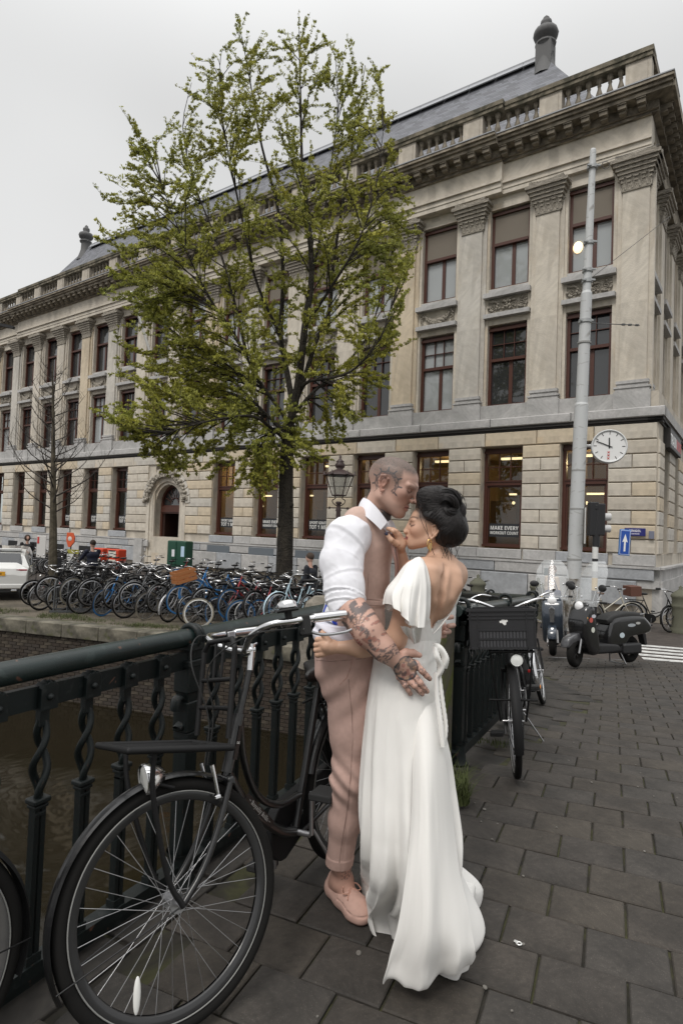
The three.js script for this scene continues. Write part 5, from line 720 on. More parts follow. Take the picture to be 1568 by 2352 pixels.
    const p3 = at(1433, 1246, 18.2), s3 = thing('one_way_sign', 'blue upright box sign with a white arrow pointing up', 'sign', p3.x, p3.y, p3.z, PHIB + .35); s3.rotation.z = -.04; mesh('box', [rbox(.3, .78, .14, .02)], M([.05, .22, .6], { roughness: .4 }), s3); mesh('face', [ni(new THREE.PlaneGeometry(.27, .73))], txt(128, 346, (x, w, h) => { x.fillStyle = '#1f4fa8'; x.fillRect(0, 0, w, h); x.strokeStyle = '#e8e8e8'; x.lineWidth = 5; x.strokeRect(4, 4, w - 8, h - 8); x.fillStyle = '#f0f0ee'; x.beginPath(); x.moveTo(w / 2, 50); x.lineTo(w / 2 + 36, 170); x.lineTo(w / 2 + 12, 160); x.lineTo(w / 2 + 12, 300); x.lineTo(w / 2 - 12, 300); x.lineTo(w / 2 - 12, 160); x.lineTo(w / 2 - 36, 170); x.fill(); }), s3, false).position.z = .072; mesh('arm', [rod(V(0, 0, -.05), V(0, 0, -.9), .02)], M([.3, .3, .3]), s3); }
  // ---- flagpole leaning out from the front, dark sign arm at the left
  { const a = onWall(23.2, 6.0, .1), t = at(303, 672, 30.5); const f = thing('flagpole', 'white flagpole leaning out from the stone front above the doorway', 'flagpole', a.x, a.y, a.z); const q = t.sub(a); mesh('pole', [rod(V(0, 0, 0), q, .075, .05, 10), ball(.09, q.x, q.y, q.z, 8)], M([.7, .7, .68]), f); mesh('bracket', [rod(V(0, 0, 0), V(0, 0, 0).lerp(q, .05), .12, .12, 10)], M([.1, .1, .1]), f); mesh('halyard', [rod(V(0, 0, 0).lerp(q, .05).add(V(-.1, 0, 0)), q.clone().add(V(-.05, -.05, 0)), .008, .008, 4)], M([.5, .5, .5]), f);
    const e = at(34, 752, 36), d = thing('sign_arm', 'dark metal arm reaching in from the left edge below the cornice', 'bracket', e.x, e.y, e.z); mesh('arm', [box(3.2, .16, .2, -1.6, .25, 0, 0, 0, -.17)], M([.02, .02, .022]), d); }
  // ---- crown lantern
  { const D3 = 13.2, t = at(777, 1170, D3); const l = thing('street_lantern', 'old cast iron crown lantern on a dark post left of the man', 'street lamp', t.x, -.8, t.z); const Y = s => at(777, s, D3).y + .8; const im = M([.035, .018, .016], { roughness: .5 });
    mesh('post', [lathe([[.14, 0], [.14, .3], [.09, .4], [.06, .9], [.05, Y(1175)], [.07, Y(1172)], [.045, Y(1168)], [.045, Y(1158)], [.08, Y(1156)], [.05, Y(1152)]], 14)], im, l);
    mesh('cross_bar', [rod(V(-.2, Y(1167), 0), V(.2, Y(1167), 0), .012), ball(.03, -.2, Y(1167), 0, 8), ball(.03, .2, Y(1167), 0, 8)], im, l);
    mesh('scroll', [-1, 1].map(s => tube([V(0, Y(1164), 0), V(s * .1, Y(1158), 0), V(s * .14, Y(1150), 0), V(s * .07, Y(1144), 0), V(s * .1, Y(1139), 0)], .012, 20, 6)), im, l);
    const g0 = Y(1138), g1 = Y(1092), w0 = .15, w1 = .3, R6 = k => k * Math.PI / 3; const fr = []; for (let k = 0; k < 6; k++) { const a = R6(k), c = R6(k + 1); fr.push(rod(V(Math.cos(a) * w0, g0, Math.sin(a) * w0), V(Math.cos(a) * w1, g1, Math.sin(a) * w1), .012, .012, 5), rod(V(Math.cos(a) * w0, g0, Math.sin(a) * w0), V(Math.cos(c) * w0, g0, Math.sin(c) * w0), .014, .014, 5), rod(V(Math.cos(a) * w1, g1, Math.sin(a) * w1), V(Math.cos(c) * w1, g1, Math.sin(c) * w1), .016, .016, 5)); fr.push(place(new THREE.ConeGeometry(.035, .1, 5).toNonIndexed(), Math.cos(a) * (w1 + .03), g1 + .06, Math.sin(a) * (w1 + .03))); } mesh('frame', fr, im, l);
    mesh('glass', [ni(new THREE.CylinderGeometry(w1 - .01, w0 - .01, g1 - g0, 6, 1, true))], M([.8, .8, .78], { transmission: .9, roughness: .25, thickness: 0, side: THREE.DoubleSide }), l).position.y = (g0 + g1) / 2;
    mesh('roof', [lathe([[w1 + .03, g1], [w1 - .02, g1 + .05], [.12, g1 + .12], [.06, g1 + .14], [.1, g1 + .18], [.11, g1 + .24], [.07, g1 + .29], [.09, g1 + .31], [.05, g1 + .34], [.02, g1 + .38], [.035, g1 + .41], [0, g1 + .46]], 12)], im, l); }
  // ---- rounded stone behind the railing and the bollards with chain at the wall
  { const D4 = 11.6, p = at(742, 1440, D4), s = thing('guard_stone', 'large rounded grey guard stone behind the left railing', 'stone', p.x, p.y - .35, -D4); mesh('stone', [lathe([[0, .95], [.2, .93], [.34, .82], [.42, .6], [.45, .3], [.46, -.4]], 22)], M(0xffffff, { map: grain([.14, .125, .1], [.24, .215, .18], .35, 8, 14, 1), roughness: .95, bumpMap: bumpMid, bumpScale: .01 }), s);
    const bo = (sx, D, lab) => { const q = at(sx, 1300, D); const o = thing('bollard', lab, 'bollard', q.x, -.8, -D, 0, undefined); mesh('body', [lathe([[.24, 0], [.24, .12], [.2, .16], [.2, .62], [.23, .66], [.23, .72], [.2, .76], [.21, .9], [.24, .94], [.22, 1.0], [.1, 1.1], [.04, 1.14], [.05, 1.19], [0, 1.24]], 16)], M([.105, .105, .075], { roughness: .85, bumpMap: bumpMid, bumpScale: .01 }), o); return o; };
    bo(1098, 17.6, 'grey green iron bollard behind the railing, left of the walking woman'); bo(1236, 17.2, 'grey green iron bollard just behind the walking woman with the blue bag'); bo(1563, 15.9, 'grey green iron bollard at the right edge of the picture');
    const chainOf = (a, b, sag, lab) => { const l = [], n = Math.round(a.distanceTo(b) / .1); for (let k = 0; k <= n; k++) { const t = k / n, p = a.clone().lerp(b, t); p.y -= sag * Math.sin(Math.PI * t); l.push(place(torus(.045, .014, 5, 10), p.x, p.y, p.z, k % 2 ? 0 : Math.PI / 2, .2, 0, [1.3, 1, 1])); } const m = mesh('chain', l, M([.03, .03, .028], { roughness: .8 })); m.userData = { label: lab, category: 'chain' }; };
    const A = at(1098, 1300, 17.6).setY(.1), Bq = at(1236, 1300, 17.2).setY(.1); chainOf(A, Bq, .35, 'iron chain hanging between the two bollards behind the railing'); chainOf(at(1040, 1300, 17.9).setY(.05), A, .25, 'iron chain hanging left of the left bollard behind the bride'); }
  // ---- letter boxes, green cabinet, small signs at the wall on the left
  { const lb = (sx, sy, D, lab) => { const p = at(sx, sy, D), o = thing('letter_box', lab, 'letter box', p.x, -.8, p.z, PHIB); const y = p.y + .8; mesh('body', [rbox(.86, .7, .46, .06, 0, y, 0)], M([.55, .05, .015], { roughness: .4 }), o); mesh('panel', [rbox(.56, .3, .02, .01, 0, y + .12, .235), rbox(.62, .12, .02, .01, 0, y - .18, .235)], M([.65, .62, .55], { roughness: .6 }), o); mesh('slot', [rbox(.5, .06, .02, .005, 0, y + .27, .24)], M([.02, .02, .02]), o); mesh('stand', [bx(-.3, .3, 0, y - .34, -.15, .15)], M([.1, .02, .01]), o); };
    lb(233, 1276, 28.2, 'left of two orange red letter boxes by the wall'); lb(268, 1279, 27.4, 'right of two orange red letter boxes by the wall');
    const p = at(413, 1283, 29.5), g = thing('green_cabinet', 'dark green double cabinet with stickers in front of the doorway', 'cabinet', p.x, -.8, p.z, PHIB); mesh('door', [rbox(.66, 1.3, .5, .06, -.34, .95, 0)], M([.008, .06, .035], { roughness: .4 }), g); mesh('door', [rbox(.66, 1.3, .5, .06, .34, .95, 0)], M([.008, .06, .035], { roughness: .4 }), g); mesh('sticker', [rbox(.2, .34, .01, .004, -.2, 1.0, .253)], M([.7, .72, .75]), g); mesh('sticker', [rbox(.24, .5, .01, .004, .48, 1.1, .253)], M([.45, .6, .75]), g); mesh('plinth', [bx(-.66, .66, 0, .32, -.22, .22)], M([.05, .05, .05]), g);
    const q = at(163, 1240, 26), r = thing('red_sign', 'orange red leaf shaped sign with a yellow plate on a post by the bare tree', 'sign', q.x, -.8, q.z, -.3); const y = q.y + .8; mesh('board', [extr([[-.17, .3], [.12, .3], [.22, .1], [.2, -.1], [.02, -.3], [-.08, -.3], [-.18, -.05]], .04, .01, 0, y, 0)], M([.6, .1, .03], { roughness: .5 }), r); mesh('roundel', [lathe([[0, .06], [.1, .055], [.1, .03]], 14, 0, y + .05, 0, Math.PI / 2)], M([.6, .55, .5]), r); mesh('plate', [rbox(.6, .18, .02, .01, .15, y - .5, 0)], M([.3, .28, .05]), r); mesh('poster', [rbox(.34, .7, .02, .01, .02, y - .95, 0)], M([.6, .6, .58]), r); mesh('post', [rod(V(0, 0, -.03), V(0, y - .2, -.03), .03)], M([.1, .1, .1]), r);
    const w = at(96, 1246, 27), n = thing('notice_board', 'white notice board with a red mark in front of the basement window', 'sign', w.x, -.8, w.z, -.3); mesh('board', [rbox(.5, 1.0, .04, .02, 0, w.y + .6, 0)], M([.55, .54, .52]), n); mesh('mark', [rbox(.1, .3, .02, .005, -.16, w.y + .9, .025)], M([.5, .05, .04]), n); mesh('post', [rod(V(0, 0, 0), V(0, w.y + .2, 0), .03)], M([.1, .1, .1]), n); }
  // ---- white estate car at the left edge
  { const c = thing('estate_car', 'white estate car at the left edge, seen from behind, with a yellow number plate', 'car', 0, 0, 0); const wp = M([.62, .62, .6], { roughness: .25, clearcoat: 1 }), gl = M([.02, .022, .025], { roughness: .05, clearcoat: 1 });
    // local: x across the car, y up, z towards its rear
    const sec = (z, w, pts) => pts.map(([x, y]) => V(x * w, y, z));
    const prof = [[-2.3, .62, .45, .9], [-1.5, .86, .3, .98], [-.9, .9, .26, 1.42], [0, .91, .26, 1.5], [1.2, .9, .26, 1.46], [1.75, .88, .28, 1.3], [2.1, .86, .3, 1.02], [2.25, .84, .36, .92], [2.3, .8, .45, .75]]; const body = [];
    const ringAt = ([z, w, y0, y1]) => { const o = []; const sh = Math.min(.95, y1 - .02); const P2 = [[-.86, y0], [-1, y0 + .12], [-1, .7], [-.98, sh], [-.78, y1 - .03], [-.6, y1], [.6, y1], [.78, y1 - .03], [.98, sh], [1, .7], [1, y0 + .12], [.86, y0]]; return P2.map(([x, y]) => V(x * w, y, z)); };
    const rings = prof.map(ringAt), v = []; for (let i = 0; i + 1 < rings.length; i++) for (let k = 0; k < 12; k++) { const a = rings[i][k], b2 = rings[i][(k + 1) % 12], d = rings[i + 1][k], e = rings[i + 1][(k + 1) % 12]; for (const q of [a, b2, e, a, e, d]) v.push(q.x, q.y, q.z); } { const rr = rings[rings.length - 1]; for (let k = 1; k < 11; k++) for (const q of [rr[0], rr[k], rr[k + 1]]) v.push(q.x, q.y, q.z); }
    const g = new THREE.BufferGeometry(); g.setAttribute('position', new THREE.Float32BufferAttribute(v, 3)); g.setAttribute('uv', new THREE.Float32BufferAttribute(new Float32Array(v.length / 3 * 2), 2)); g.computeVertexNormals(); mesh('body', [g], wp, c);
    mesh('rear_window', [extr([[-.66, 0], [.66, 0], [.58, .42], [-.58, .42]], .02, .01, 0, .98, 2.06, -.62)], gl, c); for (const s of [-1, 1]) { mesh('side_window', [extr([[-1.2, 0], [1.4, 0], [1.1, .36], [-.6, .4]], .02, .005, s * .885, .98, .3, 0, s > 0 ? -Math.PI / 2 : -Math.PI / 2, 0)], gl, c); mesh('tail_lamp', [rbox(.34, .14, .12, .03, s * .66, .84, 2.2)], M([.22, .01, .02], { roughness: .2, clearcoat: 1 }), c); }
    mesh('bumper', [rbox(1.62, .16, .2, .05, 0, .42, 2.22)], wp, c); mesh('diffuser', [rbox(1.4, .14, .16, .03, 0, .3, 2.2)], M([.02, .02, .02]), c); mesh('exhaust', [rbox(.16, .06, .06, .02, .5, .3, 2.28)], MB.chrome, c);
    const pm = mesh('number_plate', [ni(new THREE.PlaneGeometry(.52, .12))], txt(208, 48, (x, w, h) => { x.fillStyle = '#d59a1c'; x.fillRect(0, 0, w, h); x.fillStyle = '#1c3f9a'; x.fillRect(0, 0, 20, h); x.fillStyle = '#2a2114'; x.font = 'bold 34px sans-serif'; x.textBaseline = 'middle'; x.fillText('TX-094-N', 30, 26); }), c, false); pm.position.set(0, .78, 2.315);
    for (const z of [-1.4, 1.4]) for (const s of [-1, 1]) { const w = part('wheel', c); mesh('tyre', [place(torus(.25, .09, 8, 24), 0, 0, 0, 0, Math.PI / 2, 0)], MB.tyre, w); mesh('rim', [lathe([[0, -.05], [.2, -.05], [.22, .05], [0, .06]], 16, 0, 0, 0, 0, 0, Math.PI / 2)], MB.steel, w); w.position.set(s * .8, .33, z); }
    mesh('aerial', [extr([[0, 0], [.14, 0], [.02, .08]], .03, .005, 0, 1.47, 1.2, 0, Math.PI / 2)], MB.matt, c); mesh('roof_spoiler', [rbox(1.2, .04, .22, .015, 0, 1.44, 1.5, -.1)], wp, c);
    const p = at(4, 1372, 19.2); c.position.set(p.x, -.8, p.z); c.rotation.y = .42; }
}
// ---------- motor scooters ----------
function makeScooter(lab, paint, o) {
  const s = thing('motor_scooter', lab, 'scooter'), dk = M([.014, .014, .015], { roughness: .55 }), pm = M(paint, { roughness: .22, clearcoat: 1 });
  const wheelAt = (x, steer) => { const w = part('wheel', s); mesh('tyre', [torus(.175, .062, 10, 32)], MB.tyre, w); mesh('rim', [lathe([[.135, -.035], [.15, -.04], [.15, .04], [.135, .035]], 28, 0, 0, 0, Math.PI / 2)], o.rim || M([.05, .05, .05], { roughness: .4, metalness: .5 }), w); mesh('rim_spoke', [0, 1, 2, 3, 4].map(k => box(.03, .14, .02, Math.cos(k * 1.2566) * .07, Math.sin(k * 1.2566) * .07, 0, 0, 0, k * 1.2566 - Math.PI / 2)), M([.06, .06, .06], { roughness: .4, metalness: .5 }), w); w.position.set(x, .237, 0); w.rotation.y = steer || 0; return w; };
  wheelAt(0); wheelAt(1.28, o.steer || 0);
  mesh('rear_body', [sextr([[-.34, .56], [-.36, .64], [-.2, .76], [.1, .78], [.5, .74], [.6, .5], [.56, .3], [.3, .34], [.12, .5]], .2, .05, 0, 0, -.1)], pm, s);
  mesh('seat', [sextr([[-.22, .77], [-.1, .82], [.2, .84], [.5, .8], [.6, .74], [.3, .74], [-.1, .75]], .18, .05, 0, 0, -.09)], M([.02, .02, .02], { roughness: .7 }), s);
  mesh('floorboard', [sextr([[.46, .26], [1.0, .26], [1.04, .34], [.5, .32]], .26, .04, 0, 0, -.13)], dk, s);
  mesh('leg_shield', [sextr([[.94, .3], [1.04, .28], [1.16, .5], [1.2, .72], [1.14, .92], [1.06, .95], [1.04, .8], [.98, .55]], .24, .07, 0, 0, -.12)], pm, s);
  mesh('front_mudguard', [sextr([[1.02, .4], [1.1, .5], [1.28, .53], [1.46, .46], [1.5, .36], [1.44, .38], [1.28, .46], [1.12, .42]], .1, .03, 0, 0, -.05)], o.guard ? M(o.guard, { roughness: .3, clearcoat: 1 }) : pm, s);
  mesh('fork', [-1, 1].map(k => rod(V(1.12, .75, k * .06), V(1.28, .24, k * .085), .022, .02, 8)), o.forkM || MB.steel, s);
  mesh('headset', [rbox(.2, .15, .34, .06, 1.06, 1.0, 0, 0, 0, -.2)], pm, s); mesh('headlight', [ball(1, 1.17, o.lampY || .99, 0, 18, [.05, .085, .085])], M([.8, .8, .8], { roughness: .1, clearcoat: 1 }), s);
  mesh('handlebar', [tube([V(1.02, 1.04, -.1), V(1.0, 1.07, -.2), V(.94, 1.06, -.34)], .014, 10, 7), tube([V(1.02, 1.04, .1), V(1.0, 1.07, .2), V(.94, 1.06, .34)], .014, 10, 7)], MB.chrome, s); for (const k of [-1, 1]) mesh('grip', [rod(V(.98, 1.066, k * .25), V(.935, 1.06, k * .36), .019, .019, 8)], MB.rubber, s);
  for (const k of [-1, 1]) { const m = part('mirror', s); mesh('stem', [rod(V(0, 0, 0), V(-.03, .2, k * .1), .006, .006, 6)], dk, m); mesh('glass_case', [ball(1, -.03, .24, k * .12, 12, [.025, .06, .085])], dk, m); m.position.set(1.02, 1.06, k * .2); }
  // tall clear windscreen: a bent pane
  { const r = []; for (let j = 0; j <= 8; j++) { const t = j / 8, w = .31 * (t < .8 ? 1 - .3 * Math.abs(t - .4) : .88 - (t - .8) * 2.0); r.push([-1, -.5, 0, .5, 1].map(u => V(1.17 - t * .36 - .1 * u * u, 1.0 + t * .74, u * w))); } const g = patch(r, 16, 16); mesh('windscreen', [ni(g)], M([.9, .92, .93], { transmission: .78, roughness: .12, thickness: 0, side: THREE.DoubleSide, ior: 1.45 }), s, false); mesh('windscreen_stay', [-1, 1].map(k => rod(V(1.05, 1.03, k * .16), V(.98, 1.3, k * .2), .006, .006, 6)), MB.chrome, s); for (const k of [-1, 1]) mesh('bolt', [ball(.016, 1.0, 1.3, k * .2, 8)], MB.chrome, s); }
  mesh('engine', [rbox(.44, .18, .16, .04, .12, .27, -.12), rbox(.26, .2, .14, .05, .42, .3, -.08)], dk, s); mesh('exhaust', [rod(V(.3, .2, .12), V(-.28, .3, .17), .05, .06, 12)], M([.05, .05, .05], { roughness: .4, metalness: .6 }), s);
  mesh('rear_mudguard', [extr([[-.3, .56], [-.36, .5], [-.4, .3], [-.36, .3], [-.3, .48]], .1, .01, 0, 0, -.05)], dk, s); mesh('tail_lamp', [rbox(.06, .08, .16, .02, -.37, .6, 0)], MB.red2, s); mesh('grab_rail', [tube([V(.0, .82, -.12), V(-.26, .84, -.11), V(-.34, .82, 0), V(-.26, .84, .11), V(0, .82, .12)], .012, 20, 7)], MB.steel, s);
  mesh('centre_stand', [bars([V(.36, .26, -.1), V(.28, .02, -.16), V(.28, .02, .16), V(.36, .26, .1)], .012, 7)], MB.steel, s); for (const k of [-1, 1]) mesh('indicator', [rbox(.05, .09, .06, .02, 1.18, .8, k * .16)], M([.7, .35, .12], { roughness: .3, clearcoat: 1 }), s);
  return s;
}
{
  const a = makeScooter('black scooter with stickers and a tall clear windscreen on its stand', [.01, .01, .011], { steer: .35, guard: [.06, .06, .065] });
  const st = (x, y, z, w, h, c, ry = 0) => { const m = mesh('sticker', [ni(new THREE.CircleGeometry(1, 14))], M(c), a, false); m.position.set(x, y, z); m.scale.set(w, h, 1); m.rotation.y = ry; };
  st(1.07, .62, -.193, .04, .045, [.6, .62, .55], Math.PI); st(1.11, .78, -.193, .042, .042, [.5, .1, .08], Math.PI); st(1.05, .84, -.193, .05, .03, [.55, .55, .6], Math.PI); st(.34, .50, -.153, .06, .045, [.5, .58, .62], Math.PI); st(.1, .66, -.153, .1, .028, [.35, .38, .4], Math.PI); st(-.06, .69, -.153, .06, .022, [.42, .42, .4], Math.PI);
  const f = atGround(1303, 1531, -.56), r = atGround(1437, 1534, -.62), d = f.clone().sub(r); const sc = (t, p, fx, fD, lx) => { t.rotation.order = 'YXZ'; t.rotation.y = Math.atan2(fD, fx); t.rotation.x = .05; t.updateMatrix(); const q = V(lx, 0, 0).applyMatrix4(new THREE.Matrix4().makeRotationFromEuler(t.rotation)); t.position.copy(p).sub(q); };
  sc(a, V(f.x, -.53, f.z), -.90, -.44, 1.28); a.position.y = -.57; a.position.x += .12;
  const b = makeScooter('dark blue grey scooter with a round headlamp, facing the camera behind the crate bicycle', [.03, .04, .055], { rim: M([.6, .6, .6], { roughness: .4 }), forkM: M([.6, .6, .6]), steer: 0 });
  const q = atGround(1283, 1512, -.6); sc(b, V(q.x, -.62, q.z - .3), -.38, -.92, 1.28); b.position.y = -.62;
  mesh('chrome_shield', [extr([[-.03, -.12], [.03, -.12], [.045, .12], [0, .16], [-.045, .12]], .02, .005, 1.29, .74, 0, 0, Math.PI / 2, 0)], MB.chrome, b);
}
// ---------- implicit surfaces: capsules and ellipsoids joined with a smooth minimum, meshed by surface nets ----------
const smin = (a, b, k) => { const h = Math.max(k - Math.abs(a - b), 0) / k; return Math.min(a, b) - h * h * k * .25; };
function cap(a, b, ra, rb = ra, k = .02) { // rounded tapered capsule
  const bx_ = b.x - a.x, by = b.y - a.y, bz = b.z - a.z, L2 = bx_ * bx_ + by * by + bz * bz || 1e-9;
  return { k, f: (x, y, z) => { const px = x - a.x, py = y - a.y, pz = z - a.z; let t = (px * bx_ + py * by + pz * bz) / L2; t = t < 0 ? 0 : t > 1 ? 1 : t; const dx = px - bx_ * t, dy = py - by * t, dz = pz - bz * t; return Math.sqrt(dx * dx + dy * dy + dz * dz) - (ra + (rb - ra) * t); }, b: [Math.min(a.x - ra, b.x - rb), Math.min(a.y - ra, b.y - rb), Math.min(a.z - ra, b.z - rb), Math.max(a.x + ra, b.x + rb), Math.max(a.y + ra, b.y + rb), Math.max(a.z + ra, b.z + rb)] };
}
function ell(c, r, k = .02) { const [rx, ry, rz] = r; const m = Math.min(rx, ry, rz); return { k, f: (x, y, z) => { const px = (x - c.x) / rx, py = (y - c.y) / ry, pz = (z - c.z) / rz; const k0 = Math.sqrt(px * px + py * py + pz * pz), qx = px / rx, qy = py / ry, qz = pz / rz, k1 = Math.sqrt(qx * qx + qy * qy + qz * qz); return k1 < 1e-9 ? -m : k0 * (k0 - 1) / k1; }, b: [c.x - rx, c.y - ry, c.z - rz, c.x + rx, c.y + ry, c.z + rz] }; }
const chain = (pts, rs, k) => { const o = []; for (let i = 0; i + 1 < pts.length; i++) o.push(cap(pts[i], pts[i + 1], rs[i], rs[i + 1], k)); return o; };
function unite(prims) { return (x, y, z) => { let d = 1e3; for (const p of prims) { const e = p.f(x, y, z); d = d > 900 ? e : p.sub ? -smin(-d, e, p.k) : smin(d, e, p.k); } return d; }; }
function boundsOf(prims, pad) { const b = [1e9, 1e9, 1e9, -1e9, -1e9, -1e9]; for (const p of prims) if (!p.sub) for (let i = 0; i < 3; i++) { b[i] = Math.min(b[i], p.b[i] - pad); b[i + 3] = Math.max(b[i + 3], p.b[i + 3] + pad); } return b; }
function netMesh(f, b, h, colour) {
  const nx = Math.ceil((b[3] - b[0]) / h) + 2, ny = Math.ceil((b[4] - b[1]) / h) + 2, nz = Math.ceil((b[5] - b[2]) / h) + 2, N = nx * ny * nz, F = new Float32Array(N).fill(1), B = 6;
  const X = i => b[0] + (i - .5) * h, Y = j => b[1] + (j - .5) * h, Z = k => b[2] + (k - .5) * h, id = (i, j, k) => (k * ny + j) * nx + i;
  const rad = B * h * .87 * 1.3 + h;
  for (let k0 = 0; k0 < nz; k0 += B) for (let j0 = 0; j0 < ny; j0 += B) for (let i0 = 0; i0 < nx; i0 += B) {
    const c = f(X(i0 + B / 2 - .5), Y(j0 + B / 2 - .5), Z(k0 + B / 2 - .5)), skip = Math.abs(c) > rad * 1.6;
    for (let k = k0; k < Math.min(nz, k0 + B); k++) for (let j = j0; j < Math.min(ny, j0 + B); j++) for (let i = i0; i < Math.min(nx, i0 + B); i++) F[id(i, j, k)] = skip ? c : f(X(i), Y(j), Z(k));
  }
  const vi = new Int32Array(N).fill(-1), P = [];
  for (let k = 0; k < nz - 1; k++) for (let j = 0; j < ny - 1; j++) for (let i = 0; i < nx - 1; i++) {
    let m = 0; const e = []; for (let q = 0; q < 8; q++) { const v = F[id(i + (q & 1), j + (q >> 1 & 1), k + (q >> 2))]; e.push(v); if (v < 0) m |= 1 << q; }
    if (m === 0 || m === 255) continue; let sx = 0, sy = 0, sz = 0, n = 0;
    for (const [p, q] of ED) { const u = e[p], v = e[q]; if (u < 0 === v < 0) continue; const t = u / (u - v); sx += lerp(p & 1, q & 1, t); sy += lerp(p >> 1 & 1, q >> 1 & 1, t); sz += lerp(p >> 2, q >> 2, t); n++; }
    vi[id(i, j, k)] = P.length / 3; P.push(X(i) + sx / n * h, Y(j) + sy / n * h, Z(k) + sz / n * h);
  }
  const I = []; const quad = (a, b2, c, d, flip) => { if (a < 0 || b2 < 0 || c < 0 || d < 0) return; flip ? I.push(a, c, b2, a, d, c) : I.push(a, b2, c, a, c, d); };
  for (let k = 1; k < nz - 1; k++) for (let j = 1; j < ny - 1; j++) for (let i = 1; i < nx - 1; i++) {
    const s = F[id(i, j, k)] < 0;
    if (s !== F[id(i + 1, j, k)] < 0) quad(vi[id(i, j - 1, k - 1)], vi[id(i, j, k - 1)], vi[id(i, j, k)], vi[id(i, j - 1, k)], !s);
    if (s !== F[id(i, j + 1, k)] < 0) quad(vi[id(i - 1, j, k - 1)], vi[id(i - 1, j, k)], vi[id(i, j, k)], vi[id(i, j, k - 1)], !s);
    if (s !== F[id(i, j, k + 1)] < 0) quad(vi[id(i - 1, j - 1, k)], vi[id(i, j - 1, k)], vi[id(i, j, k)], vi[id(i - 1, j, k)], !s);
  }
  const n = P.length / 3, Nn = new Float32Array(n * 3), C = new Float32Array(n * 3), e = h * .6;
  for (let i = 0; i < n; i++) {
    let x = P[i * 3], y = P[i * 3 + 1], z = P[i * 3 + 2]; let gx = f(x + e, y, z) - f(x - e, y, z), gy = f(x, y + e, z) - f(x, y - e, z), gz = f(x, y, z + e) - f(x, y, z - e); const l = Math.hypot(gx, gy, gz) || 1; gx /= l; gy /= l; gz /= l;
    Nn[i * 3] = gx; Nn[i * 3 + 1] = gy; Nn[i * 3 + 2] = gz; const c = colour ? colour(x, y, z, gx, gy, gz) : [1, 1, 1]; C[i * 3] = c[0]; C[i * 3 + 1] = c[1]; C[i * 3 + 2] = c[2];
  }
  const g = new THREE.BufferGeometry(); g.setAttribute('position', new THREE.Float32BufferAttribute(P, 3)); g.setAttribute('normal', new THREE.BufferAttribute(Nn, 3)); g.setAttribute('color', new THREE.BufferAttribute(C, 3)); g.setAttribute('uv', new THREE.BufferAttribute(new Float32Array(n * 2), 2)); g.setIndex(I); return g;
}
const ED = []; for (let p = 0; p < 8; p++) for (const d of [1, 2, 4]) if (!(p & d)) ED.push([p, p | d]);
function solid(prims, h, colour, pad = .03, wrap) { const u = unite(prims); return netMesh(wrap ? (x, y, z) => wrap(u(x, y, z), x, y, z) : u, boundsOf(prims, pad), h, colour); }
// first point of a field on the line of sight through (sx, sy) and thin seams laid on it
function onField(f, sx, sy, o = 0, D0 = 1.9, D1 = 2.8) { let D = D0; for (; D < D1; D += .002) { const p = at(sx, sy, D); if (f(p.x, p.y, p.z) < 0) break; } return at(sx, sy, D + o); }
const seam = (f, pts, r, o = 0) => { const q = []; for (let i = 0; i + 1 < pts.length; i++) for (let k = 0; k < 5; k++) q.push(onField(f, lerp(pts[i][0], pts[i + 1][0], k / 5), lerp(pts[i][1], pts[i + 1][1], k / 5), o)); q.push(onField(f, ...pts[pts.length - 1], o)); return tube(q, r, q.length * 2, 5); };
// smooth patch through a grid of control points (rows of Vector3), double sided cloth
function patch(rows, nu, nv, disp) {
  const cr = (p, t) => { const n = p.length - 1, x = clamp(t) * n, i = Math.min(n - 1, Math.floor(x)), f = x - i, a = p[Math.max(0, i - 1)], b = p[i], c = p[i + 1], d = p[Math.min(n, i + 2)]; const o = V(0, 0, 0); for (const k of ['x', 'y', 'z']) o[k] = .5 * (2 * b[k] + (c[k] - a[k]) * f + (2 * a[k] - 5 * b[k] + 4 * c[k] - d[k]) * f * f + (3 * b[k] - a[k] - 3 * c[k] + d[k]) * f * f * f); return o; };
  const pos = [], idx = []; for (let j = 0; j <= nv; j++) { const v = j / nv; for (let i = 0; i <= nu; i++) { const u = i / nu, p = cr(rows.map(r => cr(r, u)), v); if (disp) p.add(disp(u, v, p)); pos.push(p.x, p.y, p.z); } }
  for (let j = 0; j < nv; j++) for (let i = 0; i < nu; i++) { const a = j * (nu + 1) + i, b = a + 1, c = a + nu + 1, d = c + 1; idx.push(a, c, b, b, c, d); }
  const g = new THREE.BufferGeometry(); g.setAttribute('position', new THREE.Float32BufferAttribute(pos, 3)); g.setAttribute('uv', new THREE.BufferAttribute(new Float32Array(pos.length / 3 * 2), 2)); g.setIndex(idx); g.computeVertexNormals(); return g;
}
function withColor(g, c) { const n = g.attributes.position.count, a = new Float32Array(n * 3); for (let i = 0; i < n; i++) { a[i * 3] = c[0]; a[i * 3 + 1] = c[1]; a[i * 3 + 2] = c[2]; } g.setAttribute('color', new THREE.BufferAttribute(a, 3)); return g; }
// joins indexed geometries with colours, relative to an origin
function join(list, o) { const g = mergeGeometries(list.map(x => { if (!x.index) { const n = x.attributes.position.count; x.setIndex(Array.from({ length: n }, (_, i) => i)); } return x; })); if (o) g.translate(-o.x, -o.y, -o.z); return g; }
function skinMesh(name, g, mat, parent) { const m = new THREE.Mesh(g, mat); m.name = name; m.castShadow = m.receiveShadow = true; parent.add(m); return m; }
const skinM = M(0xffffff, { vertexColors: true, roughness: .52, sheen: .15, sheenRoughness: .6 }), clothV = M(0xffffff, { vertexColors: true, roughness: .95, side: THREE.DoubleSide });
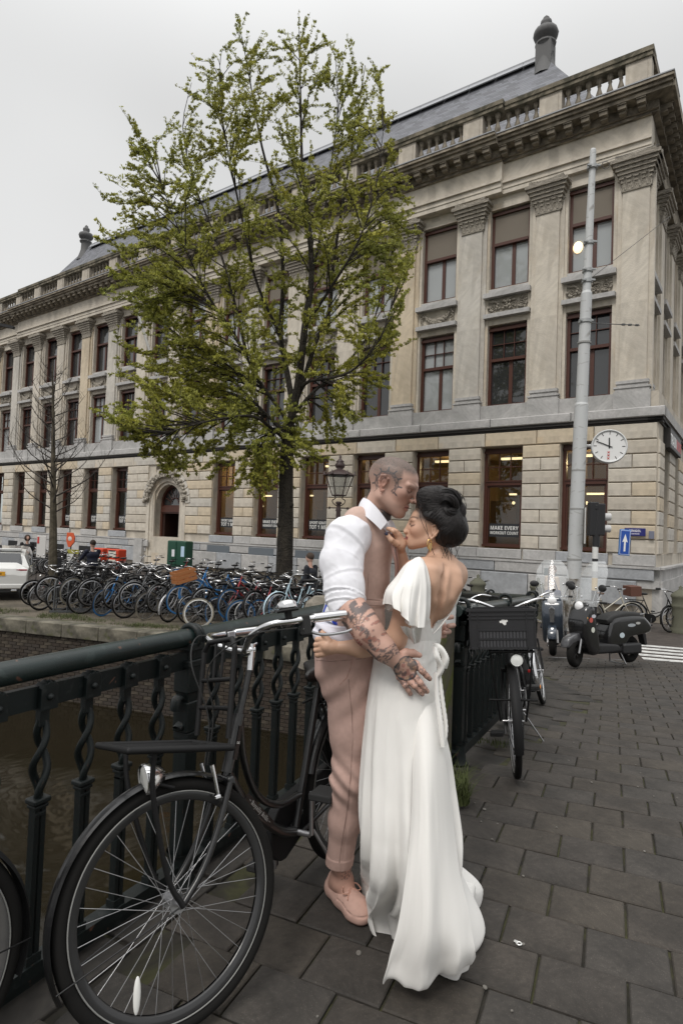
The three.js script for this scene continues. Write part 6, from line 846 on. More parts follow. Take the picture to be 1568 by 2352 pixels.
// a head in its own frame: x to the front, y up, z to its right; ear canal at the height of the origin
function headPrims(o) {
  const w = o.w || 1, L = [], my = o.my || 0;
  L.push(ell(V(-.008, .038, 0), [.098, .082, .075 * w], .02), ell(V(.035, .04, 0), [.068, .062, .066 * w], .03), o.soft ? ell(V(.042, -.016, 0), [.056, .066, .052], .03) : ell(V(.042, -.03, 0), [.058, .08, .056 * w], .03));
  for (const s of [-1, 1]) L.push(cap(V(-.005, o.soft ? -.038 : -.05, s * .052 * w), V(.06, (o.chinY || -.104) + .004, s * .02 * w), .019, .016, .03), ell(V(.062, -.012, s * .044 * w), [.024, .022, .02], .025));
  L.push(ell(V(.074, o.chinY || -.104, 0), [.02 * (o.chin || 1), .02, .022], .022));
  if (o.soft) L.push(ell(V(.077, -.052, 0), [.021, .026, .027], .02));
  for (const s of [-1, 1]) L.push({ ...ell(V(.107 + (o.soft ? .004 : 0), .005, s * .034 * w), [.02, .014 * (o.soft ? .85 : 1), .019], o.soft ? .02 : .014), sub: 1 });
  for (const s of [-1, 1]) L.push(ell(V(.081, .004, s * .033 * w), [.0145, .0125, .015], .005), cap(V(.084, .026, s * .05 * w), V(.099, .026, s * .013), .008 * o.brow, .009 * o.brow, .012));
  L.push(cap(V(.0985, .022, 0), V(.120 * (o.nose || 1), -.025, 0), o.soft ? .0075 : .0105, o.soft ? .0095 : .0115, .016), cap(V(.118 * (o.nose || 1), -.03, 0), V(.108, -.035, 0), .0095, .008, .008)); for (const s of [-1, 1]) L.push(ell(V(.110, -.033, s * .012), [.009, .008, .007], .006));
  L.push({ ...cap(V(.094, -.047 + my * .5, .0), V(.099, -.047 + my * .5, 0), .004, .004, .008), sub: 1 });
  for (const s of [-1, 1]) L.push(cap(V(.098, -.0585 + my, s * .004), V(.086, -.065 + my, s * .021), .0058 * (o.lip || 1), .0035, .006), cap(V(.0965, -.0725 + my, s * .004), V(.086, -.067 + my, s * .02), .0072 * (o.lip || 1), .0035, .006));
  L.push({ ...cap(V(.107, -.0655 + my, -.012), V(.107, -.0655 + my, .012), .0022, .0022, .006), sub: 1 });
  for (const s of [-1, 1]) { const E = (x, y, z = 0) => V(-.006 + x, .0 + y, s * (.074 * w + z)); L.push(...chain([E(.006, .006, -.002), E(.008, .022, .006), E(-.004, .033, .012), E(-.019, .028, .016), E(-.022, .01, .016), E(-.014, -.012, .012), E(-.002, -.03, .006), E(.005, -.024, .0)], [.003, .0042, .0046, .0046, .0044, .0044, .0055, .004], .004), ell(E(-.006, .005, .004), [.014, .022, .006], .004), { ...ell(E(-.0, .002, .013), [.007, .012, .007], .004), sub: 1 }); }
  if (o.lo) for (const p of L) { const f = p.f, q = o.lo; p.f = (x, y, z) => f(x, y < 0 ? y / q : y, z) * (y < 0 ? .9 : 1); }
  return L;
}
// ---------- the couple ----------
const P = (x, y, D) => at(x, y, D);
const SK = [.53, .335, .265], INK = [.05, .055, .062];
function headFrame(origin, fwd, up, s) { // matrix taking head coordinates to the world
  const x = fwd.clone().normalize(), z = x.clone().cross(up).normalize(), y = z.clone().cross(x); return new THREE.Matrix4().makeBasis(x, y, z).scale(V(s, s, s)).setPosition(origin);
}
const nrm3 = (g, m) => { g.applyMatrix4(m); return g; };
function fingerPrims(pts, r0, r1, k = .004) { const n = pts.length, rs = pts.map((_, i) => lerp(r0, r1, i / (n - 1))); return chain(pts, rs, k); }
{
  // ============ the man ============
  const base = atGround(800, 2085, 0), man = thing('person', 'man with tattooed shaved head in dusty pink waistcoat and trousers, embracing the bride', 'person', base.x, 0, base.z, 0);
  const O = base.clone(); const bodyG = [];
  // --- head
  const yaw = .34, pit = -.30; const fw = V(Math.cos(yaw) * Math.cos(pit), Math.sin(pit), Math.sin(yaw) * Math.cos(pit));
  const upv = V(.0, 1, 0).addScaledVector(fw, -fw.y);
  const ear = P(882, 1111, 2.355);
  const hs = .965; const Mh = headFrame(V(0, 0, 0), fw, upv, hs); const eo = V(-.006, 0, .079).applyMatrix4(Mh); Mh.setPosition(ear.clone().sub(eo));
  const inv = Mh.clone().invert();
  const hc = (x, y, z, nx, ny, nz) => {
    let c = SK.slice(); const n = fbm(x * 60, y * 60, z * 60, 3);
    c = mul(c, 1 + .08 * n); const red = Math.exp(-((x - .1) ** 2 + (y + .03) ** 2) / .0012) * .4 + Math.exp(-((x - .06) ** 2 + (y + .02) ** 2) / .0016) * .25 + sst(.06, .1, x) * sst(.02, .05, y) * .15; c = mix3(c, [.5, .22, .17], clamp(red) * .6);
    // ears are pinker
    if (Math.abs(z) > .07 && x < .012 && x > -.04 && Math.abs(y) < .045) c = mix3(c, [.52, .24, .18], .55);
    // stubble on the scalp and jaw
    const hair = sst(.03, .066, y + .15 * Math.max(0, -x) - .02) * sst(.105, .085, x + .12 * Math.max(0, .075 - y) * (y < .06 ? 1 : .2)), side = sst(-.02, .06, y) * sst(.062, .045, x) * .35; c = mix3(c, [.082, .063, .053], clamp(Math.max(hair * .95, side * 2.4) * (.94 + .14 * noise(x * 300, y * 300, z * 300))));
    c = mix3(c, [.30, .21, .18], sst(-.05, -.075, y) * sst(.0, .03, x) * .35);
    // lips, closed lashes, brows
    if (x > .083 && y < -.052 && y > -.082 && Math.abs(z) < .024) { const l = Math.exp(-(((y + .0655) / .009) ** 2)); c = mix3(c, [.42, .17, .15], l * .75); c = mix3(c, [.13, .05, .045], Math.exp(-(((y + .0655) / .0022) ** 2)) * .8); }
    const ly = -.0035 + .006 * (((Math.abs(z) - .034) / .016) ** 2); if (x > .07 && Math.abs(Math.abs(z) - .034) < .018) { c = mix3(c, [.035, .022, .018], Math.exp(-(((y - ly) / .0022) ** 2)) * .9); c = mix3(c, [.36, .19, .15], Math.exp(-(((y - .006) / .008) ** 2)) * .3); }
    if (x > .075 && Math.abs(z) < .055) { const by = .0275 + .012 * Math.sin(clamp((Math.abs(z) - .012) / .05) * 2.6); c = mix3(c, [.2, .12, .085], Math.exp(-(((y - by) / .0045) ** 2)) * .55 * (z ? 1 : 1)); }
    if (x > .1 && y < -.036 && y > -.043 && Math.abs(Math.abs(z) - .006) < .004) c = mul(c, .35);
    // ink: a ring of petals and spikes round the right ear, a dark patch on the side of the neck
    if (z > .03) { const dx = x + .002, dy = y - .006, r = Math.hypot(dx * .95, dy), a = Math.atan2(dy, dx); if (x > -.07 && !(a < -.75 && a > -2.3)) { const sp = Math.abs(Math.sin(a * 5.5)), outer = .05 + .014 * (1 - sp) ** 1.5, ring = Math.exp(-(((r - .0455 - .006 * (1 - sp)) / .0024) ** 2)), ring2 = Math.max(Math.exp(-(((r - .036 - .004 * sp) / .0022) ** 2)), Math.exp(-(((r - .041 - .007 * Math.abs(Math.cos(a * 5.5))) / .0018) ** 2)), r > .034 && r < .05 && Math.abs(Math.sin(a * 11)) < .16 ? .8 : 0), spike = r > .048 && r < outer + .004 && sp < .28 ? 1 : 0, cell = r > .036 && r < .047 && noise(x * 150, y * 150, 5) > .15 ? .7 : 0; const nE = Math.abs(z) > .072 && x < .012 && x > -.032 && Math.abs(y) < .04 ? 0 : 1; c = mix3(c, INK, clamp(Math.max(ring, ring2, spike, cell)) * .85 * nE); } }
    return c;
  };
  const HP = headPrims({ brow: 1.3, nose: 1.06, w: 1.0, chin: 1.15, chinY: -.096 });
  HP.push(cap(V(-.02, -.03, 0), V(-.03, -.09, 0), .05, .05, .03));
  bodyG.push(nrm3(solid(HP, .0024, hc, .012), Mh));
  const headEdge = V(-.05, -.1, 0).applyMatrix4(Mh);
  // --- neck, torso, arms, legs
  const sh = P(800, 1218, 2.37), el = P(800, 1392, 2.20), f1 = P(846, 1452, 2.125), wr = P(903, 1513, 2.118);
  const shF = P(845, 1225, 2.74), elF = P(930, 1370, 2.74), wrF = P(1040, 1440, 2.62);
  const neckC = (x, y, z) => { const n = fbm(x * 40, y * 40, z * 40, 3); let c = mul(SK, 1 + .08 * n); const q = P(893, 1180, 2.4); const d = Math.hypot(x - q.x, y - q.y); c = mix3(c, INK, sst(.045, .03, d + .012 * noise(x * 90, y * 90, z * 90)) * .93); return c; };
  bodyG.push(solid([cap(P(876, 1145, 2.44), P(862, 1210, 2.47), .05, .057, .03), cap(P(810, 1225, 2.42), P(845, 1225, 2.66), .07, .07, .05)], .006, neckC));
  // forearm with its drawings: coordinates along and round the bone
  const fa = wr.clone().sub(el), fL = fa.length(), fd = fa.clone().normalize(), fu = V(0, 1, 0).addScaledVector(fd, -fd.y).normalize(), fv = fd.clone().cross(fu);
  const armC = (x, y, z) => {
    const q = V(x, y, z).sub(el), t = q.dot(fd) / fL, a = q.dot(fu) / .05, b = q.dot(fv); let c = mul(SK, 1 + .07 * fbm(x * 50, y * 50, z * 50, 3)); c = mix3(c, [.5, .25, .2], .15);
    if (t < -.15 || t > 1.02) return c;
    let k = 0, cl = INK;
    const S = t * 9, U = a * 2.2;
    if (t < .27) k = noise(S * 1.4, U * 1.6, 3) > .02 ? .85 : 0;                                     // dark shapes by the elbow
    const wing = a > -.1 && t > .02 && t < .42; if (wing) { const cx = t - .42, cy = a - .25, r = Math.hypot(cx * 5, cy), an = Math.atan2(cy, cx * 5); k = Math.max(k, r > .25 && r < 1.5 && Math.sin(an * 13 + r * 3) > .35 - r * .1 ? .8 : 0); if (r > .35 && r < .8 && Math.sin(r * 26) > .5) { k = Math.max(k, .6); cl = [.2, .11, .07]; } }
    if (t > .36 && t < .88 && a > -.35) { const w = Math.abs(a - .25 - .28 * Math.sin(t * 15)); if (w < .17) k = Math.max(k, .82 - (noise(t * 60, a * 14, 9) > .1 ? .35 : 0)); const n = noise(t * 26, a * 5, 2); if (n > .28 && a > -.1) { k = Math.max(k, .65); cl = n > .45 ? [.22, .07, .05] : INK; } }
    if (a < -.35 && a > -.95 && t > .2 && t < .62) { const row = Math.floor(t * 26); if (noise(a * 9 + row * 7, row * 3.1, 4) > -.05 && t * 26 - row < .7) { k = .7; cl = t > .33 ? [.27, .035, .04] : INK; } }
    if (a < -.4 && t > .62 && t < .9) k = Math.max(k, .8 * sst(.1, -.1, noise(t * 12, a * 3, 8) - .3));
    if (t > .86 && t < 1 && a > -.6) k = Math.max(k, noise(t * 70, a * 9, 6) > .18 ? .75 : 0);
    return mix3(c, cl, k);
  };
  bodyG.push(solid([...chain([P(800, 1300, 2.30), el, P(826, 1422, 2.16), f1, P(880, 1490, 2.11), wr], [.06, .052, .0505, .048, .038, .0305], .03)], .0042, armC));
  // near hand, resting on her hip
  const HD = 2.124; const hp = (x, y, d = 0) => P(x, y, HD + d);
  const handC = (x, y, z) => { const c0 = mul(SK, 1 + .08 * fbm(x * 60, y * 60, z * 60, 3)); let c = mix3(c0, [.5, .24, .19], .22); const m = hp(931, 1534); const dx = x - m.x, dy = y - m.y, r = Math.hypot(dx, dy); if (r < .043) { const n = noise(x * 120, y * 120, 3), n2 = noise(x * 60 + 9, y * 60, 7); c = mix3(c, n2 > .2 ? [.3, .1, .08] : n2 < -.2 ? [.33, .2, .11] : c, .55); c = mix3(c, INK, clamp((n > .1 ? .7 : .15) + sst(.034, .041, r) * .7)); } else { const far = Math.hypot(x - hp(955, 1565).x, y - hp(955, 1565).y); if (far < .07 && noise(x * 170, y * 170, 5) > .33) c = mix3(c, INK, .6); } return c; };
  const hand = [cap(wr, hp(922, 1526, .01), .030, .031, .015), ...[[954, 1527], [946, 1548], [932, 1557], [918, 1556]].map(([x, y], i) => cap(hp(918, 1522, .012), hp(x, y, .004), .025, .0165 - i * .001, .014)),
    ...fingerPrims([hp(952, 1524, .006), hp(969, 1541, -.004), hp(979, 1552, .004), hp(986, 1559, .012)], .0125, .0088), ...fingerPrims([hp(946, 1547, .004), hp(964, 1568, -.006), hp(973, 1580, .002), hp(980, 1588, .012)], .0125, .009), ...fingerPrims([hp(932, 1557, .004), hp(952, 1575, -.006), hp(962, 1586, .002), hp(969, 1594, .012)], .012, .0086), ...fingerPrims([hp(918, 1556, .006), hp(930, 1574, -.002), hp(937, 1585, .004), hp(942, 1594, .012)], .011, .0078),
    ...fingerPrims([hp(912, 1512, .01), hp(932, 1500, .014), hp(948, 1500, .016), hp(963, 1505, .018)], .018, .0095, .01)];
  bodyG.push(solid(hand, .0026, handC, .012));
  // fingers of the other hand showing behind her back
  { const q = 2.58; bodyG.push(solid([...[[1000, 1424, 1025, 1419], [1002, 1440, 1029, 1438], [998, 1452, 1019, 1453], [994, 1460, 1008, 1462]].map(([a, b, c, d], i) => cap(P(c, d, 2.46 - i * .02), P(c + 12, d - 2, q), .0095, .0105, .006)), cap(P(1012, 1442, q), P(1004, 1440, 2.62), .022, .03, .02), cap(P(1004, 1440, 2.62), elF, .035, .05, .03)], .004, (x, y, z) => mix3(SK, [.5, .25, .2], .3))); }
  // legs and feet under the clothes
  const heel = atGround(766, 2062, 0), toe = atGround(834, 2122, 0), ank = P(783, 2018, 2.49);
  const footC = (x, y, z) => { let c = mul(mix3(SK, [.42, .2, .15], .35), 1 + .1 * fbm(x * 50, y * 50, z * 50, 3)); const q = P(796, 2010, 2.43), d = V(x, y, z).sub(q); if (Math.abs(d.x) < .02 && Math.abs(d.y) < .022 && noise(d.x * 260, d.y * 200, 3) > .15) c = mix3(c, INK, .65); return c; };
  bodyG.push(solid([cap(P(790, 1880, 2.42), P(784, 1985, 2.46), .045, .036, .02), cap(P(784, 1985, 2.46), ank, .036, .04, .02), cap(ank, heel.clone().setY(.045), .038, .036, .03), cap(ank.clone().add(V(.012, -.01, .02)), heel.clone().lerp(toe, .55).setY(.06), .036, .028, .03), cap(heel.clone().lerp(toe, .5).setY(.05), heel.clone().lerp(toe, .85).setY(.035), .034, .03, .02)], .005, footC));
  skinMesh('body', join(bodyG, O), skinM, man);
  // --- shoe
  { const d = toe.clone().sub(heel), s = V(-d.z, 0, d.x).normalize(), L = (t, w, y) => heel.clone().addScaledVector(d, t).addScaledVector(s, w).setY(y);
    const pr = [cap(L(.02, 0, .036), L(.35, 0, .038), .037, .038, .03), cap(L(.35, 0, .036), L(.8, .004, .034), .04, .044, .03), cap(L(.8, .003, .032), L(.97, .006, .028), .042, .032, .03), cap(L(.0, 0, .055), L(.03, 0, .085), .034, .03, .03), cap(L(.5, 0, .06), L(.82, .0, .045), .034, .034, .03)];
    const op = [cap(L(.12, 0, .13), L(.42, 0, .115), .034, .036, .01)]; const fu = unite(pr), fo = unite(op);
    const f = (x, y, z) => { let v = Math.max(fu(x, y, z), -fo(x, y, z)); v = Math.max(v, .004 - y); const q = V(x, y, z).sub(heel), t = q.dot(d) / d.lengthSq(), w = q.dot(s); const seam = Math.abs(y - (.052 - .012 * sst(.6, 1, t)) - .0); if (t > .42) v += .0022 * Math.exp(-((seam / .004) ** 2)) * (1 + .6 * Math.sin(Math.atan2(w, t - .6) * 40)); return v; };
    skinMesh('shoe', join([netMesh(f, boundsOf(pr, .02), .0032, (x, y, z) => y < .012 ? [.16, .09, .07] : mul([.50, .32, .265], 1 + .12 * fbm(x * 60, y * 60, z * 60, 3)))], O), M(0xffffff, { vertexColors: true, roughness: .95 }), man);
    const bow = [tube([L(.55, .0, .098), L(.5, .025, .104), L(.6, .045, .09), L(.66, .02, .088), L(.56, .002, .098)], .0028, 26, 5), tube([L(.55, 0, .098), L(.52, -.03, .1), L(.62, -.042, .085), L(.66, -.018, .088), L(.56, 0, .098)], .0028, 26, 5), tube([L(.56, 0, .098), L(.68, .03, .085), L(.74, .04, .075)], .0026, 12, 5), tube([L(.56, 0, .098), L(.7, -.012, .085), L(.78, -.016, .078)], .0026, 12, 5)];
    const m = mesh('shoe_lace', bow, M([.46, .26, .2], { roughness: .95 }), man); m.geometry.translate(-O.x, -O.y, -O.z); }
  // --- trousers
  { const hipN = P(790, 1548, 2.41), hipF = P(800, 1548, 2.62), kn = P(806, 1785, 2.36), an = P(777, 1990, 2.45), knF = P(862, 1785, 2.6), anF = P(866, 1985, 2.62);
    const pr = [cap(P(797, 1480, 2.41), P(803, 1480, 2.62), .122, .122, .05), cap(P(790, 1535, 2.40), P(794, 1535, 2.62), .112, .114, .06), ...chain([P(802, 1570, 2.39), P(811, 1680, 2.37), kn, P(793, 1880, 2.4), an], [.104, .086, .070, .060, .051], .04), ...chain([hipF, knF, anF], [.11, .075, .055], .04)];
    const u = unite(pr), hem = P(777, 1985, 2.45).y, top = P(800, 1462, 2.4).y; const ax = kn.clone().sub(hipN).normalize();
    const f = (x, y, z) => { let v = u(x, y, z); if (v < .05) { const a = P(770, 1800, 2.4); // folds behind the knee, at the crotch and round the hip
        const kx = y - kn.y; v += .006 * Math.sin((kx + x * .9) * 85) * Math.exp(-((kx / .085) ** 2)) * sst(-.05, .05, kn.x - x + .03); v += .004 * Math.sin((y - hipN.y) * 55 - x * 60) * Math.exp(-(((y - hipN.y + .05) / .12) ** 2)); v += .0035 * fbm(x * 16, y * 7, z * 16, 3);
        const cr = Math.abs(z - (kn.z + .035)); v -= .0035 * Math.exp(-((cr / .006) ** 2)) * sst(.0, .1, hipN.y - y) * 0; v += .002 * Math.exp(-(((x - lerp(kn.x - .0, an.x, clamp((kn.y - y) / .6))) / .004) ** 2)); }
      // the turned up hem stands a little proud
      if (y < hem + .045) v -= .0028; v = Math.max(v, hem - y); v = Math.max(v, y - top); return v; };
    const col = (x, y, z) => mul([.47, .315, .27], 1 + .12 * fbm(x * 90, y * 90, z * 90, 3) + .05 * fbm(x * 12, y * 12, z * 12, 2));
    skinMesh('trousers', join([netMesh(f, boundsOf(pr, .02), .0062, col)], O), clothV, man);
    { const m = mesh('trouser_seam', [seam(f, [[800, 1560], [808, 1640], [810, 1700], [805, 1780], [797, 1860], [784, 1940], [779, 1982]], .0018, -.0006), seam(f, [[727, 1516], [760, 1519], [800, 1516], [840, 1512]], .0016, -.0006)], M([.30, .2, .17], { roughness: .95 }), man); m.geometry.translate(-O.x, 0, -O.z); }
    const m = mesh('pocket_edge', [seam(f, [[808, 1512], [806, 1530], [796, 1556], [780, 1573]], .0026, .0005)], M([.42, .26, .215], { roughness: .95 }), man); m.geometry.translate(-O.x, 0, -O.z); }
  // --- waistcoat
  { const pr = [cap(P(834, 1250, 2.475), P(842, 1255, 2.66), .122, .122, .05), cap(P(822, 1330, 2.485), P(826, 1330, 2.65), .130, .132, .06), cap(P(812, 1420, 2.44), P(818, 1420, 2.62), .127, .122, .06), cap(P(804, 1470, 2.43), P(808, 1470, 2.62), .122, .12, .05), cap(P(823, 1198, 2.40), P(846, 1200, 2.62), .06, .06, .06)];
    const u = unite(pr), low = P(800, 1500, 2.35), hemY = P(820, 1450, 2.3).y, pk = P(840, 1392, 2.29).y;
    const f = (x, y, z) => { let v = u(x, y, z); v += .003 * fbm(x * 9, y * 6, z * 9, 3); // welt pocket and dart
      v -= .004 * sst(.014, .011, Math.abs(y - pk)) * sst(-.03, .0, x - P(826, 1390, 2.3).x); v = Math.max(v, hemY - .03 - y - (x - P(850, 1450, 2.3).x) * .35); return v; };
    const bk = P(767, 1300, 2.4).x; const col = (x, y, z) => { if (x < bk - .0 + (y < P(800, 1400, 2.4).y ? .02 : 0)) { const n = noise(x * 22, y * 22, z * 22 + 4), n2 = noise(x * 30 + 7, y * 30, z * 30); return n > .3 ? [.02, .05, .38] : n2 > .33 ? [.12, .4, .5] : [.72, .73, .75]; } return mul([.52, .37, .315], 1 + .13 * fbm(x * 90, y * 90, z * 90, 3)); };
    skinMesh('waistcoat', join([netMesh(f, boundsOf(pr, .02), .0065, col)], O), clothV, man);
    { const m = mesh('pocket_welt', [seam(f, [[828, 1376], [850, 1377], [872, 1379]], .003, 0), seam(f, [[829, 1389], [852, 1390], [878, 1391]], .0018, -.0006), seam(f, [[846, 1318], [845, 1345], [843, 1375]], .0016, -.0006)], M([.40, .28, .235], { roughness: .95 }), man); m.geometry.translate(-O.x, 0, -O.z); }
    const m = mesh('waistcoat_edge', [tube([P(893, 1222, 2.36), P(902, 1262, 2.35), P(909, 1300, 2.36), P(908, 1335, 2.38), P(903, 1370, 2.4)], .006, 24, 6), tube([P(900, 1225, 2.37), P(909, 1262, 2.365), P(914, 1300, 2.38), P(912, 1335, 2.4)], .005, 24, 6)], M([.33, .2, .17], { roughness: .95 }), man); m.geometry.translate(-O.x, 0, -O.z); }
  // --- shirt: sleeve, tail, collar
  { const W = [.74, .74, .78]; const cuffN = P(846, 1462, 2.13).sub(P(800, 1385, 2.2)).normalize(), cuffP = P(795, 1398, 2.2);
    const pr = [cap(P(818, 1222, 2.42), P(797, 1236, 2.34), .08, .082, .04), ...chain([P(797, 1236, 2.34), P(784, 1295, 2.285), P(790, 1350, 2.235), P(801, 1412, 2.195)], [.082, .078, .071, .063], .03)];
    const u = unite(pr), sd = P(801, 1412, 2.195).sub(P(797, 1236, 2.34)), sL = sd.length(), s0 = P(797, 1236, 2.34), su = sd.clone().normalize();
    const f = (x, y, z) => { let v = u(x, y, z); if (v > .06) return v; const q = V(x, y, z).sub(s0), t = q.dot(su) / sL, ang = Math.atan2(q.z, q.x);
      const fold = (t0, w, tilt, a) => { const d = (t - t0 - tilt * Math.sin(ang + 1.9)) / w; return -a * Math.exp(-d * d) + a * .7 * Math.exp(-((d - 1.6) ** 2)); };
      const nv = fbm(x * 11, y * 6, z * 11, 3), m1 = sst(-.3, .5, nv), m2 = 1 - m1; v += fold(.36, .02, .16, .0028 * m1) + fold(.5, .022, -.12, .002 * m2) + fold(.8, .014, .08, .0035 * m2 + .001) + fold(.9, .012, .05, .004) + fold(.1, .03, .2, .003) + .008 * nv + .005 * Math.abs(noise(x * 20 + y * 10, y * 14 - x * 10, z * 16)) + .0012 * Math.abs(noise(x * 50, y * 46 + x * 20, z * 40));
      if (t > .8) v -= .004; v = Math.max(v, V(x, y, z).sub(cuffP).dot(cuffN) - .008); return v; };
    const col = () => W;
    const tail = [cap(P(790, 1462, 2.42), P(800, 1462, 2.6), .126, .124, .04)]; const tu = unite(tail), tT = P(790, 1440, 2.3).y, tB = P(790, 1484, 2.3).y; const tf = (x, y, z) => Math.max(tu(x, y, z) + .006 * Math.sin(x * 70 + y * 130) * .6, y - tT, tB - y);
    const yoke = [cap(P(832, 1200, 2.46), P(862, 1212, 2.5), .066, .06, .04)];
    const thick = 1; const coll = (rows) => withColor(patch(rows, 16, 6), W);
    const c1 = coll([[P(842, 1140, 2.53), P(834, 1143, 2.45), P(848, 1149, 2.385), P(870, 1172, 2.36), P(889, 1199, 2.36)], [P(832, 1150, 2.53), P(827, 1154, 2.44), P(841, 1166, 2.365), P(864, 1188, 2.345), P(882, 1208, 2.345)], [P(826, 1162, 2.53), P(823, 1166, 2.43), P(838, 1184, 2.35), P(858, 1201, 2.335), P(874, 1217, 2.335)]]);
    const c1b = coll([[P(840, 1141, 2.55), P(835, 1144, 2.475), P(853, 1152, 2.41), P(873, 1175, 2.38), P(892, 1201, 2.375)], [P(838, 1175, 2.56), P(842, 1180, 2.49), P(860, 1195, 2.43), P(878, 1212, 2.4), P(893, 1228, 2.39)]]);
    const c2 = coll([[P(889, 1199, 2.375), P(897, 1194, 2.42), P(904, 1200, 2.46)], [P(893, 1212, 2.375), P(902, 1212, 2.43), P(911, 1218, 2.47)], [P(896, 1226, 2.38), P(905, 1228, 2.43), P(914, 1226, 2.47)]]);
    skinMesh('shirt', join([netMesh(f, boundsOf(pr, .02), .0055, col), netMesh(tf, boundsOf(tail, .02), .007, () => [.7, .69, .76]), solid(yoke, .007, col), c1, c1b, c2], O), M(0xffffff, { vertexColors: true, roughness: .9, side: THREE.DoubleSide }), man); }
}
{
  // ============ the bride ============
  const base = atGround(960, 2130, 0), O = base.clone(), br = thing('person', 'dark haired woman in a long white low backed wedding dress, hugging the man', 'person', base.x, 0, base.z, 0);
  const SW = [.56, .345, .24], bodyG = [];
  const yaw = Math.PI + .12, pit = .235, fw = V(Math.cos(yaw) * Math.cos(pit), Math.sin(pit), Math.sin(yaw) * Math.cos(pit) - .06), upv = V(0, 1, 0).addScaledVector(fw, -fw.y);
  const hs = .90, Mh = headFrame(V(0, 0, 0), fw, upv, hs); const eo = V(-.006, 0, -.076).applyMatrix4(Mh); Mh.setPosition(P(994, 1221, 2.295).sub(eo));
  const sid = -1; // her left ear is on the near side
  const hc = (x, y, z) => {
    let c = mul(SW, 1 + .04 * fbm(x * 60, y * 60, z * 60, 3)); const w = Math.abs(z); c = mix3(c, [.55, .25, .18], (Math.exp(-((x - .07) ** 2 + (y + .015) ** 2 + (w - .045) ** 2) / .0012)) * .35);
    y -= 0; if (x > .08 && y < -.041 && y > -.075 && w < .025) { const l = sst(.0115, .007, Math.abs(y + .057) + .12 * w * (1)); c = mix3(c, [.23, .055, .06], l * .9); c = mix3(c, [.06, .015, .015], Math.exp(-(((y + .0565) / .0018) ** 2)) * .8 * l); }
    const lz = (w - .034) / .018, ly = -.002 + .005 * lz * lz; if (x > .062 && Math.abs(lz) < 1.25) { c = mix3(c, [.012, .008, .008], Math.exp(-(((y - ly) / .0034) ** 2)) * .97); c = mix3(c, [.16, .09, .07], Math.exp(-(((y - .007) / .006) ** 2)) * .4); }
    if (x > .07 && w > .012 && w < .06) { const by = .029 + .01 * Math.sin(clamp((w - .012) / .05) * 2.4); c = mix3(c, [.05, .03, .025], Math.exp(-(((y - by) / .0038) ** 2)) * .8); }
    const scalp = sst(.055, .075, y) + sst(.03, .0, x - .06 + .0) * sst(.02, .05, y); c = mix3(c, [.03, .02, .018], clamp(scalp) * .9);
    return c;
  };
  const HP = headPrims({ brow: .55, nose: .92, w: .9, lip: 1.45, chin: .75, my: .009, chinY: -.078, soft: .55 }); HP.push(cap(V(-.03, -.03, 0), V(-.065, -.11, 0), .042, .036, .02));
  bodyG.push(nrm3(solid(HP, .0024, hc, .012), Mh));
  const nk = V(-.05, -.085, 0).applyMatrix4(Mh);
  const sN = P(953, 1313, 2.235), sF = P(1044, 1316, 2.42);
  const tors = [cap(nk, P(1016, 1290, 2.36), .040, .046, .025), cap(P(1014, 1316, 2.37), sN, .046, .046, .05), cap(P(1020, 1314, 2.37), sF, .046, .048, .05), cap(P(980, 1338, 2.30), P(1014, 1338, 2.41), .074, .074, .06), cap(P(1010, 1336, 2.345), P(994, 1365, 2.325), .062, .066, .06), cap(P(968, 1385, 2.31), P(992, 1385, 2.39), .072, .068, .08), cap(P(950, 1450, 2.31), P(966, 1450, 2.37), .07, .068, .06), cap(P(990, 1325, 2.262), P(986, 1372, 2.262), .022, .02, .09)];
  const sp = [P(1024, 1300, 2.30), P(1012, 1400, 2.27)];
  { const tf = unite(tors), surf = (x, y, o) => { let D = 2.1; for (; D < 2.5; D += .002) { const p = P(x, y, D); if (tf(p.x, p.y, p.z) < 0) break; } return P(x, y, D + o); };
    // shoulder blade and the furrow of the spine
    const add = [...chain([surf(990, 1312, .014), surf(984, 1340, .012), surf(992, 1375, .014)], [.018, .019, .012], .035), ...chain([surf(1046, 1322, .016), surf(1044, 1345, .014), surf(1034, 1372, .016)], [.018, .018, .012], .035)];
    const gr = chain([surf(1024, 1300, .001), surf(1020, 1330, .002), surf(1012, 1370, .003), surf(1004, 1410, .003), surf(999, 1450, .004)], [.004, .007, .008, .009, .009], .022).map(p => ({ ...p, sub: 1 })); tors.push(...add, ...gr); }
  const bc = (x, y, z) => mul(SW, 1 + .05 * fbm(x * 14, y * 14, z * 14, 3) + .03 * noise(x * 90, y * 90, z * 90));
  bodyG.push(solid(tors, .0065, bc));
  // near arm reaching round his waist
  const el = P(908, 1470, 2.215), wr = P(775, 1487, 2.235);
  bodyG.push(solid(chain([sN, P(934, 1390, 2.205), el], [.044, .043, .036], .025).concat(chain([el, P(880, 1482, 2.22), P(830, 1488, 2.225), wr], [.035, .037, .032, .0225], .025)), .005, bc));
  const hp = (x, y, d) => P(x, y, d);
  const fist = [cap(wr, hp(752, 1484, 2.235), .023, .025, .015), ...[[744, 1468], [739, 1479], [738, 1491], [741, 1502]].map(([x, y]) => cap(hp(762, 1486, 2.24), hp(x, y, 2.245), .02, .0125, .012)), ...[[744, 1468, 729, 1469], [739, 1479, 726, 1481], [738, 1491, 726, 1493], [741, 1502, 729, 1504]].map(([a, b, c, d]) => fingerPrims([hp(a, b, 2.24), hp(c, d, 2.25), hp(c + 2, d + 1, 2.285), hp(c + 8, d + 1, 2.30)], .011, .0085)).flat(), ...fingerPrims([hp(756, 1474, 2.23), hp(744, 1458, 2.235), hp(736, 1449, 2.245)], .013, .0085)];
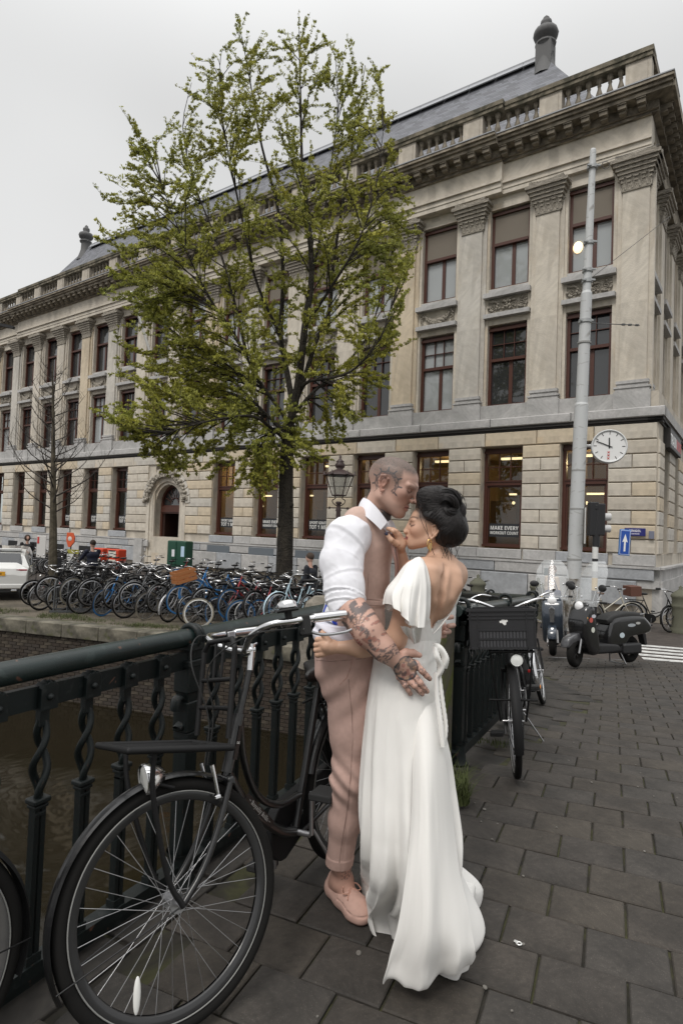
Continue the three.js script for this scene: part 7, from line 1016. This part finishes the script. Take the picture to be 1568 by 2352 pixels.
  const nail = (px, r, base2) => (x, y, z) => { const d = Math.hypot(x - px.x, y - px.y, z - px.z); return d < r ? [.012, .012, .035] : bc(x, y, z); };
  bodyG.push(solid(fist, .0028, nail(hp(733, 1446, 2.24), .0085), .012));
  // other arm, hand on his lapel
  const w2 = P(921, 1266, 2.42), e2 = P(940, 1345, 2.44);
  bodyG.push(solid(chain([sF, P(965, 1370, 2.5), e2, w2], [.045, .042, .032, .018], .025), .006, bc));
  bodyG.push(solid([cap(w2, P(915, 1246, 2.38), .018, .02, .012), cap(P(918, 1250, 2.375), P(911, 1229, 2.36), .020, .013, .012), cap(P(918, 1250, 2.38), P(917, 1232, 2.38), .019, .012, .012), cap(P(920, 1250, 2.38), P(924, 1240, 2.4), .02, .014, .012), ...fingerPrims([P(911, 1229, 2.355), P(903, 1220, 2.34), P(895, 1215, 2.345), P(890, 1214, 2.36)], .0092, .0072), ...fingerPrims([P(917, 1230, 2.37), P(909, 1220, 2.355), P(902, 1215, 2.365)], .009, .0074), ...fingerPrims([P(921, 1236, 2.39), P(915, 1226, 2.375), P(907, 1222, 2.38)], .01, .008), ...fingerPrims([P(911, 1250, 2.355), P(898, 1240, 2.335), P(887, 1226, 2.335)], .0115, .008, .006)], .0027, nail(P(886.5, 1225, 2.328), .0095), .012));
  skinMesh('body', join(bodyG, O), skinM, br);
  // --- hair
  { const loc = (x, y, D) => P(x, y, D); const pr = [ell(V(0, 0, 0), [1, 1, 1])]; pr.length = 0;
    const Hm = (x, y, z) => V(x, y, z).applyMatrix4(Mh);
    pr.push(cap(Hm(-.02, .052, -.012), Hm(-.02, .052, .012), .085, .085, .03), cap(Hm(.035, .066, -.02), Hm(.035, .066, .02), .052, .052, .04), cap(P(1018, 1200, 2.345), P(1026, 1205, 2.37), .07, .072, .03), cap(P(1030, 1225, 2.345), P(1040, 1222, 2.37), .052, .052, .04), cap(P(1000, 1145, 2.32), P(1005, 1143, 2.39), .05, .05, .03), cap(P(974, 1142, 2.315), P(976, 1140, 2.39), .032, .032, .03));
    pr.push(cap(P(1028, 1154, 2.335), P(1034, 1156, 2.37), .040, .040, .03), cap(P(1040, 1176, 2.34), P(1042, 1174, 2.36), .03, .03, .02));
    const u = unite(pr), r = rng(15), face = [cap(Hm(.112, -.02, -.06), Hm(.112, -.02, .06), .062, .062, .02), ell(Hm(.025, -.04, -.075), [.04, .052, .04], .02), ell(Hm(.06, .0, -.07), [.045, .045, .035], .02), ell(P(950, 1182, 2.31), [.032, .04, .09], .012), ell(Hm(.002, -.006, -.09), [.034, .046, .036], .012), ell(Hm(.03, .012, -.085), [.03, .03, .03], .012)], fc = unite(face);
    const f = (x, y, z) => { let v = u(x, y, z); if (v > .03) return v; v += .006 * fbm(x * 20, y * 20, z * 20, 2); return -smin(-v, fc(x, y, z), .012); };
    const g = netMesh(f, boundsOf(pr, .02), .0042, () => [.009, .0075, .0075]);
    const onto = (p, off) => { for (let k = 0; k < 5; k++) { const e = .004, d = f(p.x, p.y, p.z), n = V(f(p.x + e, p.y, p.z) - f(p.x - e, p.y, p.z), f(p.x, p.y + e, p.z) - f(p.x, p.y - e, p.z), f(p.x, p.y, p.z + e) - f(p.x, p.y, p.z - e)); if (n.lengthSq() < 1e-9) break; p.addScaledVector(n.normalize(), -(d - off)); } return p; };
    const st = [], S = (pts, w = .0011, seg = 16) => st.push(withColor(tube(pts, w, seg, 4), mul([.013, .0105, .0105], .5 + 1.1 * r())));
    // combed strands from the hairline up into the bun
    const line = [[952, 1150], [958, 1140], [964, 1152], [972, 1164], [980, 1184], [985, 1204], [998, 1203], [1006, 1222], [1013, 1242], [1026, 1254], [1040, 1256], [1052, 1246], [1060, 1226], [955, 1132], [968, 1126]];
    for (let k = 0; k < 900; k++) { const t = (k % 2 ? .45 + .55 * r() : r()) * (line.length - 3), i = Math.floor(t), q = t - i; const a = k % 9 === 0 ? [lerp(952, 968, r()), lerp(1126, 1150, r())] : [lerp(line[i][0], line[i + 1][0], q), lerp(line[i][1], line[i + 1][1], q)]; const s0 = P(a[0] + r() * 14, a[1] - r() * 18, 2.29 + r() * .03), e0 = P(1030 + r() * 14, 1150 + r() * 24, 2.29), n = 8, pts = []; for (let m = 0; m <= n; m++) { const w = m / n, p = s0.clone().lerp(e0, w); p.y += .02 * Math.sin(w * Math.PI) * (r() * .3 + .6) * (a[1] < 1170 ? 1 : -.2); pts.push(onto(p, .0006 + .0022 * r())); } S(pts, .0008 + .0009 * r(), 12); }
    // coils of the bun, each a rope of strands
    const coil = (c, w, n) => { const cv = new THREE.CatmullRomCurve3(c.map(([x, y, D]) => P(x, y, D))); for (let k = 0; k < n * 1.7; k++) { const ph = r() * 6.28, rr = w * Math.sqrt(.25 + .75 * r()), pts = []; for (let m = 0; m <= 14; m++) { const t = m / 14, p = cv.getPointAt(t), tg = cv.getTangentAt(t), a = ph + t * 3.2, ux = tg.clone().cross(V(0, 0, 1)).normalize(), uy = tg.clone().cross(ux); const q = rr * (.55 + .6 * Math.sin(Math.PI * clamp(t * .9 + .08))); pts.push(p.addScaledVector(ux, Math.cos(a) * q).addScaledVector(uy, Math.sin(a) * q)); } S(pts, .0011 + .001 * r(), 18); } };
    coil([[1000, 1155, 2.30], [1012, 1139, 2.29], [1029, 1134, 2.295], [1047, 1144, 2.31], [1053, 1162, 2.33]], .020, 46); coil([[1010, 1163, 2.285], [1019, 1148, 2.275], [1034, 1148, 2.275], [1043, 1162, 2.285], [1040, 1179, 2.30]], .018, 46); coil([[1053, 1155, 2.33], [1059, 1170, 2.33], [1053, 1187, 2.33], [1038, 1194, 2.31]], .017, 36); coil([[988, 1144, 2.31], [1002, 1134, 2.305], [1019, 1132, 2.31], [1034, 1134, 2.33]], .015, 36); coil([[1019, 1168, 2.275], [1029, 1177, 2.27], [1043, 1174, 2.285], [1050, 1163, 2.30]], .015, 36); coil([[1016, 1186, 2.285], [1029, 1194, 2.28], [1045, 1189, 2.295], [1055, 1179, 2.32]], .016, 36); coil([[974, 1144, 2.31], [986, 1134, 2.305], [1000, 1131, 2.32], [1016, 1131, 2.34]], .014, 30);
    // loose wisps
    S([P(966, 1156, 2.29), P(964, 1185, 2.275), P(972, 1208, 2.268), P(982, 1228, 2.27)], .0009); S([P(976, 1196, 2.275), P(982, 1225, 2.268), P(988, 1250, 2.275), P(997, 1275, 2.28)], .001);
    for (let k = 0; k < 18; k++) { const x = 1010 + r() * 42, y = 1240 + r() * 16; S([P(x, y - 14, 2.32), P(x + (r() - .5) * 8, y + 4, 2.30), P(x + (r() - .5) * 20, y + 16 + r() * 22, 2.295)], .0008); }
    for (let k = 0; k < 40; k++) { const a = -2.6 + r() * 3.4, x = 1024 + Math.cos(a) * 42, y = 1166 + Math.sin(a) * 40; S([P(x, y, 2.33), P(x + Math.cos(a + .5) * 5, y + Math.sin(a + .5) * 5 - 2, 2.33), P(x + Math.cos(a + 1.2) * 8, y + Math.sin(a + 1.2) * 8, 2.33)], .0006); }
    skinMesh('hair', join([g, ...st], O), M(0xffffff, { vertexColors: true, roughness: .5 }), br); }
  { const p = P(986, 1240, 2.262), e = mesh('earring', [place(torus(.014, .0028, 6, 24), 0, -.016, 0, 0, .5, 0, [.7, 1.25, 1]), ball(.003, 0, 0, 0, 6), extr([[-.004, -.012], [.004, -.012], [.007, -.03], [0, -.046], [-.007, -.03]], .002, .001, .002, 0, 0, 0, .4)], M([.75, .5, .22], { metalness: 1, roughness: .25 }), br); e.position.copy(p.sub(O)); }
  // --- dress: skirt with its train
  const WD = [.80, .785, .755]; const dressM = M(WD, { roughness: .88, side: THREE.DoubleSide, sheen: .2, sheenRoughness: .5 });
  const dress = part('dress', br);
  {
    const hem = [[836, 2062], [833, 2100], [849, 2149], [862, 2144], [876, 2141], [897, 2166], [922, 2166], [938, 2185], [940, 2205], [945, 2225], [955, 2240], [975, 2250], [992, 2254], [1010, 2252], [1051, 2251], [1085, 2236], [1098, 2216], [1097, 2150], [1093, 2108], [1107, 2096], [1098, 2065], [1075, 2030], [1040, 2010], [990, 2004], [930, 2008], [875, 2025]].map(([x, y]) => atGround(x, y, 0));
    const hc2 = new THREE.CatmullRomCurve3(hem, true, 'catmullrom', .5), NU = 240, NV = 90;
    // closed rings read off the silhouette: S-line height, left, right, depth, half depth
    const R = [[1446, 893, 1001, 2.325, .088], [1480, 872, 1000, 2.32, .115], [1511, 860, 999, 2.315, .135], [1570, 849, 1004, 2.30, .155], [1628, 841, 1007, 2.29, .16], [1722, 834, 1026, 2.27, .17], [1800, 831, 1035, 2.255, .18], [1892, 829, 1048, 2.235, .195], [1979, 828, 1058, 2.21, .22], [2043, 832, 1075, 2.18, .25]];
    const ring = s => { const x = clamp(s) * (R.length - 1), i = Math.min(R.length - 2, Math.floor(x)), f = x - i; return R[i].map((a, k) => lerp(a, R[i + 1][k], f)); };
    const pos = [], idx = [];
    for (let j = 0; j <= NV; j++) { const v = j / NV; for (let i = 0; i <= NU; i++) {
      const u = i / NU, hp2 = hc2.getPoint(u % 1); // angle that goes round the body in step with the hem
      const ang = Math.PI * (1 - 2 * u) - .35; let p; const lower = sst(.66, 1, v), q = ring(Math.min(1, v / .80));
      const c0 = P((q[1] + q[2]) / 2, q[0], q[3]), hw = (q[2] - q[1]) / 2 * q[3] / FPX; const ca = Math.cos(ang), sa = Math.sin(ang);
      p = V(c0.x + Math.sign(ca) * Math.pow(Math.abs(ca), .85) * hw, c0.y, c0.z + Math.sign(-sa) * -1 * 0 + (-sa) * -q[4] * 1);
      const t = Math.max(0, (v - .78) / .22), drop = 1 - Math.pow(1 - t, 1.0);
      if (v > .5) { const w = sst(.5, 1, v) ** 1.6, y0 = p.y; const yy = v <= .8 ? y0 : lerp(P(950, 2043, 2.18).y, 0, Math.pow((v - .8) / .2, .88)); p.x = lerp(p.x, hp2.x, w); p.z = lerp(p.z, hp2.z, w); p.y = Math.max(v > .8 ? yy : y0, 0); }
      // folds that open towards the hem
      const cx = P(950, 1700, 2.28), nx = p.x - cx.x, nz = p.z - cx.z, nl = Math.hypot(nx, nz) || 1, A = sst(.22, .95, v);
      const fo = .016 * Math.sin(u * 6.2832 * 9 + 1.2 * Math.sin(v * 3) + 2) + .011 * Math.sin(u * 6.2832 * 17 + 2.1 * v) + .014 * fbm(Math.cos(u * 6.2832) * 3.4, Math.sin(u * 6.2832) * 3.4, v * 1.6, 3), sl = .003 * fbm(Math.cos(u * 6.2832) * 6, Math.sin(u * 6.2832) * 6, v * 14, 3);
      const d = A * fo * 1.25 + sl + .0035 * Math.sin((v * 60 + u * 6.2832 * 6)) * Math.exp(-(((v - .17) / .05) ** 2)) * .6;
      p.x += nx / nl * d; p.z += nz / nl * d;
      // the cloth billows and rolls under where it lies on the stones
      const ed = sst(.86, .97, v) * (1 - sst(.97, 1, v)); p.y += ed * (.035 + .022 * Math.sin(u * 6.2832 * 6) + .02 * noise(Math.cos(u * 6.2832) * 3, Math.sin(u * 6.2832) * 3, 1)); if (v > .97) { p.x -= nx / nl * .02 * (v - .97) / .03; p.z -= nz / nl * .02 * (v - .97) / .03; p.y = Math.max(.004, p.y); } p.y = Math.max(p.y, .004);
      pos.push(p.x - O.x, p.y, p.z - O.z);
    } }
    for (let j = 0; j < NV; j++) for (let i = 0; i < NU; i++) { const a = j * (NU + 1) + i, b = a + 1, c = a + NU + 1, d = c + 1; idx.push(a, b, c, b, d, c); }
    const g = new THREE.BufferGeometry(); g.setAttribute('position', new THREE.Float32BufferAttribute(pos, 3)); g.setAttribute('uv', new THREE.BufferAttribute(new Float32Array(pos.length / 3 * 2), 2)); g.setIndex(idx); g.computeVertexNormals(); skinMesh('skirt', g, dressM, dress);
    // long loose panel of cloth that falls from the waist to the train
    const pg = patch([[P(948, 1590, 2.19), P(965, 1590, 2.18), P(985, 1590, 2.185), P(1000, 1590, 2.21)], [P(948, 1750, 2.10), P(970, 1750, 2.066), P(1000, 1750, 2.085), P(1022, 1750, 2.15)], [P(942, 1900, 2.045), P(972, 1900, 2.0), P(1008, 1900, 2.03), P(1042, 1900, 2.12)], [P(930, 2020, 2.0), P(968, 2030, 1.96), P(1012, 2030, 1.98), P(1056, 2010, 2.07)], [P(912, 2130, 1.99), P(962, 2150, 1.94), P(1015, 2150, 1.95), P(1080, 2110, 2.03)], [P(890, 2205, 1.995), P(950, 2232, 1.955), P(1020, 2215, 1.965), P(1090, 2180, 2.0)], [P(876, 2252, 1.985), P(950, 2278, 1.965), P(1020, 2250, 1.985), P(1094, 2214, 2.03)], [P(884, 2252, 2.01), P(950, 2272, 1.99), P(1020, 2247, 2.01), P(1088, 2212, 2.05)], [P(900, 2215, 2.07), P(955, 2225, 2.06), P(1020, 2200, 2.08), P(1075, 2170, 2.1)]], 60, 90, (u, v) => { const k = v < .86 ? v : Math.max(0, .86 - (v - .86) * 5); return V(.006 * k * noise(u * 9, v * 9, 4), k * k * k * .02 * Math.abs(Math.sin(u * 13 + 4 * v)), (k * .016) * Math.sin(u * 15 + v * 2.5) + .02 * k * fbm(u * 6, v * 2.2, 2, 3) - .012 * sst(.45, .8, v) * (k > 0 ? 1 : 0) * Math.abs(Math.sin(u * 10 + 3 * v + 2 * noise(u * 3, v * 4, 1)))); });
    pg.translate(-O.x, 0, -O.z); skinMesh('train_panel', pg, dressM, dress);
  }
  // bodice
  { const bt = tors.slice(3, 4).concat(tors.slice(5, 7)); bt.push(cap(P(945, 1472, 2.31), P(957, 1475, 2.37), .070, .07, .05)); const u = unite(bt); const vL = P(986, 1330, 2.2), vB = P(995, 1455, 2.2), vR = P(1034, 1408, 2.2);
    const f = (x, y, z) => { let v = u(x, y, z) - .007 + .003 * fbm(x * 25, y * 12, z * 25, 3); const lx = lerp(vB.x, vL.x, clamp((y - vB.y) / (vL.y - vB.y))), cutL = lx - x, ry = vB.y + (x - vB.x) * (vR.y - vB.y) / (vR.x - vB.x), cut = Math.min(x - lx, y - ry + .0); v = Math.max(v, cut); v = Math.max(v, y - P(980, 1335, 2.3).y); return v; };
    const g = netMesh(f, boundsOf(bt, .02), .006, () => [1, 1, 1]); g.translate(-O.x, 0, -O.z); skinMesh('bodice', g, dressM, dress); }
  // flutter sleeve over the near shoulder
  { const fl = (u, v) => V(.004 * v * Math.sin(u * 40), 0, .016 * v * v * Math.sin(u * 23 + 1 + v) + .006 * v * v * Math.sin(u * 51 + 2) + .004 * noise(u * 9, v * 5, 3));
    const rows = [[P(946, 1290, 2.25), P(950, 1283, 2.225), P(956, 1280, 2.205), P(963, 1279, 2.195), P(970, 1284, 2.2), P(976, 1294, 2.215)], [P(930, 1296, 2.255), P(934, 1296, 2.18), P(945, 1297, 2.145), P(958, 1299, 2.14), P(971, 1303, 2.15), P(982, 1310, 2.18)], [P(908, 1325, 2.26), P(914, 1330, 2.15), P(932, 1335, 2.10), P(955, 1340, 2.095), P(974, 1345, 2.115), P(988, 1346, 2.16)], [P(885, 1354, 2.265), P(896, 1362, 2.12), P(922, 1375, 2.075), P(948, 1388, 2.07), P(972, 1392, 2.095), P(987, 1388, 2.155)], [P(877, 1387, 2.27), P(897, 1390, 2.10), P(922, 1411, 2.055), P(944, 1436, 2.05), P(968, 1440, 2.08), P(983, 1427, 2.15)]];
    const g = patch(rows, 90, 50, fl); g.translate(-O.x, 0, -O.z); skinMesh('flutter_sleeve', g, dressM, dress);
    const g2 = patch([[P(905, 1352, 2.24), P(918, 1358, 2.19), P(930, 1365, 2.17), P(945, 1370, 2.16)], [P(893, 1380, 2.25), P(905, 1390, 2.2), P(922, 1398, 2.17), P(940, 1408, 2.15)], [P(880, 1398, 2.27), P(897, 1404, 2.22), P(915, 1398, 2.185), P(938, 1440, 2.13)]], 40, 20, fl); g2.translate(-O.x, 0, -O.z); skinMesh('under_sleeve', g2, dressM, dress);
    const g3 = patch([[P(918, 1436, 2.07), P(932, 1440, 2.06), P(950, 1443, 2.065), P(968, 1441, 2.085)], [P(926, 1452, 2.10), P(938, 1458, 2.085), P(952, 1462, 2.09), P(965, 1460, 2.11)], [P(936, 1462, 2.13), P(944, 1472, 2.12), P(954, 1480, 2.12), P(962, 1474, 2.13)]], 30, 16, (u, v) => V(0, 0, .012 * Math.sin(u * 14))); g3.translate(-O.x, 0, -O.z); skinMesh('under_sleeve', g3, dressM, dress); }
  // lace sash: bow and hanging tails
  { const lace = M([.78, .77, .74], { roughness: .95, side: THREE.DoubleSide }); const rib = (pts, w, wob) => { const a = pts.map(([x, y, D]) => P(x, y, D)); return patch([a.map(p => p.clone().add(V(-w, 0, 0))), a.map(p => p.clone().add(V(0, .003, .008))), a.map(p => p.clone().add(V(w, 0, 0)))].map(r => r), 40, 6, (u, v) => V(.0008 * Math.sin(u * 90) * (Math.abs(v - .5) > .35 ? 1 : 0), 0, .004 * Math.sin(u * 7 + v * 3) * wob)); };
    const l = [rib([[1000, 1478, 2.19], [1012, 1490, 2.17], [1022, 1512, 2.17], [1018, 1536, 2.18]], .013, 1), rib([[998, 1486, 2.18], [1004, 1510, 2.15], [1012, 1535, 2.16], [1004, 1556, 2.17]], .011, 1), rib([[1001, 1545, 2.17], [1004, 1600, 2.15], [1011, 1660, 2.13], [1018, 1716, 2.12]], .0085, .6), rib([[1008, 1550, 2.18], [1016, 1610, 2.16], [1023, 1670, 2.15], [1019, 1716, 2.14]], .0075, .6), rib([[995, 1456, 2.21], [1008, 1442, 2.235], [1022, 1424, 2.27], [1034, 1408, 2.31]], .005, .3)];
    l.forEach(g => { g.translate(-O.x, 0, -O.z); }); skinMesh('lace_sash', mergeGeometries(l), lace, dress); }
}
// ---------- passers-by ----------
function passer(label, x, D, y, H, face, o) {
  const t = thing('person', label, 'person', x, y, -D, face), k = H / 1.75, S = p => V(p[0] * k, p[1] * k, p[2] * k); // faces +x
  const sk = [.5, .31, .24], L = [], hair = o.hair || [.06, .04, .03];
  const seat = o.seat, legs = o.legs || (seat ? [[[0, .92, .1], [.38, .9, .13], [.3, .45, .14]], [[0, .92, -.1], [.36, .85, -.13], [.2, .4, -.14]]] : [[[0, .9, .09], [.08, .48, .1], [.02, .06, .1]], [[0, .9, -.09], [.02, .48, -.1], [-.16, .1, -.1]]]);
  const lean = o.lean || 0; const ch = [lean * .45, 1.28, 0], nk = [lean * .5, 1.36, 0], hd = [lean * .6 + .03, 1.63, 0];
  const pr = []; const tag2 = (p, c) => (p.col = c, pr.push(p));
  tag2(cap(S([0, .95, .06]), S([0, .95, -.06]), .115 * k, .115 * k, .06), o.top); tag2(cap(S([ch[0], ch[1], .08]), S([ch[0], ch[1], -.08]), .115 * k, .115 * k, .08), o.top); tag2(cap(S([lean * .2, 1.1, .05]), S([lean * .2, 1.1, -.05]), .112 * k, .112 * k, .08), o.top);
  tag2(cap(S(nk), S(hd), .05 * k, .05 * k, .03), sk); tag2(ell(S(hd), [.095 * k, .115 * k, .078 * k], .02), sk); tag2(ell(S([hd[0] + .09, hd[1] - .02, 0]), [.02, .02, .015], .01), sk);
  tag2(ell(S([hd[0] - .015, hd[1] + .03, 0]), [.1 * k, .1 * k, .086 * k], .004), hair); if (o.long) tag2(cap(S([hd[0] - .07, hd[1], 0]), S([hd[0] - .1, hd[1] - .36, 0]), .075 * k, .05 * k, .03), hair);
  if (o.hood) tag2(ell(S([hd[0] - .03, hd[1] + .0, 0]), [.115 * k, .135 * k, .115 * k], .01), o.hood);
  const arms = o.arms || [[[ch[0], 1.4, .19], [ch[0] + .02, 1.12, .24], [ch[0] + .2, .98, .16]], [[ch[0], 1.4, -.19], [ch[0] + .02, 1.12, -.24], [ch[0] + .2, .98, -.16]]];
  for (const a of arms) { tag2(cap(S(a[0]), S(a[1]), .065 * k, .052 * k, .03), o.top); tag2(cap(S(a[1]), S(a[2]), .05 * k, .036 * k, .02), o.top); const e = V(...a[2]), dd = e.clone().sub(V(...a[1])).normalize(), h = e.clone().addScaledVector(dd, .07); tag2(cap(S(a[2]), S(h.toArray()), .03 * k, .034 * k, .01), sk); for (let i = 0; i < 4; i++) tag2(cap(S(h.toArray()), S([h.x + dd.x * .06, h.y - .035, h.z + (i - 1.5) * .018]), .015 * k, .012 * k, .006), sk); tag2(cap(S(h.toArray()), S([h.x + dd.x * .03, h.y + .01, h.z + .045]), .015 * k, .012 * k, .006), sk); }
  for (const g of legs) { tag2(cap(S(g[0]), S(g[1]), .085 * k, .06 * k, .03), o.legC); tag2(cap(S(g[1]), S(g[2]), .058 * k, .042 * k, .02), o.legC); tag2(cap(S(g[2]), S([g[2][0] + .16, g[2][1] - .015, g[2][2]]), .042 * k, .032 * k, .02), o.shoe || [.03, .03, .03]); }
  const near = (x, y, z) => { let b = 9, c = sk; for (const p of pr) { const d = p.f(x, y, z); if (d < b) { b = d; c = p.col; } } return mul(c, 1 + .12 * noise(x * 30, y * 30, z * 30)); };
  skinMesh('body', solid(pr, .016, near, .03), M(0xffffff, { vertexColors: true, roughness: .85 }), t); return t;
}
{
  const pm = at(718, 1320, 14.6); passer('man in a dark jacket looking down at his phone behind the parked bicycles', pm.x, 14.6, -.8, 1.78, Math.PI - .5, { top: [.012, .014, .02], legC: [.03, .04, .06], hair: [.05, .032, .022], lean: .12 });
  const p = at(1263, 1330, 15.4), w = passer('woman with long brown hair in a beige coat walking past the bollard', p.x, 15.4, -.8, 1.66, .35, { top: [.5, .4, .32], legC: [.02, .02, .024], hair: [.09, .04, .022], long: true, lean: .1 });
  const bg = thing('shoulder_bag', 'dark blue bag on the shoulder of the woman in the beige coat', 'bag', p.x - .03, .1, -15.1, .35); mesh('pouch', [rbox(.42, .32, .16, .05)], M([.015, .02, .07], { roughness: .7 }), bg); mesh('strap', [tube([V(-.15, .14, 0), V(-.08, .45, -.08), V(.06, .52, -.14), V(.15, .14, 0)], .012, 20, 6)], M([.015, .02, .06]), bg);
  const c1 = at(62, 1268, 24), cy = passer('person in a dark hooded coat standing by the parked bicycles at far left', c1.x, 24, -.8, 1.75, -.9, { top: [.014, .014, .015], legC: [.02, .02, .025], hood: [.035, .022, .015] });
  const c2 = at(212, 1300, 19), c3 = passer('cyclist in a dark blue coat and light trousers behind the bare tree trunk', c2.x, 19, -.8, 1.78, 2.4, { top: [.01, .013, .03], legC: [.35, .35, .36], hair: [.03, .02, .015], seat: true, shoe: [.4, .38, .36], arms: [[[0, 1.4, .19], [.18, 1.2, .24], [.42, 1.1, .2]], [[0, 1.4, -.19], [.18, 1.2, -.24], [.42, 1.1, -.2]]] });
  const cb = makeBike({ name: 'ridden_bicycle', label: 'black bicycle ridden by the cyclist behind the bare tree', type: 'oma', frame: MB.black }); setBike(cb, V(c2.x, -.8, -19), Math.cos(2.4), Math.sin(2.4), 0, -.2, 0);
  const q1 = at(92, 1385, 16.6), k1 = makeBike({ name: 'parked_bicycle', label: 'black bicycle standing behind the white car', type: 'men', frame: MB.matt }); setBike(k1, V(q1.x, -.8, -16.6), -.75, -.66, .05, .5, 0);
  const q2 = at(150, 1380, 16.9), k2 = makeBike({ name: 'parked_bicycle', label: 'black bicycle with a child seat between the white car and the bare tree', type: 'oma', frame: MB.black }); setBike(k2, V(q2.x, -.8, -17.2), .8, -.6, -.05, .3, 0); mesh('child_seat', [rbox(.28, .1, .3, .04, -.5, .82, 0), rbox(.1, .5, .3, .04, -.66, 1.02, 0)], M([.03, .03, .035], { roughness: .8 }), k2);
}
renderer.render(scene, camera);
